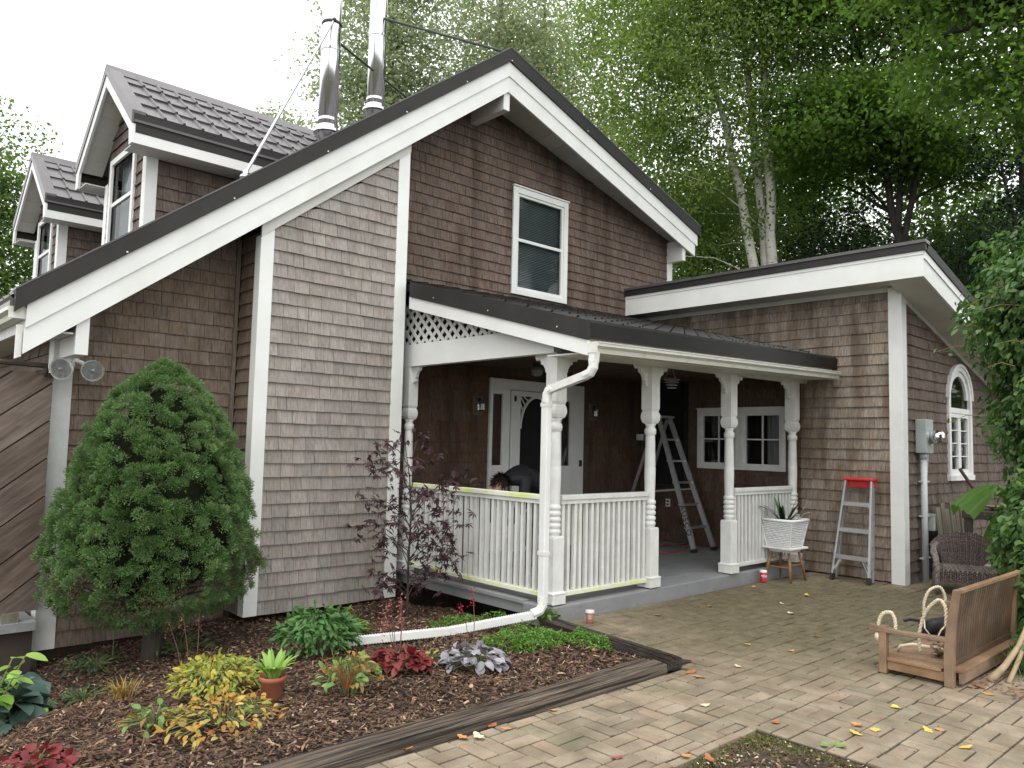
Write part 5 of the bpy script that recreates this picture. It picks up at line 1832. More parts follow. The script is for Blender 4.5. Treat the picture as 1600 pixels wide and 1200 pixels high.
# ------------------------------------------------------------------ cups
def cup(label, c, h, r0, r1, m_, lid, mark):
    o = thing('cup', label, 'cup', c)
    MB().lathe([(r0, 0), (r0 * 1.01, .006), (r1, h)], c, 18).done('body', m_, o, smooth=True)
    MB().lathe([(r1 * 1.0, h + .001), (r1 * 1.10, h + .004), (r1 * 1.10, h + .012), (r1 * 1.0, h + .018), (r1 * .96, h + .030)], c, 18).done('lid', lid, o, smooth=True)
    mark(o)
    return o


def swoosh(o):
    mb = MB()
    c = (8.655, 4.865)
    for zc_, amp, ph in ((.062, .010, 0), (.074, .006, 1.3)):
        P = []
        for i in range(14):
            a = math.radians(170 + i * 8.5)
            P.append((c[0] + .0395 * math.cos(a), c[1] + .0395 * math.sin(a), .008 + zc_ + amp * math.sin(i * 1.1 + ph)))
        mb.tube(P, .0028, 5)
    mb.done('script_mark', CUPLID, o)


def dot(o):
    c = (5.322, 4.69)
    P = []
    for i in range(9):
        t = i * .785
        a = math.radians(222) + .25 * math.cos(t)
        P.append((c[0] + .0385 * math.cos(a), c[1] + .0385 * math.sin(a), .062 + .011 * math.sin(t)))
    MB().tube(P, .0022, 5).done('round_mark', CLEARP, o)


cup('red paper cup with white lid on the bricks at the step', (8.655, 4.865, 0), .115, .030, .042, REDCUP, CUPLID, swoosh)
cup('half full iced coffee cup on the bricks by the porch corner', (5.322, 4.69, 0), .095, .029, .040, COFFEE, CLEARP, dot)

# ------------------------------------------------------------------ long step ladder inside the porch
pl2 = thing('step_ladder', 'tall open aluminium step ladder standing on the porch floor', 'ladder', (9.35, 6.6, .15))
A0, A1 = Vector((9.17, 6.19, .16)), Vector((9.66, 6.19, .16))
B0, B1 = Vector((9.33, 6.93, 2.02)), Vector((9.60, 6.93, 2.02))
for a, b_ in ((A0, B0), (A1, B1)):
    MB().bar(a, b_, .028, .075, up=(0, 1, 0)).done('front_rail', ALU, pl2)
    MB().bar(a - Vector((0, 0, .012)), a + (b_ - a) * .02, .045, .09, up=(0, 1, 0)).done('foot', BLACKM, pl2)
for a, b_ in ((Vector((9.20, 7.60, .15)), B0 + Vector((0, .05, -.02))), (Vector((9.62, 7.60, .15)), B1 + Vector((0, .05, -.02)))):
    MB().bar(a, b_, .02, .045, up=(0, 1, 0)).done('rear_rail', ALU, pl2)
for i in range(5):
    t = (.17 + i * .165)
    p, q = A0.lerp(B0, t), A1.lerp(B1, t)
    MB().bar(p + Vector((0, .02, 0)), q + Vector((0, .02, 0)), .085, .028).done('step', ALU, pl2)
MB().box((9.30, 6.86, 2.02), (9.63, 7.06, 2.06)).done('top_cap', ALU, pl2, bevel=.008)
MB().bar(A0.lerp(B0, .45) + Vector((0, .02, 0)), Vector((9.27, 7.35, .9)), .012, .02).bar(A1.lerp(B1, .45) + Vector((0, .02, 0)), Vector((9.62, 7.35, .9)), .012, .02).done('spreader', ALU, pl2)
MB().tube([A0 + Vector((.12, .05, .0)), A0.lerp(B0, .17) + Vector((.10, .02, 0))], .008, 6).done('rear_stay', WHITE, pl2)
tc_ = bpy.data.curves.new('lettering', 'FONT')
tc_.body = 'AUSCO'
tc_.size = .115
tc_.space_character = 1.25
tc_.extrude = .001
tc_.materials.append(BLACKM)
to = bpy.data.objects.new('lettering', tc_)
d = (A0 - B0).normalized()                                  # text runs down the rail, on the face towards the camera
nface = Vector((0, -1, 0))
nface = (nface - d * nface.dot(d)).normalized()
ydir = nface.cross(d)
s_ = A0.lerp(B0, .30) + nface * .0385 - ydir * .0 + Vector((0, 0, 0))
MT = Matrix((d, ydir, nface)).transposed().to_4x4()
# the rail is narrow face-on, so the letters stand on its broad outer side, towards the house corner
nf = Vector((-1, 0, 0))
nf = (nf - d * nf.dot(d)).normalized()
yd = nf.cross(d)
MT = Matrix((d, yd, nf)).transposed().to_4x4()
MT.translation = A0.lerp(B0, .335) + nf * .0155 - yd * .035
COL.objects.link(to)
_dg = bpy.context.evaluated_depsgraph_get()
_me = bpy.data.meshes.new_from_object(to.evaluated_get(_dg))
bpy.data.objects.remove(to)
to = bpy.data.objects.new('lettering', _me)
COL.objects.link(to)
to.parent = pl2
to.matrix_parent_inverse = Matrix.Translation(-pl2.location)
to.matrix_basis = MT
# cords, sensor, outlet
def cord(label, pts, m_, r_=.007):
    return tag(MB().tube(pts, r_, 6).done('extension_cord', m_, None, smooth=True), label, 'cord', 'cords on the porch floor')


REDC = mat('red_cord', [(.42, .02, .03), (.5, .03, .04)], rough=.5)
cord('red extension cord lying by the ladder feet on the porch floor', [(7.6, 6.7, .155), (8.1, 6.5, .155), (8.6, 6.45, .155), (9.0, 6.35, .155), (9.25, 6.40, .155), (9.5, 6.55, .155), (9.75, 6.45, .155)], REDC)
cord('red cord coiled in front of the porch back wall', [(7.9, 7.0, .155), (8.3, 6.85, .155), (8.7, 6.95, .155), (9.1, 6.8, .155), (9.5, 6.9, .155), (9.8, 6.75, .155)], REDC)
so = thing('motion_sensor', 'small white motion sensor box on the dark porch corner wall', 'sensor', (9.84, 7.66, 1.74))
MB().box((9.80, 7.60, 1.69), (9.88, 7.72, 1.79)).done('body', WHITE, so, bevel=.012)
MB().ball((9.84, 7.595, 1.73), .028, .02, .03, 8, 6).done('eye', LENS, so)
ou = thing('wall_outlet', 'white electrical outlet low on the brown porch wall behind the ladder', 'outlet', (XW - .02, 7.17, .74))
MB().box((XW - .034, 7.13, .68), (XW - .017, 7.21, .80)).done('plate', WHITE, ou, bevel=.004)
for z in (.715, .765):
    MB().box((XW - .036, 7.150, z - .014), (XW - .0341, 7.190, z + .014)).done('socket', BLACKM, ou)
hb_ = thing('wire_basket', 'wire hanging basket under the porch beam near the second post', 'basket', (8.0, 5.75, 2.55))
wb = MB()
for k in range(4):
    rr_ = .10 - .014 * k
    wb.tube([(8.0 + rr_ * math.cos(t * .4488), 5.75 + rr_ * math.sin(t * .4488), 2.44 - .035 * k) for t in range(15)], .0035, 5, caps=False)
wb.done('rings', ALU, hb_)
wb = MB()
for k in range(3):
    t = k * 2.1
    wb.tube([(8.0 + .1 * math.cos(t), 5.75 + .1 * math.sin(t), 2.44), (8.0, 5.75, 2.60)], .002, 4)
wb.done('hanging_wire', ALU, hb_)

# ------------------------------------------------------------------ spot lights, meter, conduits, small box
sp = thing('flood_light', 'pair of round floodlights under the left rake bracket', 'lamp', (1.70, 7.56, 2.22))
MB().lathe([(.05, -.015), (.05, .015)], (1.70, 7.50, 2.225), 12).done('base', WHITE_OLD, sp)
for c, dv in (((1.585, 7.32, 2.135), Vector((-.60, -.75, -.28))), ((1.815, 7.34, 2.14), Vector((-.02, -.93, -.25)))):
    dv.normalize()
    c = Vector(c)
    mb = MB()
    mb.tube([c - dv * .16, c - dv * .12, c - dv * .09, c - dv * .03, c + dv * .02], [.03, .032, .05, .080, .088], 18)
    lp = mb.done('lamp_housing', WHITE_OLD, sp, smooth=True)
    MB().tube([c + dv * .0205, c + dv * .026], [.080, .074], 18).done('lens', LENS, lp)
    MB().tube([c + dv * .019, c + dv * .034], [.092, .092], 18, caps=False).done('rim', WHITE_OLD, lp)
    MB().ball(c + dv * .028, .018, .018, .012, 8, 5).done('bulb_face', ALU, lp)
    MB().tube([c - dv * .15, (c - dv * .15).lerp(Vector((1.70, 7.50, 2.225)), .5) + Vector((0, 0, .01)), (1.70, 7.50, 2.225)], .020, 8).done('arm', WHITE_OLD, sp)
em = thing('electricity_meter', 'grey electricity meter box with round glass dial on the wing wall', 'meter', (10.45, 3.62, 1.8))
MB().box((10.31, 3.585, 1.595), (10.56, 3.712, 2.02)).done('box', GREYBOX, em, bevel=.008)
MB().box((10.56, 3.64, 1.60), (10.61, 3.712, 2.015)).done('side_flange', GREYBOX, em)
mb = MB()
mb.tube([(10.45, 3.585, 1.80), (10.45, 3.57, 1.80)], [.098, .098], 20)
mb.done('ring', ALU, em)
mb = MB().tube([(10.45, 3.569, 1.80), (10.45, 3.47, 1.80), (10.45, 3.43, 1.80), (10.45, 3.415, 1.80)], [.086, .083, .066, .03], 20)
mb.done('dial_glass', STEEL, em, smooth=True)
MB().tube([(10.40, 3.65, 1.60), (10.40, 3.65, 1.52)], [.042, .042], 14).tube([(10.40, 3.65, 1.52), (10.40, 3.65, -.03)], .036, 14).done('conduit', PVC, em, smooth=True)
MB().tube([(10.55, 3.66, 1.60), (10.55, 3.68, 1.3), (10.55, 3.68, .9), (10.55, 3.68, .02)], .020, 10).done('conduit', PVC, em, smooth=True)
for z in (1.23, .80, .28):
    MB().box((10.355, 3.645, z), (10.585, 3.70, z + .018)).done('pipe_strap', PVC, em)
jb = thing('junction_box', 'small pale grey junction box beside the meter pipes', 'junction box', (10.70, 3.65, .72))
MB().box((10.585, 3.60, .62), (10.735, 3.708, .82)).done('body', mat('pale_green_grey', [(.34, .37, .32), (.40, .43, .38)], rough=.5), jb, bevel=.006)
MB().box((10.58, 3.592, .805), (10.74, 3.71, .828)).done('lid', GREYBOX, jb)

# ------------------------------------------------------------------ board fence piece, table, pole, wicker chair
fp = thing('fence_panel', 'weathered upright boards leaning on the wing wall behind the chair', 'fence', (11.2, 3.55, 0))
fr_ = random.Random(4)
x = 10.64
for i in range(8):
    w_ = fr_.uniform(.12, .155)
    MB().bar((x + w_ / 2, 3.50, -.05), (x + w_ / 2 + fr_.uniform(-.01, .01), 3.60, fr_.uniform(.86, .99)), w_, .020, up=(0, 1, 0), r=fr_.random()).done('board', FENCEW, fp, bevel=.002)
    x += w_ + fr_.uniform(.01, .075)
MB().box((10.75, 3.575, .25), (x, 3.60, .33)).done('cross_rail', FENCEW, fp)
tb = thing('side_table', 'dark wooden table against the wing wall behind the wicker chair', 'table', (11.5, 3.0, 0))
MB().box((10.72, 2.75, .80), (11.9, 3.33, .90)).done('top', DARKWOOD, tb, bevel=.006)
for x, y in ((10.78, 2.81), (10.78, 3.27), (11.8, 2.81), (11.8, 3.27)):
    MB().box((x - .04, y - .04, 0), (x + .04, y + .04, .80)).done('leg', DARKWOOD, tb)
MB().bar((10.78, 2.81, .25), (11.7, 2.81, .78), .06, .06).done('brace', DARKWOOD, tb)
pt = thing('plate', 'shallow rusty brown dish lying on the dark side table', 'dish', (11.15, 2.98, .90))
MB().lathe([(.10, .001), (.14, .012), (.20, .05), (.21, .055), (.20, .045), (.13, .02)], (11.15, 2.98, .90), 20).done('dish', mat('rusty_dish', [(.16, .085, .06), (.24, .15, .11)], rough=.6), pt, smooth=True)
tag(MB().tube([(11.55, 3.60, 1.40), (11.70, 3.35, .92), (11.78, 3.22, .6)], .022, 8).done('iron_pole', mat('rusty_iron', [(.06, .03, .022), (.10, .05, .035)], rough=.8)), 'rusty iron pole leaning beside the arched window', 'pole')

ch = thing('wicker_chair', 'low dark brown wicker armchair beside the bench', 'chair', (10.25, 3.05, 0))
fx = Vector((-.915, -.40, 0)).normalized()       # way the chair faces
rx = Vector((-fx.y, fx.x, 0))                     # its left-hand side seen from the front... towards the camera's right
cc = Vector((10.08, 3.08, 0))
W2, D2, SH = .34, .30, .27
cp = lambda a, b_, z: cc + rx * a + fx * b_ + Vector((0, 0, z))


def woven(pf, nu, nv, r_, rng):
    """interlaced strands over a surface pf(u, v)"""
    mb = MB()
    for i in range(nu):
        u = (i + .5) / nu
        P = []
        for j in range(nv * 2 + 1):
            v = j / (nv * 2)
            p, n_ = pf(u, v)
            P.append(p + n_ * (.006 * math.cos(math.pi * (j + i))))
        mb.tube(P, r_, 4, r=rng.random(), caps=False)
    for j in range(nv):
        v = (j + .5) / nv
        P = []
        for i in range(nu + 1):
            p, n_ = pf(i / nu, v)
            P.append(p)
        mb.tube(P, r_ * .8, 4, r=rng.random(), caps=False)
    return mb


def back_pf(u, v):
    a = (u - .5) * 2
    ang = a * .95
    flare = .84 + .22 * v                      # fans out towards the rounded top
    x = W2 * flare * math.sin(ang) / math.sin(.95)
    y = -D2 + (1 - math.cos(ang)) * .30 - .07 * v
    topz = .66 - .17 * abs(a) ** 2.6
    botz = SH - .01 + .17 * max(0, abs(a) - .55) / .45
    z = botz + (topz - botz) * v
    n_ = (rx * (-math.sin(ang)) + fx * math.cos(ang)).normalized()
    return cp(x, y, z), n_


crng = random.Random(6)
woven(back_pf, 34, 22, .0075, crng).done('back', WICKER, ch)
MB().add([back_pf(i / 20, k)[0] - back_pf(i / 20, k)[1] * .012 for i in range(21) for k in (0, .5, 1)], [(i * 3 + k, i * 3 + 3 + k, i * 3 + 4 + k, i * 3 + 1 + k) for i in range(20) for k in (0, 1)]).done('back_liner', BLACKM, ch)
woven(lambda u, v: (cp((u - .5) * 2 * (W2 - .03), -D2 + .02 + v * (2 * D2 - .02), SH + .015 * math.sin(math.pi * v)), Vector((0, 0, 1))), 26, 20, .0075, crng).done('seat', WICKER, ch)
woven(lambda u, v: (cp((u - .5) * 2 * (W2 - .03), D2 + .004, SH - .13 * v), fx), 26, 6, .0075, crng).done('apron', WICKER, ch)
MB().prism([cp(-W2 + .03, -D2 + .02, SH - .12), cp(W2 - .03, -D2 + .02, SH - .12), cp(W2 - .03, D2 - .006, SH - .12), cp(-W2 + .03, D2 - .006, SH - .12)], (0, 0, .11)).done('seat_core', BLACKM, ch)
for sg in (-1, 1):
    P = [cp(sg * W2 * .88, -D2 + .10, .52), cp(sg * (W2 + .0), -.06, .47), cp(sg * (W2 + .02), D2 - .09, .455), cp(sg * (W2 + .01), D2 - .005, .41), cp(sg * W2, D2 + .03, .30), cp(sg * W2, D2 + .03, .15), cp(sg * W2, D2 + .025, 0)]
    am = MB().tube(P, [.030, .034, .036, .034, .028, .026, .022], 10).done('arm', WICKER, ch, smooth=True)
    P2 = []
    for i in range(len(P) - 1):
        for k in range(10):
            P2.append(Vector(P[i]).lerp(Vector(P[i + 1]), k / 10))
    Q = []
    for i, p in enumerate(P2):
        d = (P2[min(i + 1, len(P2) - 1)] - P2[max(0, i - 1)]).normalized()
        a = d.cross(Vector((.3, .2, .9))).normalized()
        b_ = d.cross(a)
        Q.append(p + (a * math.cos(i * 1.5) + b_ * math.sin(i * 1.5)) * .035)
    MB().tube(Q, .008, 4, caps=False).done('arm_wrap', WICKER, am)
    MB().tube([cp(sg * (W2 - .03), -D2 + .02, SH), cp(sg * (W2 - .02), -D2 - .02, 0)], .022, 8).done('leg', WICKER, ch)
# ------------------------------------------------------------------ diagonal plank screen at the far left
sc = thing('plank_screen', 'brown diagonal plank screen at the left corner of the house', 'screen', (.9, 7.5, .1))
ang = rad(39)
dx_, dz_ = math.cos(ang), math.sin(ang)
X0, X1, Z0, Z1 = -.6, 1.555, .12, 2.10
prn = random.Random(12)


def clip_poly(P, f):
    out = []
    for i in range(len(P)):
        a, b_ = P[i], P[(i + 1) % len(P)]
        fa, fb = f(a), f(b_)
        if fa >= 0:
            out.append(a)
        if (fa >= 0) != (fb >= 0):
            t = fa / (fa - fb)
            out.append((a[0] + (b_[0] - a[0]) * t, a[1] + (b_[1] - a[1]) * t))
    return out


for k in range(-9, 14):
    bw = .235
    o = k * (bw + .012)
    # board axis (dx,dz); offset along its normal (-dz,dx)
    c = (X1 - dz_ * o, Z0 + dx_ * o)
    P = [(c[0] - dx_ * 6, c[1] - dz_ * 6), (c[0] + dx_ * 6, c[1] + dz_ * 6), (c[0] + dx_ * 6 - dz_ * bw, c[1] + dz_ * 6 + dx_ * bw), (c[0] - dx_ * 6 - dz_ * bw, c[1] - dz_ * 6 + dx_ * bw)]
    for f in (lambda p: p[0] - X0, lambda p: X1 - p[0], lambda p: p[1] - Z0, lambda p: Z1 - p[1]):
        P = clip_poly(P, f) if len(P) > 2 else []
    if len(P) > 2:
        j = prn.uniform(-.006, .006)
        MB().prism([(x, 7.47 + j, z) for x, z in P], (0, .025, 0), prn.random()).done('plank', PLANK, sc)
MB().box((-.6, 7.505, .12), (1.555, 7.53, 2.1)).done('backing', WALLBACK, sc)
MB().tube([(-.6, 7.44, 2.20), (1.50, 7.44, 2.155)], .022, 8).ball((1.49, 7.44, 2.11), .022, .022, .05, 8, 5).done('top_pole', DARKWOOD, sc)
MB().box((1.30, 7.44, .041), (1.42, 7.56, .119)).done('post_foot', FENCEW, sc)
tag(box('concrete_pad', (-.8, 7.40, -.03), (1.54, 8.3, .04), CONC), kind='structure')
MB().box((-.8, 7.46, -.6), (1.53, 7.50, -.031)).done('skirt', WALLBACK, sc)

# ------------------------------------------------------------------ person bending down on the porch
person = thing('person', 'person in a dark jacket bending down behind the porch railing', 'person', (6.3, 6.4, .15))


def skin(name, J, E, m, parent, sub=2):
    me = bpy.data.meshes.new(name)
    me.from_pydata([j[:3] for j in J], E, [])
    me.materials.append(m)
    o = bpy.data.objects.new(name, me)
    link(o, parent)
    sk = o.modifiers.new('skin', 'SKIN')
    for i, j in enumerate(J):
        v = me.skin_vertices[0].data[i]
        v.radius = (j[3], j[4] if len(j) > 4 else j[3])
        v.use_root = (i == 0)
    s = o.modifiers.new('sub', 'SUBSURF')
    s.levels = s.render_levels = sub
    for p in me.polygons:
        p.use_smooth = True
    return o


J = [(6.47, 6.40, 1.02, .15, .13), (6.28, 6.40, 1.17, .15, .13), (6.05, 6.40, 1.24, .17, .13), (5.90, 6.39, 1.22, .14, .11), (5.80, 6.38, 1.17, .065, .065),
     (5.98, 6.24, 1.19, .075), (5.84, 6.16, .93, .055), (5.70, 6.22, .70, .045), (5.98, 6.57, 1.19, .075), (5.86, 6.64, .93, .055), (5.72, 6.58, .70, .045),
     (6.48, 6.29, .95, .11), (6.28, 6.24, .60, .085), (6.42, 6.26, .26, .06), (6.30, 6.25, .19, .05), (6.48, 6.51, .95, .11), (6.30, 6.55, .60, .085), (6.44, 6.54, .26, .06), (6.32, 6.54, .19, .05)]
E_ = [(0, 1), (1, 2), (2, 3), (3, 4), (3, 5), (5, 6), (6, 7), (3, 8), (8, 9), (9, 10), (0, 11), (11, 12), (12, 13), (13, 14), (0, 15), (15, 16), (16, 17), (17, 18)]
skin('body', J, E_, JACKET, person)
hd = MB().ball((5.715, 6.37, 1.115), .088, .075, .112, 14, 10)
for i, v in enumerate(hd.V):                                  # face turned down and to the left
    x, y, z = v
    if x < 5.66 and z < 1.10:
        hd.V[i] = (x - .012, y, z - .012)
h = hd.done('head', SKIN, person, smooth=True)
MB().ball((5.622, 6.37, 1.075), .018, .014, .026, 8, 5).done('nose', SKIN, h, smooth=True)
for s_ in (-1, 1):
    MB().ball((5.735, 6.37 + s_ * .078, 1.10), .022, .010, .030, 8, 5).done('ear', SKIN, h, smooth=True)
    MB().ball((5.643, 6.37 + s_ * .032, 1.098), .010, .011, .011, 6, 5).done('eye', BLACKM, h)
MB().ball((5.638, 6.37, 1.03), .008, .024, .007, 8, 4).done('mouth', RED, h)
V, F, R = [], [], []
rh = np.random.default_rng(3)
n = 900
d = rand_dirs(n, rh, .35)
d = d[(d[:, 0] > -.55) | (d[:, 2] > .25)]
P = np.array((5.722, 6.37, 1.125)) + d * np.array((.092, .080, .114))
D = unit(np.cross(d, np.array((.1, 1, .1))) * .9 + rh.normal(0, .25, d.shape) + d * .25)
V, F, R = leaves(P, D, d, rh.uniform(.05, .09, len(P)), .010, rh)
put('hair', V, F, HAIR, person, rnd=R)
MB().ball((5.728, 6.37, 1.128), .092, .081, .113, 14, 10).done('hair_cap', HAIR, person, smooth=True)
for k, (x, y, z) in enumerate(((5.70, 6.22, .70), (5.72, 6.58, .70))):
    mb = MB().ball((x - .02, y, z - .05), .028, .038, .045, 8, 6)
    for q in range(4):
        yy_ = y - .03 + q * .02
        mb.tube([(x - .025, yy_, z - .08), (x - .035, yy_, z - .12), (x - .028, yy_, z - .15 + abs(q - 1.5) * .008)], [.010, .009, .007], 6)
    mb.tube([(x - .01, y + (.03 if k == 0 else -.03), z - .05), (x - .03, y + (.05 if k == 0 else -.05), z - .085)], [.011, .008], 6)
    mb.done('hand', SKIN, person, smooth=True)
    
# ------------------------------------------------------------------ dwarf spruce by the left wall
spr = thing('dwarf_spruce', 'large clipped dwarf spruce in front of the left wall', 'conifer', (2.24, 6.78, -.2))
srng = np.random.default_rng(17)
PR = [(0.14, .16), (.24, .38), (.34, .58), (.46, .70), (.62, .77), (.85, .76), (1.10, .73), (1.35, .68), (1.60, .61), (1.85, .50), (2.08, .34), (2.25, .17), (2.34, .04)]
pz = np.array([p[0] for p in PR])
prr = np.array([p[1] for p in PR])
sb_z = -.13
cxs, cys = 2.24, 6.76
def needle_tufts(name, C, O, m, parent, k, rad_, L_, W_, rng, tone):
    """each shoot tip is a little cushion of short needles pointing outwards"""
    n = len(C)
    d = rand_dirs(n * k, rng)
    Od = np.repeat(O, k, 0)
    flip = (d * Od).sum(1) < -.25
    d[flip] *= -1
    r_ = np.repeat(rad_, k)[:, None]
    P = np.repeat(C, k, 0) + d * r_ * (rng.random((n * k, 1)) ** .5) * np.array((1, 1, .8))
    D = unit(d * 1.0 + Od * .55 + rng.normal(0, .25, (n * k, 3)) + np.array((0, 0, .12)))
    N = unit(d + rng.normal(0, .5, (n * k, 3)))
    V, F, R = leaves(P, D, N, rng.uniform(*L_, n * k), rng.uniform(*W_, n * k), rng, fold=.1, rv=np.repeat(tone, k) * .6 + rng.random(n * k) * .4)
    return put(name, V, F, m, parent, rnd=R)


nT_ = 2300
zg = np.linspace(.16, 2.33, 400)
z = srng.choice(zg, nT_, p=(lambda w: w / w.sum())(np.interp(zg, pz, prr) + .05))
a = srng.uniform(0, 2 * np.pi, nT_)
bump = 1 + .06 * np.sin(a * 2 + z * 3.2 + .6) + .045 * np.sin(a * 5 - z * 6) + .03 * np.sin(a * 9 + z * 11) + srng.normal(0, .045, nT_)
r = np.interp(z, pz, prr) * bump - .03
hollow = (np.sin(a * 4.0 + z * 7.0) + np.sin(a * 7.0 - z * 5.0)) < -1.15
r = r * np.where(hollow, .86, 1)
C = np.stack([cxs + r * np.cos(a), cys + r * np.sin(a) * .86, sb_z + z], -1)
O = unit(np.stack([np.cos(a), np.sin(a), np.clip((z - .75) * .6 + .1, -.25, 1.3)], -1))
tone = srng.random(nT_)
low = z < .62
thin = (low & (srng.random(nT_) < .5)) | ((np.abs(a - 5.6) < .4) & (z > .45) & (z < 1.05) & (srng.random(nT_) < .55))
needle_tufts('foliage', C[~thin], O[~thin], L_SPRUCE, spr, 130, srng.uniform(.035, .062, (~thin).sum()), (.014, .028), (.005, .009), srng, tone[~thin])
needle_tufts('thin_foliage', C[thin], O[thin], L_SPRUCEB, spr, 45, srng.uniform(.045, .08, thin.sum()), (.016, .032), (.004, .008), srng, tone[thin])
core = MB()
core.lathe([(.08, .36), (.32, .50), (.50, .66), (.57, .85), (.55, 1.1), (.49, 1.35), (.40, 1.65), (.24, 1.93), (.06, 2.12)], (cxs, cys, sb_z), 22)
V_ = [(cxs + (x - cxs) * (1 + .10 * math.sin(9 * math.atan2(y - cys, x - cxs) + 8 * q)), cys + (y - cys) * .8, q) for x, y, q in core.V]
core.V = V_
core.done('inner_dark_core', mat('spruce_core_shade', [(.006, .009, .004), (.018, .020, .010)], rough=1, spec=.05, scale=20), spr)  # solid core; shade deep in the spruce is put into its near-black colour
tw = MB()
for i in range(60):
    a_ = srng.uniform(0, 6.28)
    zz = srng.uniform(.34, .7)
    tw.tube([(cxs, cys, sb_z + zz - .08), (cxs + .45 * math.cos(a_), cys + .4 * math.sin(a_), sb_z + zz), (cxs + .66 * math.cos(a_), cys + .56 * math.sin(a_), sb_z + zz + srng.uniform(.0, .16))], [.012, .006, .002], 5)
tw.tube([(cxs, cys, -.42), (cxs + .02, cys, .1), (cxs, cys, 1.0)], [.085, .07, .05], 10)
tw.done('trunk', BARK_DK, spr)

# ------------------------------------------------------------------ purple maple sapling
pm = thing('purple_maple', 'young purple leaved maple in the bed by the porch corner', 'tree', (4.46, 6.28, -.1))
prng2 = np.random.default_rng(23)
tr = MB().tube([(4.46, 6.28, -.14), (4.45, 6.28, .4), (4.46, 6.27, .9), (4.43, 6.28, 1.25), (4.36, 6.27, 1.55)], [.013, .011, .009, .006, .003], 8)
VW = np.array((.737, -.676, 0))                    # across the view
tips = []
for (s, zz, h) in ((-.42, 1.40, .3), (-.30, 1.55, .25), (.12, 1.42, .3), (-.18, 1.28, .2), (-.40, 1.02, .25), (-.22, .95, .2), (.22, 1.12, .3), (.42, 1.18, .35), (.55, 1.28, .4), (-.52, .72, .2), (-.30, .66, .2), (.10, .72, .15), (.30, .78, .2), (.52, .86, .25),
                     (.26, .92, .2), (.20, .58, .15), (.42, .62, .2), (-.15, .52, .15), (.48, .46, .2), (.20, .36, .2), (-.20, .28, .15), (.36, .34, .15), (-.28, .20, .12), (.10, .18, .1), (-.05, 1.10, .2), (-.1, .80, .2), (.05, 1.62, .2)):
    dep = prng2.uniform(-.22, .22)
    t = np.array((4.46, 6.28, zz)) + VW * s * .86 + np.array((.676, .737, 0)) * dep
    z0 = max(-.02, zz - h)
    tr.tube([(4.455, 6.28, z0), tuple((np.array((4.455, 6.28, z0)) * .45 + t * .55) + np.array((0, 0, .06))), tuple(t)], [.006, .004, .002], 5)
    tips.append(t)
tr.done('stem', mat('purple_stem', [(.03, .02, .02), (.06, .04, .035)], rough=.7), pm)
P, D, N, R = [], [], [], []
for t in tips:
    for k in range(int(prng2.integers(15, 24))):
        c = t + prng2.normal(0, 1, 3) * np.array((.10, .10, .06))
        ax_ = unit(np.array((prng2.normal(0, .6), prng2.normal(0, .6), -.55)))
        nn = unit(np.array((prng2.normal(0, .5), prng2.normal(0, .5) - .3, 1.0)))
        sd2 = unit(np.cross(ax_, nn))
        rv = prng2.random()
        for al in (-1.25, -.65, 0, .65, 1.25):
            P.append(c)
            D.append(ax_ * math.cos(al) + sd2 * math.sin(al))
            N.append(nn)
            R.append(rv)
P, D, N = map(np.array, (P, D, N))
V, F, R = leaves(P, D, N, prng2.uniform(.05, .085, len(P)), prng2.uniform(.017, .025, len(P)), prng2, fold=.15, rv=np.array(R))
put('foliage', V, F, L_PURPLE, pm, rnd=R)


# ------------------------------------------------------------------ border plants
def ovals(P, D, N, L_, W_, rng, cup=.18, k=5, rv=None):
    """rounded leaves, two quads per segment row"""
    n = len(P)
    D = unit(D)
    S = unit(np.cross(D, N))
    U = np.cross(S, D)
    L_ = np.broadcast_to(np.asarray(L_, float), (n,))[:, None]
    W_ = np.broadcast_to(np.asarray(W_, float), (n,))[:, None]
    V = np.empty((n, (k + 1) * 3, 3))
    for i in range(k + 1):
        t = i / k
        w = math.sin(math.pi * (.06 + .92 * t)) ** .65 * (1 if t < 1 else .3)
        mid = P + D * L_ * t - U * L_ * (cup * 1.6 * t * t)
        V[:, i * 3 + 1] = mid
        V[:, i * 3] = mid + S * W_ * w * .5 + U * W_ * cup * w
        V[:, i * 3 + 2] = mid - S * W_ * w * .5 + U * W_ * cup * w
    f = []
    for i in range(k):
        for q in (0, 1):
            a = i * 3 + q
            f.append((a, a + 3, a + 4, a + 1))
    f = np.array(f)
    F = (np.arange(n)[:, None, None] * ((k + 1) * 3) + f[None]).reshape(-1, 4)
    R = rng.random(n) if rv is None else rv
    return V.reshape(-1, 3), F, np.repeat(R, len(f))


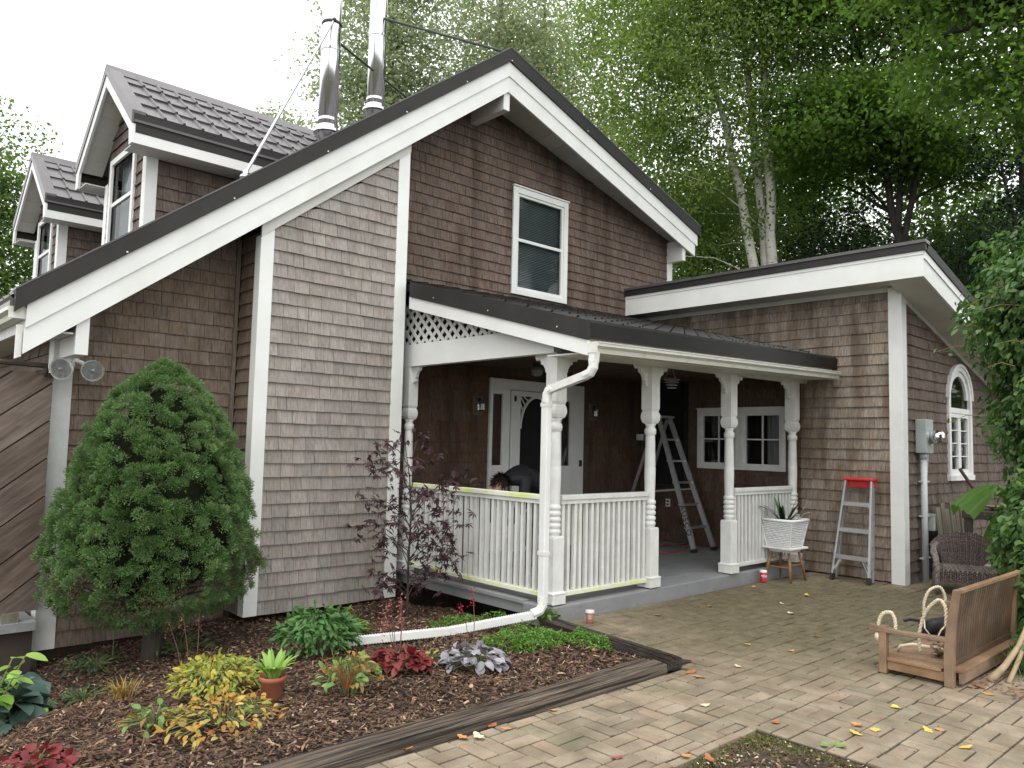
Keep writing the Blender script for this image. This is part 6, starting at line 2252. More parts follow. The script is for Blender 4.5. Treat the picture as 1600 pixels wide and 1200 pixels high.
def rosette(n, c, rad_, h, rng, L_, W_, m, parent, name='foliage', flat=.5, spread=.85, cup=.18, stems=True):
    a = rng.uniform(0, 2 * np.pi, n)
    q = np.sqrt(rng.random(n)) * spread
    P = np.stack([c[0] + rad_ * q * np.cos(a), c[1] + rad_ * q * np.sin(a), c[2] + h * (1 - q ** 2 * .75) * rng.uniform(.55, 1.05, n)], -1)
    D = np.stack([np.cos(a), np.sin(a), rng.normal(.1, .35, n)], -1) + rng.normal(0, .35, (n, 3))
    N = unit(np.stack([np.cos(a) * flat, np.sin(a) * flat, np.ones(n)], -1) + rng.normal(0, .25, (n, 3)))
    V, F, R = ovals(P, D, N, rng.uniform(*L_, n), rng.uniform(*W_, n), rng, cup)
    o = put(name, V, F, m, parent, rnd=R, smooth=True)
    if stems:
        mb = MB()
        for i in range(0, n, max(1, n // 40)):
            mb.tube([(c[0] + rad_ * .1 * math.cos(a[i]), c[1] + rad_ * .1 * math.sin(a[i]), c[2] - .02), tuple((P[i] + np.array(c)) / 2 + np.array((0, 0, h * .2))), tuple(P[i])], .0035, 4, caps=False)
        mb.done('stems', STEM, parent)['kind'] = 'stuff'
    return o


def flower_stalks(c, offs, m, parent, rng, top=.14, n=26, sz=(.010, .02)):
    for i, (dx, dy, h) in enumerate(offs):
        b_ = (c[0] + dx * .3, c[1] + dy * .3, c[2])
        t = np.array((c[0] + dx, c[1] + dy, c[2] + h))
        s = MB().tube([b_, tuple((np.array(b_) + t) / 2 + np.array((.01, 0, .02))), tuple(t)], [.003, .0025, .0015], 4).done('flower_stalk', mat('dark_red_stem%d' % i, [(.10, .03, .03), (.16, .05, .045)], rough=.7), parent)
        P = t - np.array((0, 0, 1)) * (rng.random(n) * top)[:, None] + rng.normal(0, .014, (n, 3))
        V, F, R = leaves(P, rand_dirs(n, rng, -.2), rand_dirs(n, rng), rng.uniform(*sz, n), rng.uniform(sz[0] * .7, sz[1] * .7, n), rng)
        put('flowers', V, F, m, s, rnd=R)['kind'] = 'stuff'


g = np.random.default_rng(41)
bz = lambda x, y: float(bed_z(x, y))
red_ = thing('heuchera', 'dark red heuchera with tall pink flower stalks in the mulch', 'plant', (3.18, 4.52, 0), 'heucheras in the bed')
rosette(95, (3.18, 4.55, 0), .21, .15, g, (.05, .085), (.05, .08), L_RED, red_)
flower_stalks((3.22, 4.60, .05), ((-.10, .10, .36), (-.02, .14, .42), (.05, .10, .44), (.10, .16, .40), (.0, .2, .34)), L_PINK, red_, g, .20, 34)
sil = thing('heuchera', 'silver grey heuchera in the mulch in front of the ground cover', 'plant', (3.62, 4.25, 0), 'heucheras in the bed')
rosette(110, (3.63, 4.27, 0), .25, .15, g, (.05, .085), (.05, .085), L_SILVER, sil)
flower_stalks((3.75, 4.42, .05), ((.0, .18, .34), (.14, .20, .36), (.22, .30, .40)), L_CRIMSON, sil, g, .07, 16, (.012, .022))
red2 = thing('heuchera', 'bright red leaved plant at the lower left corner of the bed', 'plant', (.98, 4.55, -.1), 'heucheras in the bed')
rosette(90, (.98, 4.50, bz(.98, 4.5)), .19, .10, g, (.04, .065), (.035, .06), L_RED, red2)
pe = thing('peony', 'dense dark green leafy shrub between the bump out wall and the white drain pipe', 'shrub', (3.1, 5.5, -.08))
rosette(700, (3.08, 5.52, bz(3.08, 5.5)), .36, .36, g, (.045, .09), (.022, .038), L_PEONY, pe, flat=.9)
rosette(260, (3.50, 5.95, bz(3.5, 5.95)), .28, .24, g, (.04, .08), (.014, .025), L_COVER, pe, name='light_foliage', flat=.7)
ye = thing('astilbe', 'yellow green leafy plant behind the terracotta pot', 'plant', (2.15, 5.1, -.1))
rosette(620, (2.10, 5.08, bz(2.1, 5.1)), .33, .27, g, (.03, .062), (.013, .026), L_YELLOW, ye, flat=.9)
flower_stalks((2.0, 5.2, -.05), ((-.12, .15, .42), (-.04, .12, .46), (.1, .2, .44)), mat('brown_plume', [(.10, .05, .03), (.18, .10, .06)], rough=.9), ye, g, .12, 30, (.008, .018))
au = thing('autumn_plant', 'low plant turned orange and yellow in front of the terracotta pot', 'plant', (1.86, 4.42, -.04))
rosette(260, (1.90, 4.46, bz(1.9, 4.45)), .30, .15, g, (.03, .062), (.015, .030), L_AUTUMN, au, flat=.7, spread=1.1)
rosette(40, (1.60, 4.68, bz(1.6, 4.68)), .20, .13, g, (.05, .08), (.02, .035), L_MIXED, au, name='green_foliage')
mx_ = thing('rusty_plant', 'small green plant with rust red stems before the drain pipe end', 'plant', (2.66, 4.35, 0))
rosette(120, (2.68, 4.38, bz(2.68, 4.38)), .22, .28, g, (.035, .07), (.02, .035), L_MIXED, mx_, flat=.9)
mb = MB()
for i in range(26):
    a = g.uniform(0, 6.28)
    mb.tube([(2.66, 4.38, -.01), (2.66 + .08 * math.cos(a), 4.38 + .08 * math.sin(a), .14), (2.66 + .17 * math.cos(a), 4.38 + .17 * math.sin(a), g.uniform(.15, .26))], [.003, .0025, .0015], 4, caps=False)
mb.done('rust_stems', mat('rust_stem', [(.28, .09, .03), (.36, .14, .05)], rough=.8), mx_)['kind'] = 'stuff'
hp = thing('flower_pot', 'terracotta pot with lime green leaves standing on the mulch', 'planter', (2.31, 4.69, -.04))
pc = (2.31, 4.69, -.05)
MB().lathe([(.058, 0), (.060, .004), (.074, .115), (.083, .117), (.085, .145), (.078, .147), (.074, .13), (.060, .128)], pc, 24).done('pot', TERRA, hp, smooth=True)
MB().lathe([(.07, .127), (.01, .131)], pc, 16).done('soil', SOIL, hp)
mb = MB()
for i in range(26):
    a = g.uniform(0, 6.28)
    strap(mb, (pc[0] + .03 * math.cos(a), pc[1] + .03 * math.sin(a), pc[2] + .125), (math.cos(a), math.sin(a), 0), g.uniform(.15, .22), g.uniform(.030, .048), g.uniform(.7, 1.8), r=g.random(), up0=1.35, k=6)
mb.done('foliage', L_LIME, hp, smooth=True)
ho = thing('hosta', 'blue green hosta with broad leaves at the left edge of the bed', 'plant', (1.03, 6.3, -.42))
rosette(60, (1.04, 6.30, bz(1.04, 6.3)), .34, .26, g, (.15, .22), (.12, .17), L_HOSTAB, ho, flat=.8)
hy = thing('hydrangea', 'light green broad leaved shoots rising above the blue hosta', 'plant', (.98, 6.05, -.42))
P, D, N = [], [], []
mb = MB()
for i in range(7):
    a = g.uniform(0, 6.28)
    t = (1.0 + .20 * math.cos(a), 6.0 + .18 * math.sin(a), bz(1, 6) + g.uniform(.28, .56))
    mb.tube([(.98, 6.05, -.44), (.98 + .08 * math.cos(a), 6.05 + .08 * math.sin(a), -.2), t], .005, 5)
    for k in range(6):
        b_ = a + k * 2.1
        zz = t[2] - .05 * k
        P.append((t[0] - .012 * k * math.cos(a), t[1] - .012 * k * math.sin(a), zz))
        D.append((math.cos(b_), math.sin(b_), g.uniform(-.3, .2)))
        N.append((g.normal(0, .3), g.normal(0, .3) - .2, 1))
V, F, R = ovals(np.array(P), np.array(D), unit(np.array(N)), g.uniform(.09, .16, len(P)), g.uniform(.055, .085, len(P)), g, .12)
put('foliage', V, F, L_LIME, hy, rnd=R, smooth=True)
mb.done('stems', STEM, hy)['kind'] = 'stuff'
tu = thing('straw_tuft', 'withered orange grass tuft in the mulch below the spruce', 'plant', (1.72, 5.7, -.2))
mb = MB()
for i in range(70):
    a = g.uniform(0, 6.28)
    strap(mb, (1.72 + g.normal(0, .03), 5.70 + g.normal(0, .03), bz(1.72, 5.7)), (math.cos(a), math.sin(a), 0), g.uniform(.10, .2), .008, g.uniform(.6, 1.6), k=4, r=g.random(), up0=1.2)
mb.done('foliage', L_STRAW, tu)
for nm, lab, c, n, rr_, hh, m_ in (('weed', 'thin dull green creeping weeds along the foot of the left wall', (1.90, 7.0), 150, .32, .10, L_DULL), ('weed', 'sparse little green weeds left of the withered tuft', (1.62, 6.2), 60, .2, .07, L_DULL),
                                   ('weed', 'dark green shoots around the foot of the spruce', (2.5, 6.85), 160, .36, .14, L_DULL), ('sprig', 'little lime sprig of leaves right of the hosta', (1.36, 6.1), 12, .07, .09, L_LIME),
                                   ('sprig', 'tiny green seedling between the red heuchera and the drain pipe', (3.05, 4.95), 14, .07, .08, L_YELLOW), ('sprig', 'small pale green seedling behind the silver heuchera', (3.50, 4.62), 16, .08, .08, L_YELLOW),
                                   ('fern_clump', 'light green ferny clump at the foot of the white downspout', (4.98, 4.93), 90, .15, .20, L_COVER)):
    t = thing(nm, lab, 'plant', (c[0], c[1], bz(*c)))
    rosette(n, (c[0], c[1], max(bz(*c), -.02 if nm == 'fern_clump' else -9)), rr_, hh, g, (.025, .055), (.014, .028), m_, t)
sap = thing('sapling', 'thin bare stemmed sapling against the left wall', 'plant', (2.05, 7.1, -.3))
MB().tube([(2.05, 7.1, -.32), (2.06, 7.1, 0), (2.05, 7.1, .14)], .004, 5).done('stem', STEM, sap)
rosette(14, (2.05, 7.1, .08), .08, .07, g, (.04, .07), (.02, .03), L_DULL, sap, stems=False)
# dead leaves and tiny weeds lying about on the mulch
rl_ = np.random.default_rng(91)
nl = 240
xs_, ys_ = rl_.uniform(.2, 4.7, nl), rl_.uniform(3.65, 7.0, nl)
P = np.stack([xs_, ys_, bed_z(xs_, ys_) + rl_.uniform(.008, .022, nl)], -1)
a_ = rl_.uniform(0, 6.28, nl)
V, F, R = ovals(P, np.stack([np.cos(a_), np.sin(a_), rl_.normal(0, .2, nl)], -1), unit(np.stack([rl_.normal(0, .4, nl), rl_.normal(0, .4, nl), np.ones(nl)], -1)), rl_.uniform(.03, .07, nl), rl_.uniform(.015, .035, nl), rl_, .12, k=3)
tag(put('dead_leaves', V, F, leaf_mat('dead_leaf', [(.20, .09, .04), (.34, .20, .10), (.14, .07, .04), (.45, .33, .20), (.30, .12, .04)], trans=.1), rnd=R), kind='stuff')
# ground cover mats
def cover(name, label_kind, cells, m, seed, n, h=.10, L_=(.013, .028), W_=(.008, .017)):
    rng = np.random.default_rng(seed)
    PP, OO = [], []
    for (x, y, rx_, ry_, k) in cells:
        a = rng.uniform(0, 2 * np.pi, k)
        q = np.sqrt(rng.random(k))
        X, Y = x + rx_ * q * np.cos(a), y + ry_ * q * np.sin(a)
        Z = bed_z(X, Y) + h * (1 - q ** 2) * rng.uniform(.3, 1, k) + .015 + .02 * np.sin(X * 30) * np.sin(Y * 26)
        PP.append(np.stack([X, Y, Z], -1))
    P = np.concatenate(PP)
    k = len(P)
    V, F, R = ovals(P, rand_dirs(k, rng, .2, .6), rand_dirs(k, rng, .9, 1), rng.uniform(*L_, k), rng.uniform(*W_, k), rng, .1, k=2)
    return tag(put(name, V, F, m, rnd=R), kind='stuff')


cover('ground_cover', '', [(4.45, 4.42, .28, .20, 1700), (4.72, 4.18, .15, .26, 1100), (4.22, 4.60, .24, .18, 900), (4.55, 4.75, .2, .2, 500), (4.0, 4.62, .2, .12, 160)], L_COVER, 3, 0, .10)
cover('ground_cover', '', [(4.55, 5.62, .3, .2, 800), (4.85, 5.45, .15, .2, 250)], L_COVER, 4, 0, .09)
# ------------------------------------------------------------------ vine covered trellis at the right edge
vi = thing('climbing_vine', 'tall dense green climbing vine at the right edge beside the bench', 'vine', (8.6, 1.7, 0))
vr = np.random.default_rng(51)
BL = [((8.95, 1.58, 2.95), (1.0, 1.05, 1.08), 15000), ((8.95, 1.52, 1.95), (.86, .92, 1.05), 12000), ((8.6, 1.55, .95), (.72, .62, .8), 5500), ((8.15, 1.88, .85), (.5, .36, .62), 3600), ((7.75, 1.72, .45), (.42, .28, .45), 2600), ((7.05, 1.66, .14), (.42, .12, .20), 700), ((9.4, 1.9, 2.6), (.8, .6, 1.2), 900)]
for nm, m_, part in (('foliage', L_VINE, 1.0),):
    PP, DD, NN, TT = [], [], [], []
    for c, r_, n in BL:
        d = rand_dirs(n, vr)
        q = vr.uniform(.70, 1.04, n) ** .8 * (1 + .10 * np.sin(d[:, 0] * 7 + d[:, 2] * 6) + .08 * np.sin(d[:, 1] * 9 - d[:, 2] * 8))
        P = np.array(c) + d * q[:, None] * np.array(r_)
        k = P[:, 2] > .03
        P, d = P[k], d[k]
        n = len(P)
        PP.append(P)
        DD.append(unit(d * .5 + np.array((0, 0, -.75)) + vr.normal(0, .45, (n, 3))))
        NN.append(unit(d + np.array((0, 0, .55)) + vr.normal(0, .35, (n, 3))))
        TT.append(vr.random(n))
    P, D, N, Tn = map(np.concatenate, (PP, DD, NN, TT))
    V, F, R = ovals(P, D, N, vr.uniform(.045, .095, len(P)), vr.uniform(.03, .06, len(P)), vr, .10, k=3, rv=Tn)
    put(nm, V, F, m_, vi, rnd=R, smooth=True)
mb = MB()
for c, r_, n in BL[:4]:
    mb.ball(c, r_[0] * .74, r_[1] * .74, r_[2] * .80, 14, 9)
mb.done('inner_shade_core', mat('vine_core', [(.006, .009, .004), (.014, .018, .008)], rough=.95, scale=12), vi)  # solid balls; the vine's inner shade is put into their dark colour
mb = MB()
for i in range(9):
    a = vr.uniform(0, 6.28)
    mb.tube([(8.7 + .3 * math.cos(a), 1.65 + .2 * math.sin(a), -.05), (8.8 + .3 * math.cos(a + 1), 1.65 + .25 * math.sin(a + 1), 1.2), (8.85 + .4 * math.cos(a + 2), 1.7 + .3 * math.sin(a + 2), 3.2)], [.03, .022, .012], 7)
mb.done('stem', BARK_GREY, vi)
for i in range(9):
    a = vr.uniform(1.7, 3.6)
    s0 = Vector((8.85 + .75 * math.cos(a), 1.75 + .8 * abs(math.sin(a)), vr.uniform(1.9, 3.2)))
    e = s0 + Vector((-.12 * vr.uniform(.6, 1.6), .35 * vr.uniform(.4, 1.2), vr.uniform(-.12, .10)))
    tq = MB().tube([s0, s0.lerp(e, .5) + Vector((0, 0, .04)), e], [.005, .004, .002], 5).done('tendril', mat('tendril%d' % i, [(.20, .10, .06), (.26, .18, .08)], rough=.7), vi)
    P = np.array([tuple(s0.lerp(e, t)) for t in (.55, .75, .95)])
    V, F, R = ovals(P, rand_dirs(3, vr, -.3), rand_dirs(3, vr, .8), vr.uniform(.04, .07, 3), vr.uniform(.03, .045, 3), vr, .1, k=3)
    put('leaf', V, F, L_VINE, tq, rnd=R)
for q, pts in enumerate(([(6.30, 1.80, .0), (6.45, 1.74, .10), (6.62, 1.70, .21), (6.85, 1.66, .42), (7.1, 1.62, .72)], [(6.36, 1.70, 0), (6.44, 1.69, .06), (6.60, 1.67, .19), (6.82, 1.63, .40), (7.05, 1.58, .68)])):
    MB().tube(pts, [.030, .022, .020, .018, .014] if q == 0 else [.018, .016, .015, .013, .010], 8).done('dry_stem', DRYSTEM, vi, smooth=True)
V, F = curled_leaf(.24, .11, .25, lrng)
o = put('dried_leaf', V, F, mat('pale_dried_leaf', [(.36, .36, .24), (.48, .48, .36)], rough=.7, scale=20))
o.location, o.rotation_euler = (6.72, 1.52, .01), (.1, .1, .5)
tag(o, 'large pale dried leaf on the pavers below the vine', 'leaf')
chips('leaf_litter', 260, (6.0, 7.6), (1.45, 1.85), lambda x, y: .006 + 0 * x, mat('brown_litter', [(.10, .05, .03), (.24, .12, .06)], rough=.9, scale=40), 77, (.02, .05), (.012, .025), hi=.02)
gr = MB()
for i in range(150):
    a = vr.uniform(0, 6.28)
    strap(gr, (vr.uniform(6.5, 7.6), vr.uniform(1.60, 1.83), 0), (math.cos(a), math.sin(a), 0), vr.uniform(.12, .34), .007, vr.uniform(.5, 1.6), k=4, r=vr.random(), up0=1.3)
tag(gr.done('grass', L_PEONY), kind='stuff')
# palm leaves of a potted palm beside the table
pa = thing('potted_palm', 'palm with broad pleated leaves in a pot behind the wicker chair', 'palm', (10.3, 2.45, 0))
MB().lathe([(.13, 0), (.18, .30), (.19, .32), (.16, .32), (.15, .29)], (10.45, 2.50, .0), 18).done('pot', TERRA, pa)


def pleated(base, d, L_, W_, droop, r):
    base, d = Vector(base), Vector(d).normalized()
    s = d.cross(Vector((0, 0, 1))).normalized()
    u = s.cross(d)
    V, F = [], []
    k, m_ = 8, 16
    for i in range(k + 1):
        t = i / k
        for j in range(m_ + 1):
            q = (j / m_ - .5) * 2
            w = W_ * math.sin(math.pi * (.05 + .55 * t)) ** .8
            ll = L_ * t * (1 - .25 * abs(q) ** 2)
            V.append(base + d * ll + s * (q * w / 2) + u * ((.012 if j % 2 else -.012) * t - droop * t * t * L_ - .3 * q * q * w))
            if i and j:
                a = (i - 1) * (m_ + 1) + j - 1
                F.append((a, a + m_ + 1, a + m_ + 2, a + 1))
    return MB().add(V, F, r)


pb = Vector((10.42, 2.50, .30))
for tip, b0, d, L_, W_, dr in ((0, (10.02, 2.76, 1.26), (-.40, .42, .02), .46, .46, .55), (1, (10.04, 2.74, 1.26), (.35, -.55, -.18), .42, .34, .3), (2, (10.05, 2.72, 1.0), (-.5, .30, -.75), .42, .16, .1), (3, (10.2, 2.6, 1.0), (.4, -.2, .3), .4, .3, .4)):
    MB().tube([pb, pb.lerp(Vector(b0), .5) + Vector((0, 0, .12)), b0], [.014, .011, .008], 6).done('leaf_stalk', STEM, pa)
    pleated(b0, d, L_, W_, dr, .3 * tip).done('palm_leaf', L_PALM, pa)


# ------------------------------------------------------------------ trees
def crown(blobs, n, L_, W_, rng, csz, flat=.6, droop=-.3, per=60, shell=.45):
    """leaves in clusters scattered through ellipsoids; returns quads and cluster centres"""
    PP, TT, CC = [], [], []
    wts = np.array([b[2] if len(b) > 2 else b[1][0] * b[1][1] * b[1][2] for b in blobs], float)
    wts /= wts.sum()
    for b, w_ in zip(blobs, wts):
        nc = max(4, int(n * w_ / per))
        d = rand_dirs(nc, rng)
        q = rng.random(nc) ** shell
        c = np.array(b[0]) + d * q[:, None] * np.array(b[1])
        CC.append(c)
        k = rng.poisson(per * rng.uniform(.4, 1.6, nc))
        i = np.repeat(np.arange(nc), k)
        off = rand_dirs(len(i), rng) * (rng.random(len(i)) ** .45 * 1.75)[:, None] * np.array((1, 1, flat)) * (csz * rng.uniform(.6, 1.3, nc))[i][:, None]
        off[:, 2] -= .25 * np.hypot(off[:, 0], off[:, 1])
        PP.append(c[i] + off)
        TT.append(rng.random(nc)[i] * .65 + rng.random(len(i)) * .35)
    P = np.concatenate(PP)
    m_ = len(P)
    D = rand_dirs(m_, rng, droop, .8)
    N = rand_dirs(m_, rng, .9, 1)
    V, F, R = leaves(P, D, N, rng.uniform(*L_, m_), rng.uniform(*W_, m_), rng, rv=np.concatenate(TT))
    return V, F, R, np.concatenate(CC)


def tree(name, label, cat, base, stems, blobs, n, L_, W_, lm, bark, seed, csz=.5, limbs=40, group='trees behind the house', flat=.6, droop=-.3, per=60, shell=.45, limb_r=.05):
    rng = np.random.default_rng(seed)
    t = thing(name, label, cat, base, group)
    V, F, R, CC = crown(blobs, n, L_, W_, rng, csz, flat, droop, per, shell)
    put('crown', V, F, lm, t, rnd=R)
    for pts, rads in stems:
        mb = MB()
        P = [Vector(p) for p in pts]
        Q, RR = [], []
        for i in range(len(P) - 1):
            for k in range(4):
                Q.append(P[i].lerp(P[i + 1], k / 4) + Vector((rng.normal(0, .02), rng.normal(0, .02), 0)))
                RR.append(rads[i] + (rads[i + 1] - rads[i]) * k / 4)
        Q.append(P[-1])
        RR.append(rads[-1])
        mb.tube(Q, RR, 10)
        idx = rng.choice(len(CC), min(len(CC), limbs), replace=False)
        for j in idx:
            c = Vector(CC[j])
            low = [(q, r) for q, r in zip(Q, RR) if q.z < c.z - .3]
            if not low:
                continue
            s, r0 = min(low, key=lambda u: (u[0] - c).length + .35 * abs((c.z - u[0].z) - (Vector((c.x, c.y, 0)) - Vector((u[0].x, u[0].y, 0))).length * .8))
            r0 = min(r0 * .55, limb_r)
            mid = s.lerp(c, .5) + Vector((rng.normal(0, .12), rng.normal(0, .12), .12 * (c - s).length))
            mb.tube([s, s.lerp(mid, .5) + Vector((0, 0, .05)), mid, mid.lerp(c, .55), c], [r0, r0 * .8, r0 * .55, r0 * .35, .006], 6)
        mb.done('trunk', bark, t, smooth=True)
    return t


def at(deg, r, z=0):
    return (r * math.sin(rad(deg)), r * math.cos(rad(deg)), z)


B = at
tree('birch_tree', 'tall birch clump with three white trunks behind the wing', 'tree', B(60.5, 19),
     [([B(60.4, 19, -.6), B(60.2, 19, 5.6), B(58.7, 19, 8.6), B(57.2, 19, 10.5), B(55.5, 19, 13)], [.13, .115, .095, .06, .02]),
      ([B(60.9, 19.3, -.6), B(60.8, 19.3, 6), B(60.0, 19.3, 9.5), B(59.0, 19.3, 12.5), B(58.5, 19.3, 15.5)], [.125, .11, .09, .06, .02]),
      ([B(61.4, 19.1, -.6), B(61.3, 19.1, 6), B(61.0, 19.1, 9.0), B(60.4, 19.1, 12.0), B(61, 19.1, 15)], [.135, .12, .10, .06, .02])],
     [(B(57, 19.0, 12.5), (3.2, 3.0, 3.5)), (B(54.5, 18.5, 9.0), (2.5, 2.5, 3.2)), (B(61, 19.5, 14.0), (3.0, 3.0, 3.0)), (B(52.5, 18.5, 12.2), (2.6, 2.4, 3.6)), (B(57.5, 20.5, 7.0), (2.6, 2, 2.0), 9), (B(63.5, 20, 10.5), (1.9, 1.9, 2.5))],
     95000, (.07, .11), (.05, .075), L_BIRCH, BARK_BIRCH, 101, csz=.45, limbs=20, droop=-.9, per=70, limb_r=.022)
tree('poplar_tree', 'tall grey green poplar behind the two steel flues', 'tree', B(32.5, 25),
     [([B(32.5, 25, -.6), B(32.4, 25, 7), B(32.8, 25, 13), B(32.3, 25, 19)], [.24, .2, .13, .04])],
     [(B(31.2, 25, 13.5), (2.0, 2.0, 4.5)), (B(34.6, 25, 12.5), (2.2, 2.2, 4.2)), (B(33, 25, 17.5), (2.0, 2.0, 2.5)), (B(36.5, 25.5, 10.5), (1.7, 1.7, 2.5))],
     34000, (.10, .15), (.08, .12), L_POPLAR, BARK_GREY, 102, csz=.55, limbs=40, per=42)
tree('poplar_tree', 'grey green poplar behind the peak of the gable roof', 'tree', B(41, 27),
     [([B(41, 27, -.6), B(41, 27, 7), B(40.6, 27, 14), B(41.2, 27, 20)], [.26, .22, .14, .04]), ([B(44.5, 27.5, -.6), B(44.5, 27.5, 8), B(44.2, 27.5, 14), B(44.5, 27.5, 19)], [.22, .2, .12, .04])],
     [(B(39.2, 27, 12.5), (2.2, 2.2, 2.8)), (B(42.2, 27, 15.0), (2.4, 2.4, 4.6)), (B(45.0, 27, 13.0), (2.6, 2.6, 5.2)), (B(47.5, 26.5, 10.0), (2.4, 2.4, 3.5)), (B(38.5, 28, 17.5), (1.6, 1.6, 1.6))],
     52000, (.10, .15), (.08, .12), L_POPLAR, BARK_GREY, 103, csz=.55, limbs=46, per=42)
tree('round_tree', 'distant green tree top between the dormer and the first flue', 'tree', B(24.6, 32),
     [([B(24.6, 32, -.6), B(24.6, 32, 10), B(24.5, 32, 14.5)], [.2, .16, .04])],
     [(B(25.0, 32, 13.2), (1.5, 1.5, 1.7)), (B(23.4, 32, 12.0), (1.3, 1.3, 1.2)), (B(26, 32, 11), (1.4, 1.4, 2))],
     16000, (.11, .16), (.08, .12), L_POPLAR, BARK_GREY, 104, csz=.5, limbs=20, per=36)
tree('maple_tree', 'broad maple with dark forked limbs behind the end of the wing', 'tree', B(69.2, 19),
     [([B(69.2, 19, -.6), B(69.3, 19, 6.4), B(68.4, 19, 8.6), B(66.6, 19, 11.5)], [.10, .088, .06, .03]), ([B(69.5, 19, 5.8), B(71, 19, 8.6), B(72.6, 19, 10.8), B(74, 18.6, 13.4)], [.075, .06, .045, .02]), ([B(69.4, 19, 6.2), B(69.7, 19, 9), B(70.5, 19, 12)], [.08, .05, .02])],
     [(B(66.5, 18.5, 11.8), (2.5, 2.5, 2.5)), (B(70.5, 18.5, 12.6), (2.6, 2.6, 2.4)), (B(74.5, 18.5, 13.2), (2.6, 2.6, 2.4)), (B(64.0, 18.5, 14.0), (2.3, 2.3, 2.6)), (B(67.0, 18.3, 9.0), (2.0, 1.8, 1.1), 14), (B(71.5, 19.5, 8.6), (2.0, 1.6, 1.2), 10), (B(65, 21, 9.3), (1.6, 1.6, 1.6), 7)],
     70000, (.09, .13), (.075, .11), L_MAPLE, BARK_DK, 105, csz=.55, limbs=40, per=60, flat=.35, limb_r=.07)
tree('maple_tree', 'overhanging maple whose dark branches enter at the upper right', 'tree', B(82, 13.5),
     [([B(84, 13.5, -.6), B(83.5, 13.5, 4), B(80.5, 13.5, 7.4), B(76, 13.2, 9.2), B(72, 13, 9.8)], [.26, .22, .14, .09, .03]), ([B(83.5, 13.5, 4), B(81, 14, 9), B(79, 14.5, 12)], [.2, .12, .05]), ([B(79.4, 13.4, 7.9), B(75, 13.4, 8.2), B(71, 13.2, 8.0)], [.09, .06, .02])],
     [(B(76.5, 13.3, 9.2), (1.7, 1.5, 1.2)), (B(72.8, 13.2, 9.4), (1.4, 1.3, .9)), (B(79, 13.5, 10.6), (2.0, 2.0, 1.3)), (B(75, 13.8, 7.8), (1.3, 1.2, .8)), (B(80.5, 13.5, 7.0), (1.4, 1.3, 1.4))],
     34000, (.085, .13), (.07, .10), L_MAPLE, BARK_DK, 106, csz=.40, limbs=46, per=55, flat=.35, limb_r=.05)
tree('spruce_tree', 'dark spruce at the right edge behind the vine', 'tree', B(76.5, 19),
     [([B(76.5, 19, -.6), B(76.5, 19, 11.5)], [.2, .03])],
     [(B(76.5, 19, 3), (2.2, 2.2, 2.0)), (B(76.5, 19, 5.5), (1.9, 1.9, 1.8)), (B(76.5, 19, 8.0), (1.4, 1.4, 1.7)), (B(76.5, 19, 10.2), (.7, .7, 1.2))],
     26000, (.12, .2), (.03, .05), L_DARK, BARK_DK, 107, csz=.32, limbs=40, per=50, flat=.3)
tree('dark_evergreen', 'dark bushy evergreen showing just above the wing roof', 'tree', B(65.6, 21),
     [([B(65.6, 21, -.6), B(65.6, 21, 5.6)], [.12, .03])],
     [(B(65.6, 21, 6.2), (1.5, 1.5, 2.2)), (B(67.4, 21.5, 5.6), (1.5, 1.5, 2.0)), (B(63.8, 21.5, 5.6), (1.3, 1.3, 1.5))],
     16000, (.12, .2), (.03, .05), L_DARK, BARK_DK, 108, csz=.34, limbs=60, per=50)
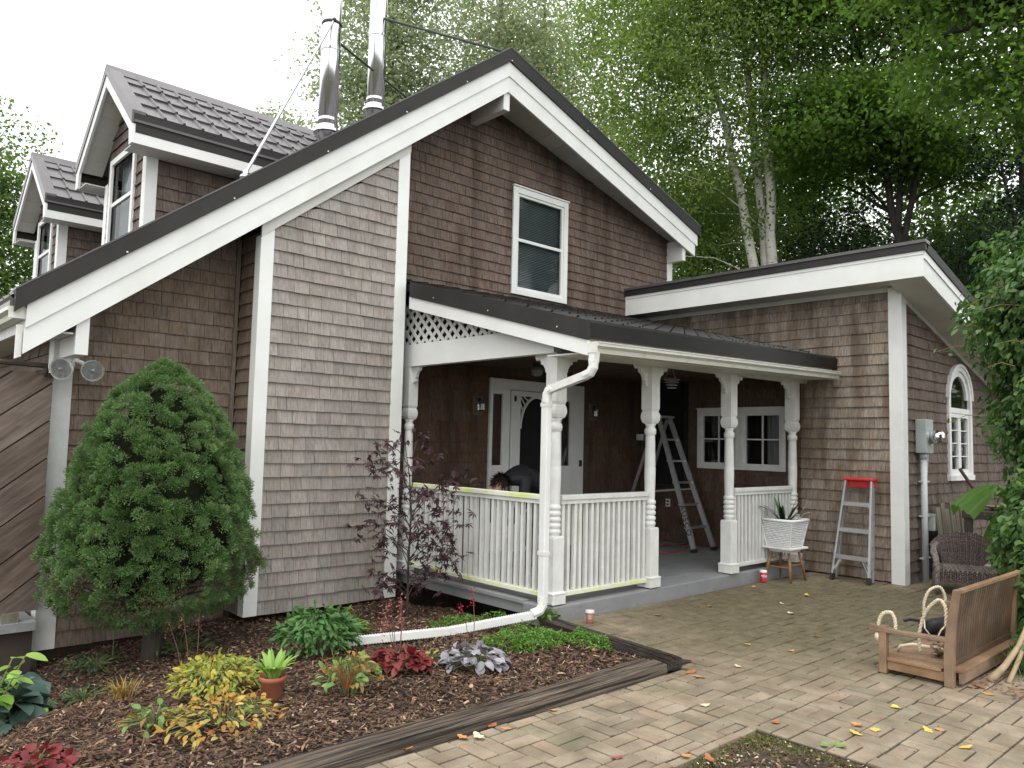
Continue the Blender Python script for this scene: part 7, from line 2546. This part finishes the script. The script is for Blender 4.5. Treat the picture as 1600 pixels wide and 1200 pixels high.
tree('leafy_tree', 'bushy green tree far left behind the second dormer', 'tree', B(7.0, 29),
     [([B(7.0, 29, -.6), B(7.2, 29, 7), B(7.4, 29, 11)], [.22, .18, .04])],
     [(B(7.0, 29, 10.2), (1.7, 1.7, 2.2)), (B(9.0, 29.5, 8.0), (1.8, 1.8, 2.2)), (B(5.6, 29, 7.6), (2, 2, 3)), (B(8.5, 29, 5.5), (2.4, 2.4, 2.4))],
     24000, (.11, .16), (.08, .12), L_WOOD, BARK_DK, 109, csz=.5, limbs=30, per=46)
tree('leafy_tree', 'green understorey tree between the birch trunks and the gable eave', 'tree', B(55.5, 23),
     [([B(55.5, 23, -.6), B(55.5, 23, 6), B(55.2, 23, 9.5)], [.16, .12, .03])],
     [(B(55.5, 23, 8.2), (2.4, 2.4, 2.4)), (B(58.5, 24, 6.8), (2.2, 2.2, 2.0)), (B(52.5, 23.5, 8.5), (2.0, 2.0, 2.6))],
     24000, (.10, .15), (.07, .11), L_WOOD, BARK_DK, 110, csz=.5, limbs=26, per=50)
tree('leafy_tree', 'green understorey tree between the forked maple and the vine', 'tree', B(72.0, 23),
     [([B(72, 23, -.6), B(72, 23, 6.5), B(71.5, 23, 9)], [.16, .12, .03])],
     [(B(72.5, 23, 6.8), (2.4, 2.4, 2.4)), (B(69.5, 24, 5.6), (2.2, 2.2, 2.0)), (B(75.5, 23, 6.2), (2.0, 2.0, 2.0))],
     24000, (.10, .15), (.07, .11), L_WOOD, BARK_DK, 111, csz=.5, limbs=26, per=50)
tree('leafy_tree', 'slim pale green tree in the gap between the birches and the maple', 'tree', B(63.5, 25),
     [([B(63.5, 25, -.6), B(63.5, 25, 7), B(63.3, 25, 11)], [.14, .10, .03])],
     [(B(62.3, 25, 9.5), (2.0, 2.0, 2.6)), (B(65.0, 26, 7.8), (1.7, 1.7, 1.4))],
     16000, (.10, .15), (.07, .11), L_WOOD, BARK_GREY, 112, csz=.5, limbs=26, per=50)
# the wood behind, read as one mass
rngw = np.random.default_rng(120)
bl = []
for d in np.arange(3, 100, 2.6):
    r_ = rngw.uniform(34, 42)
    hh = 4.0 if d < 22 else 5.5 if d < 50 else 7.0
    hh *= rngw.uniform(.75, 1.2)
    bl.append((B(d, r_, hh * .5), (2.4, 2.4, hh * .62)))
V, F, R, CC = crown(bl, 60000, (.2, .32), (.16, .24), rngw, .7, .6, -.3, 40, .4)
tag(put('far_wood', V, F, L_WOOD, rnd=R), kind='stuff')
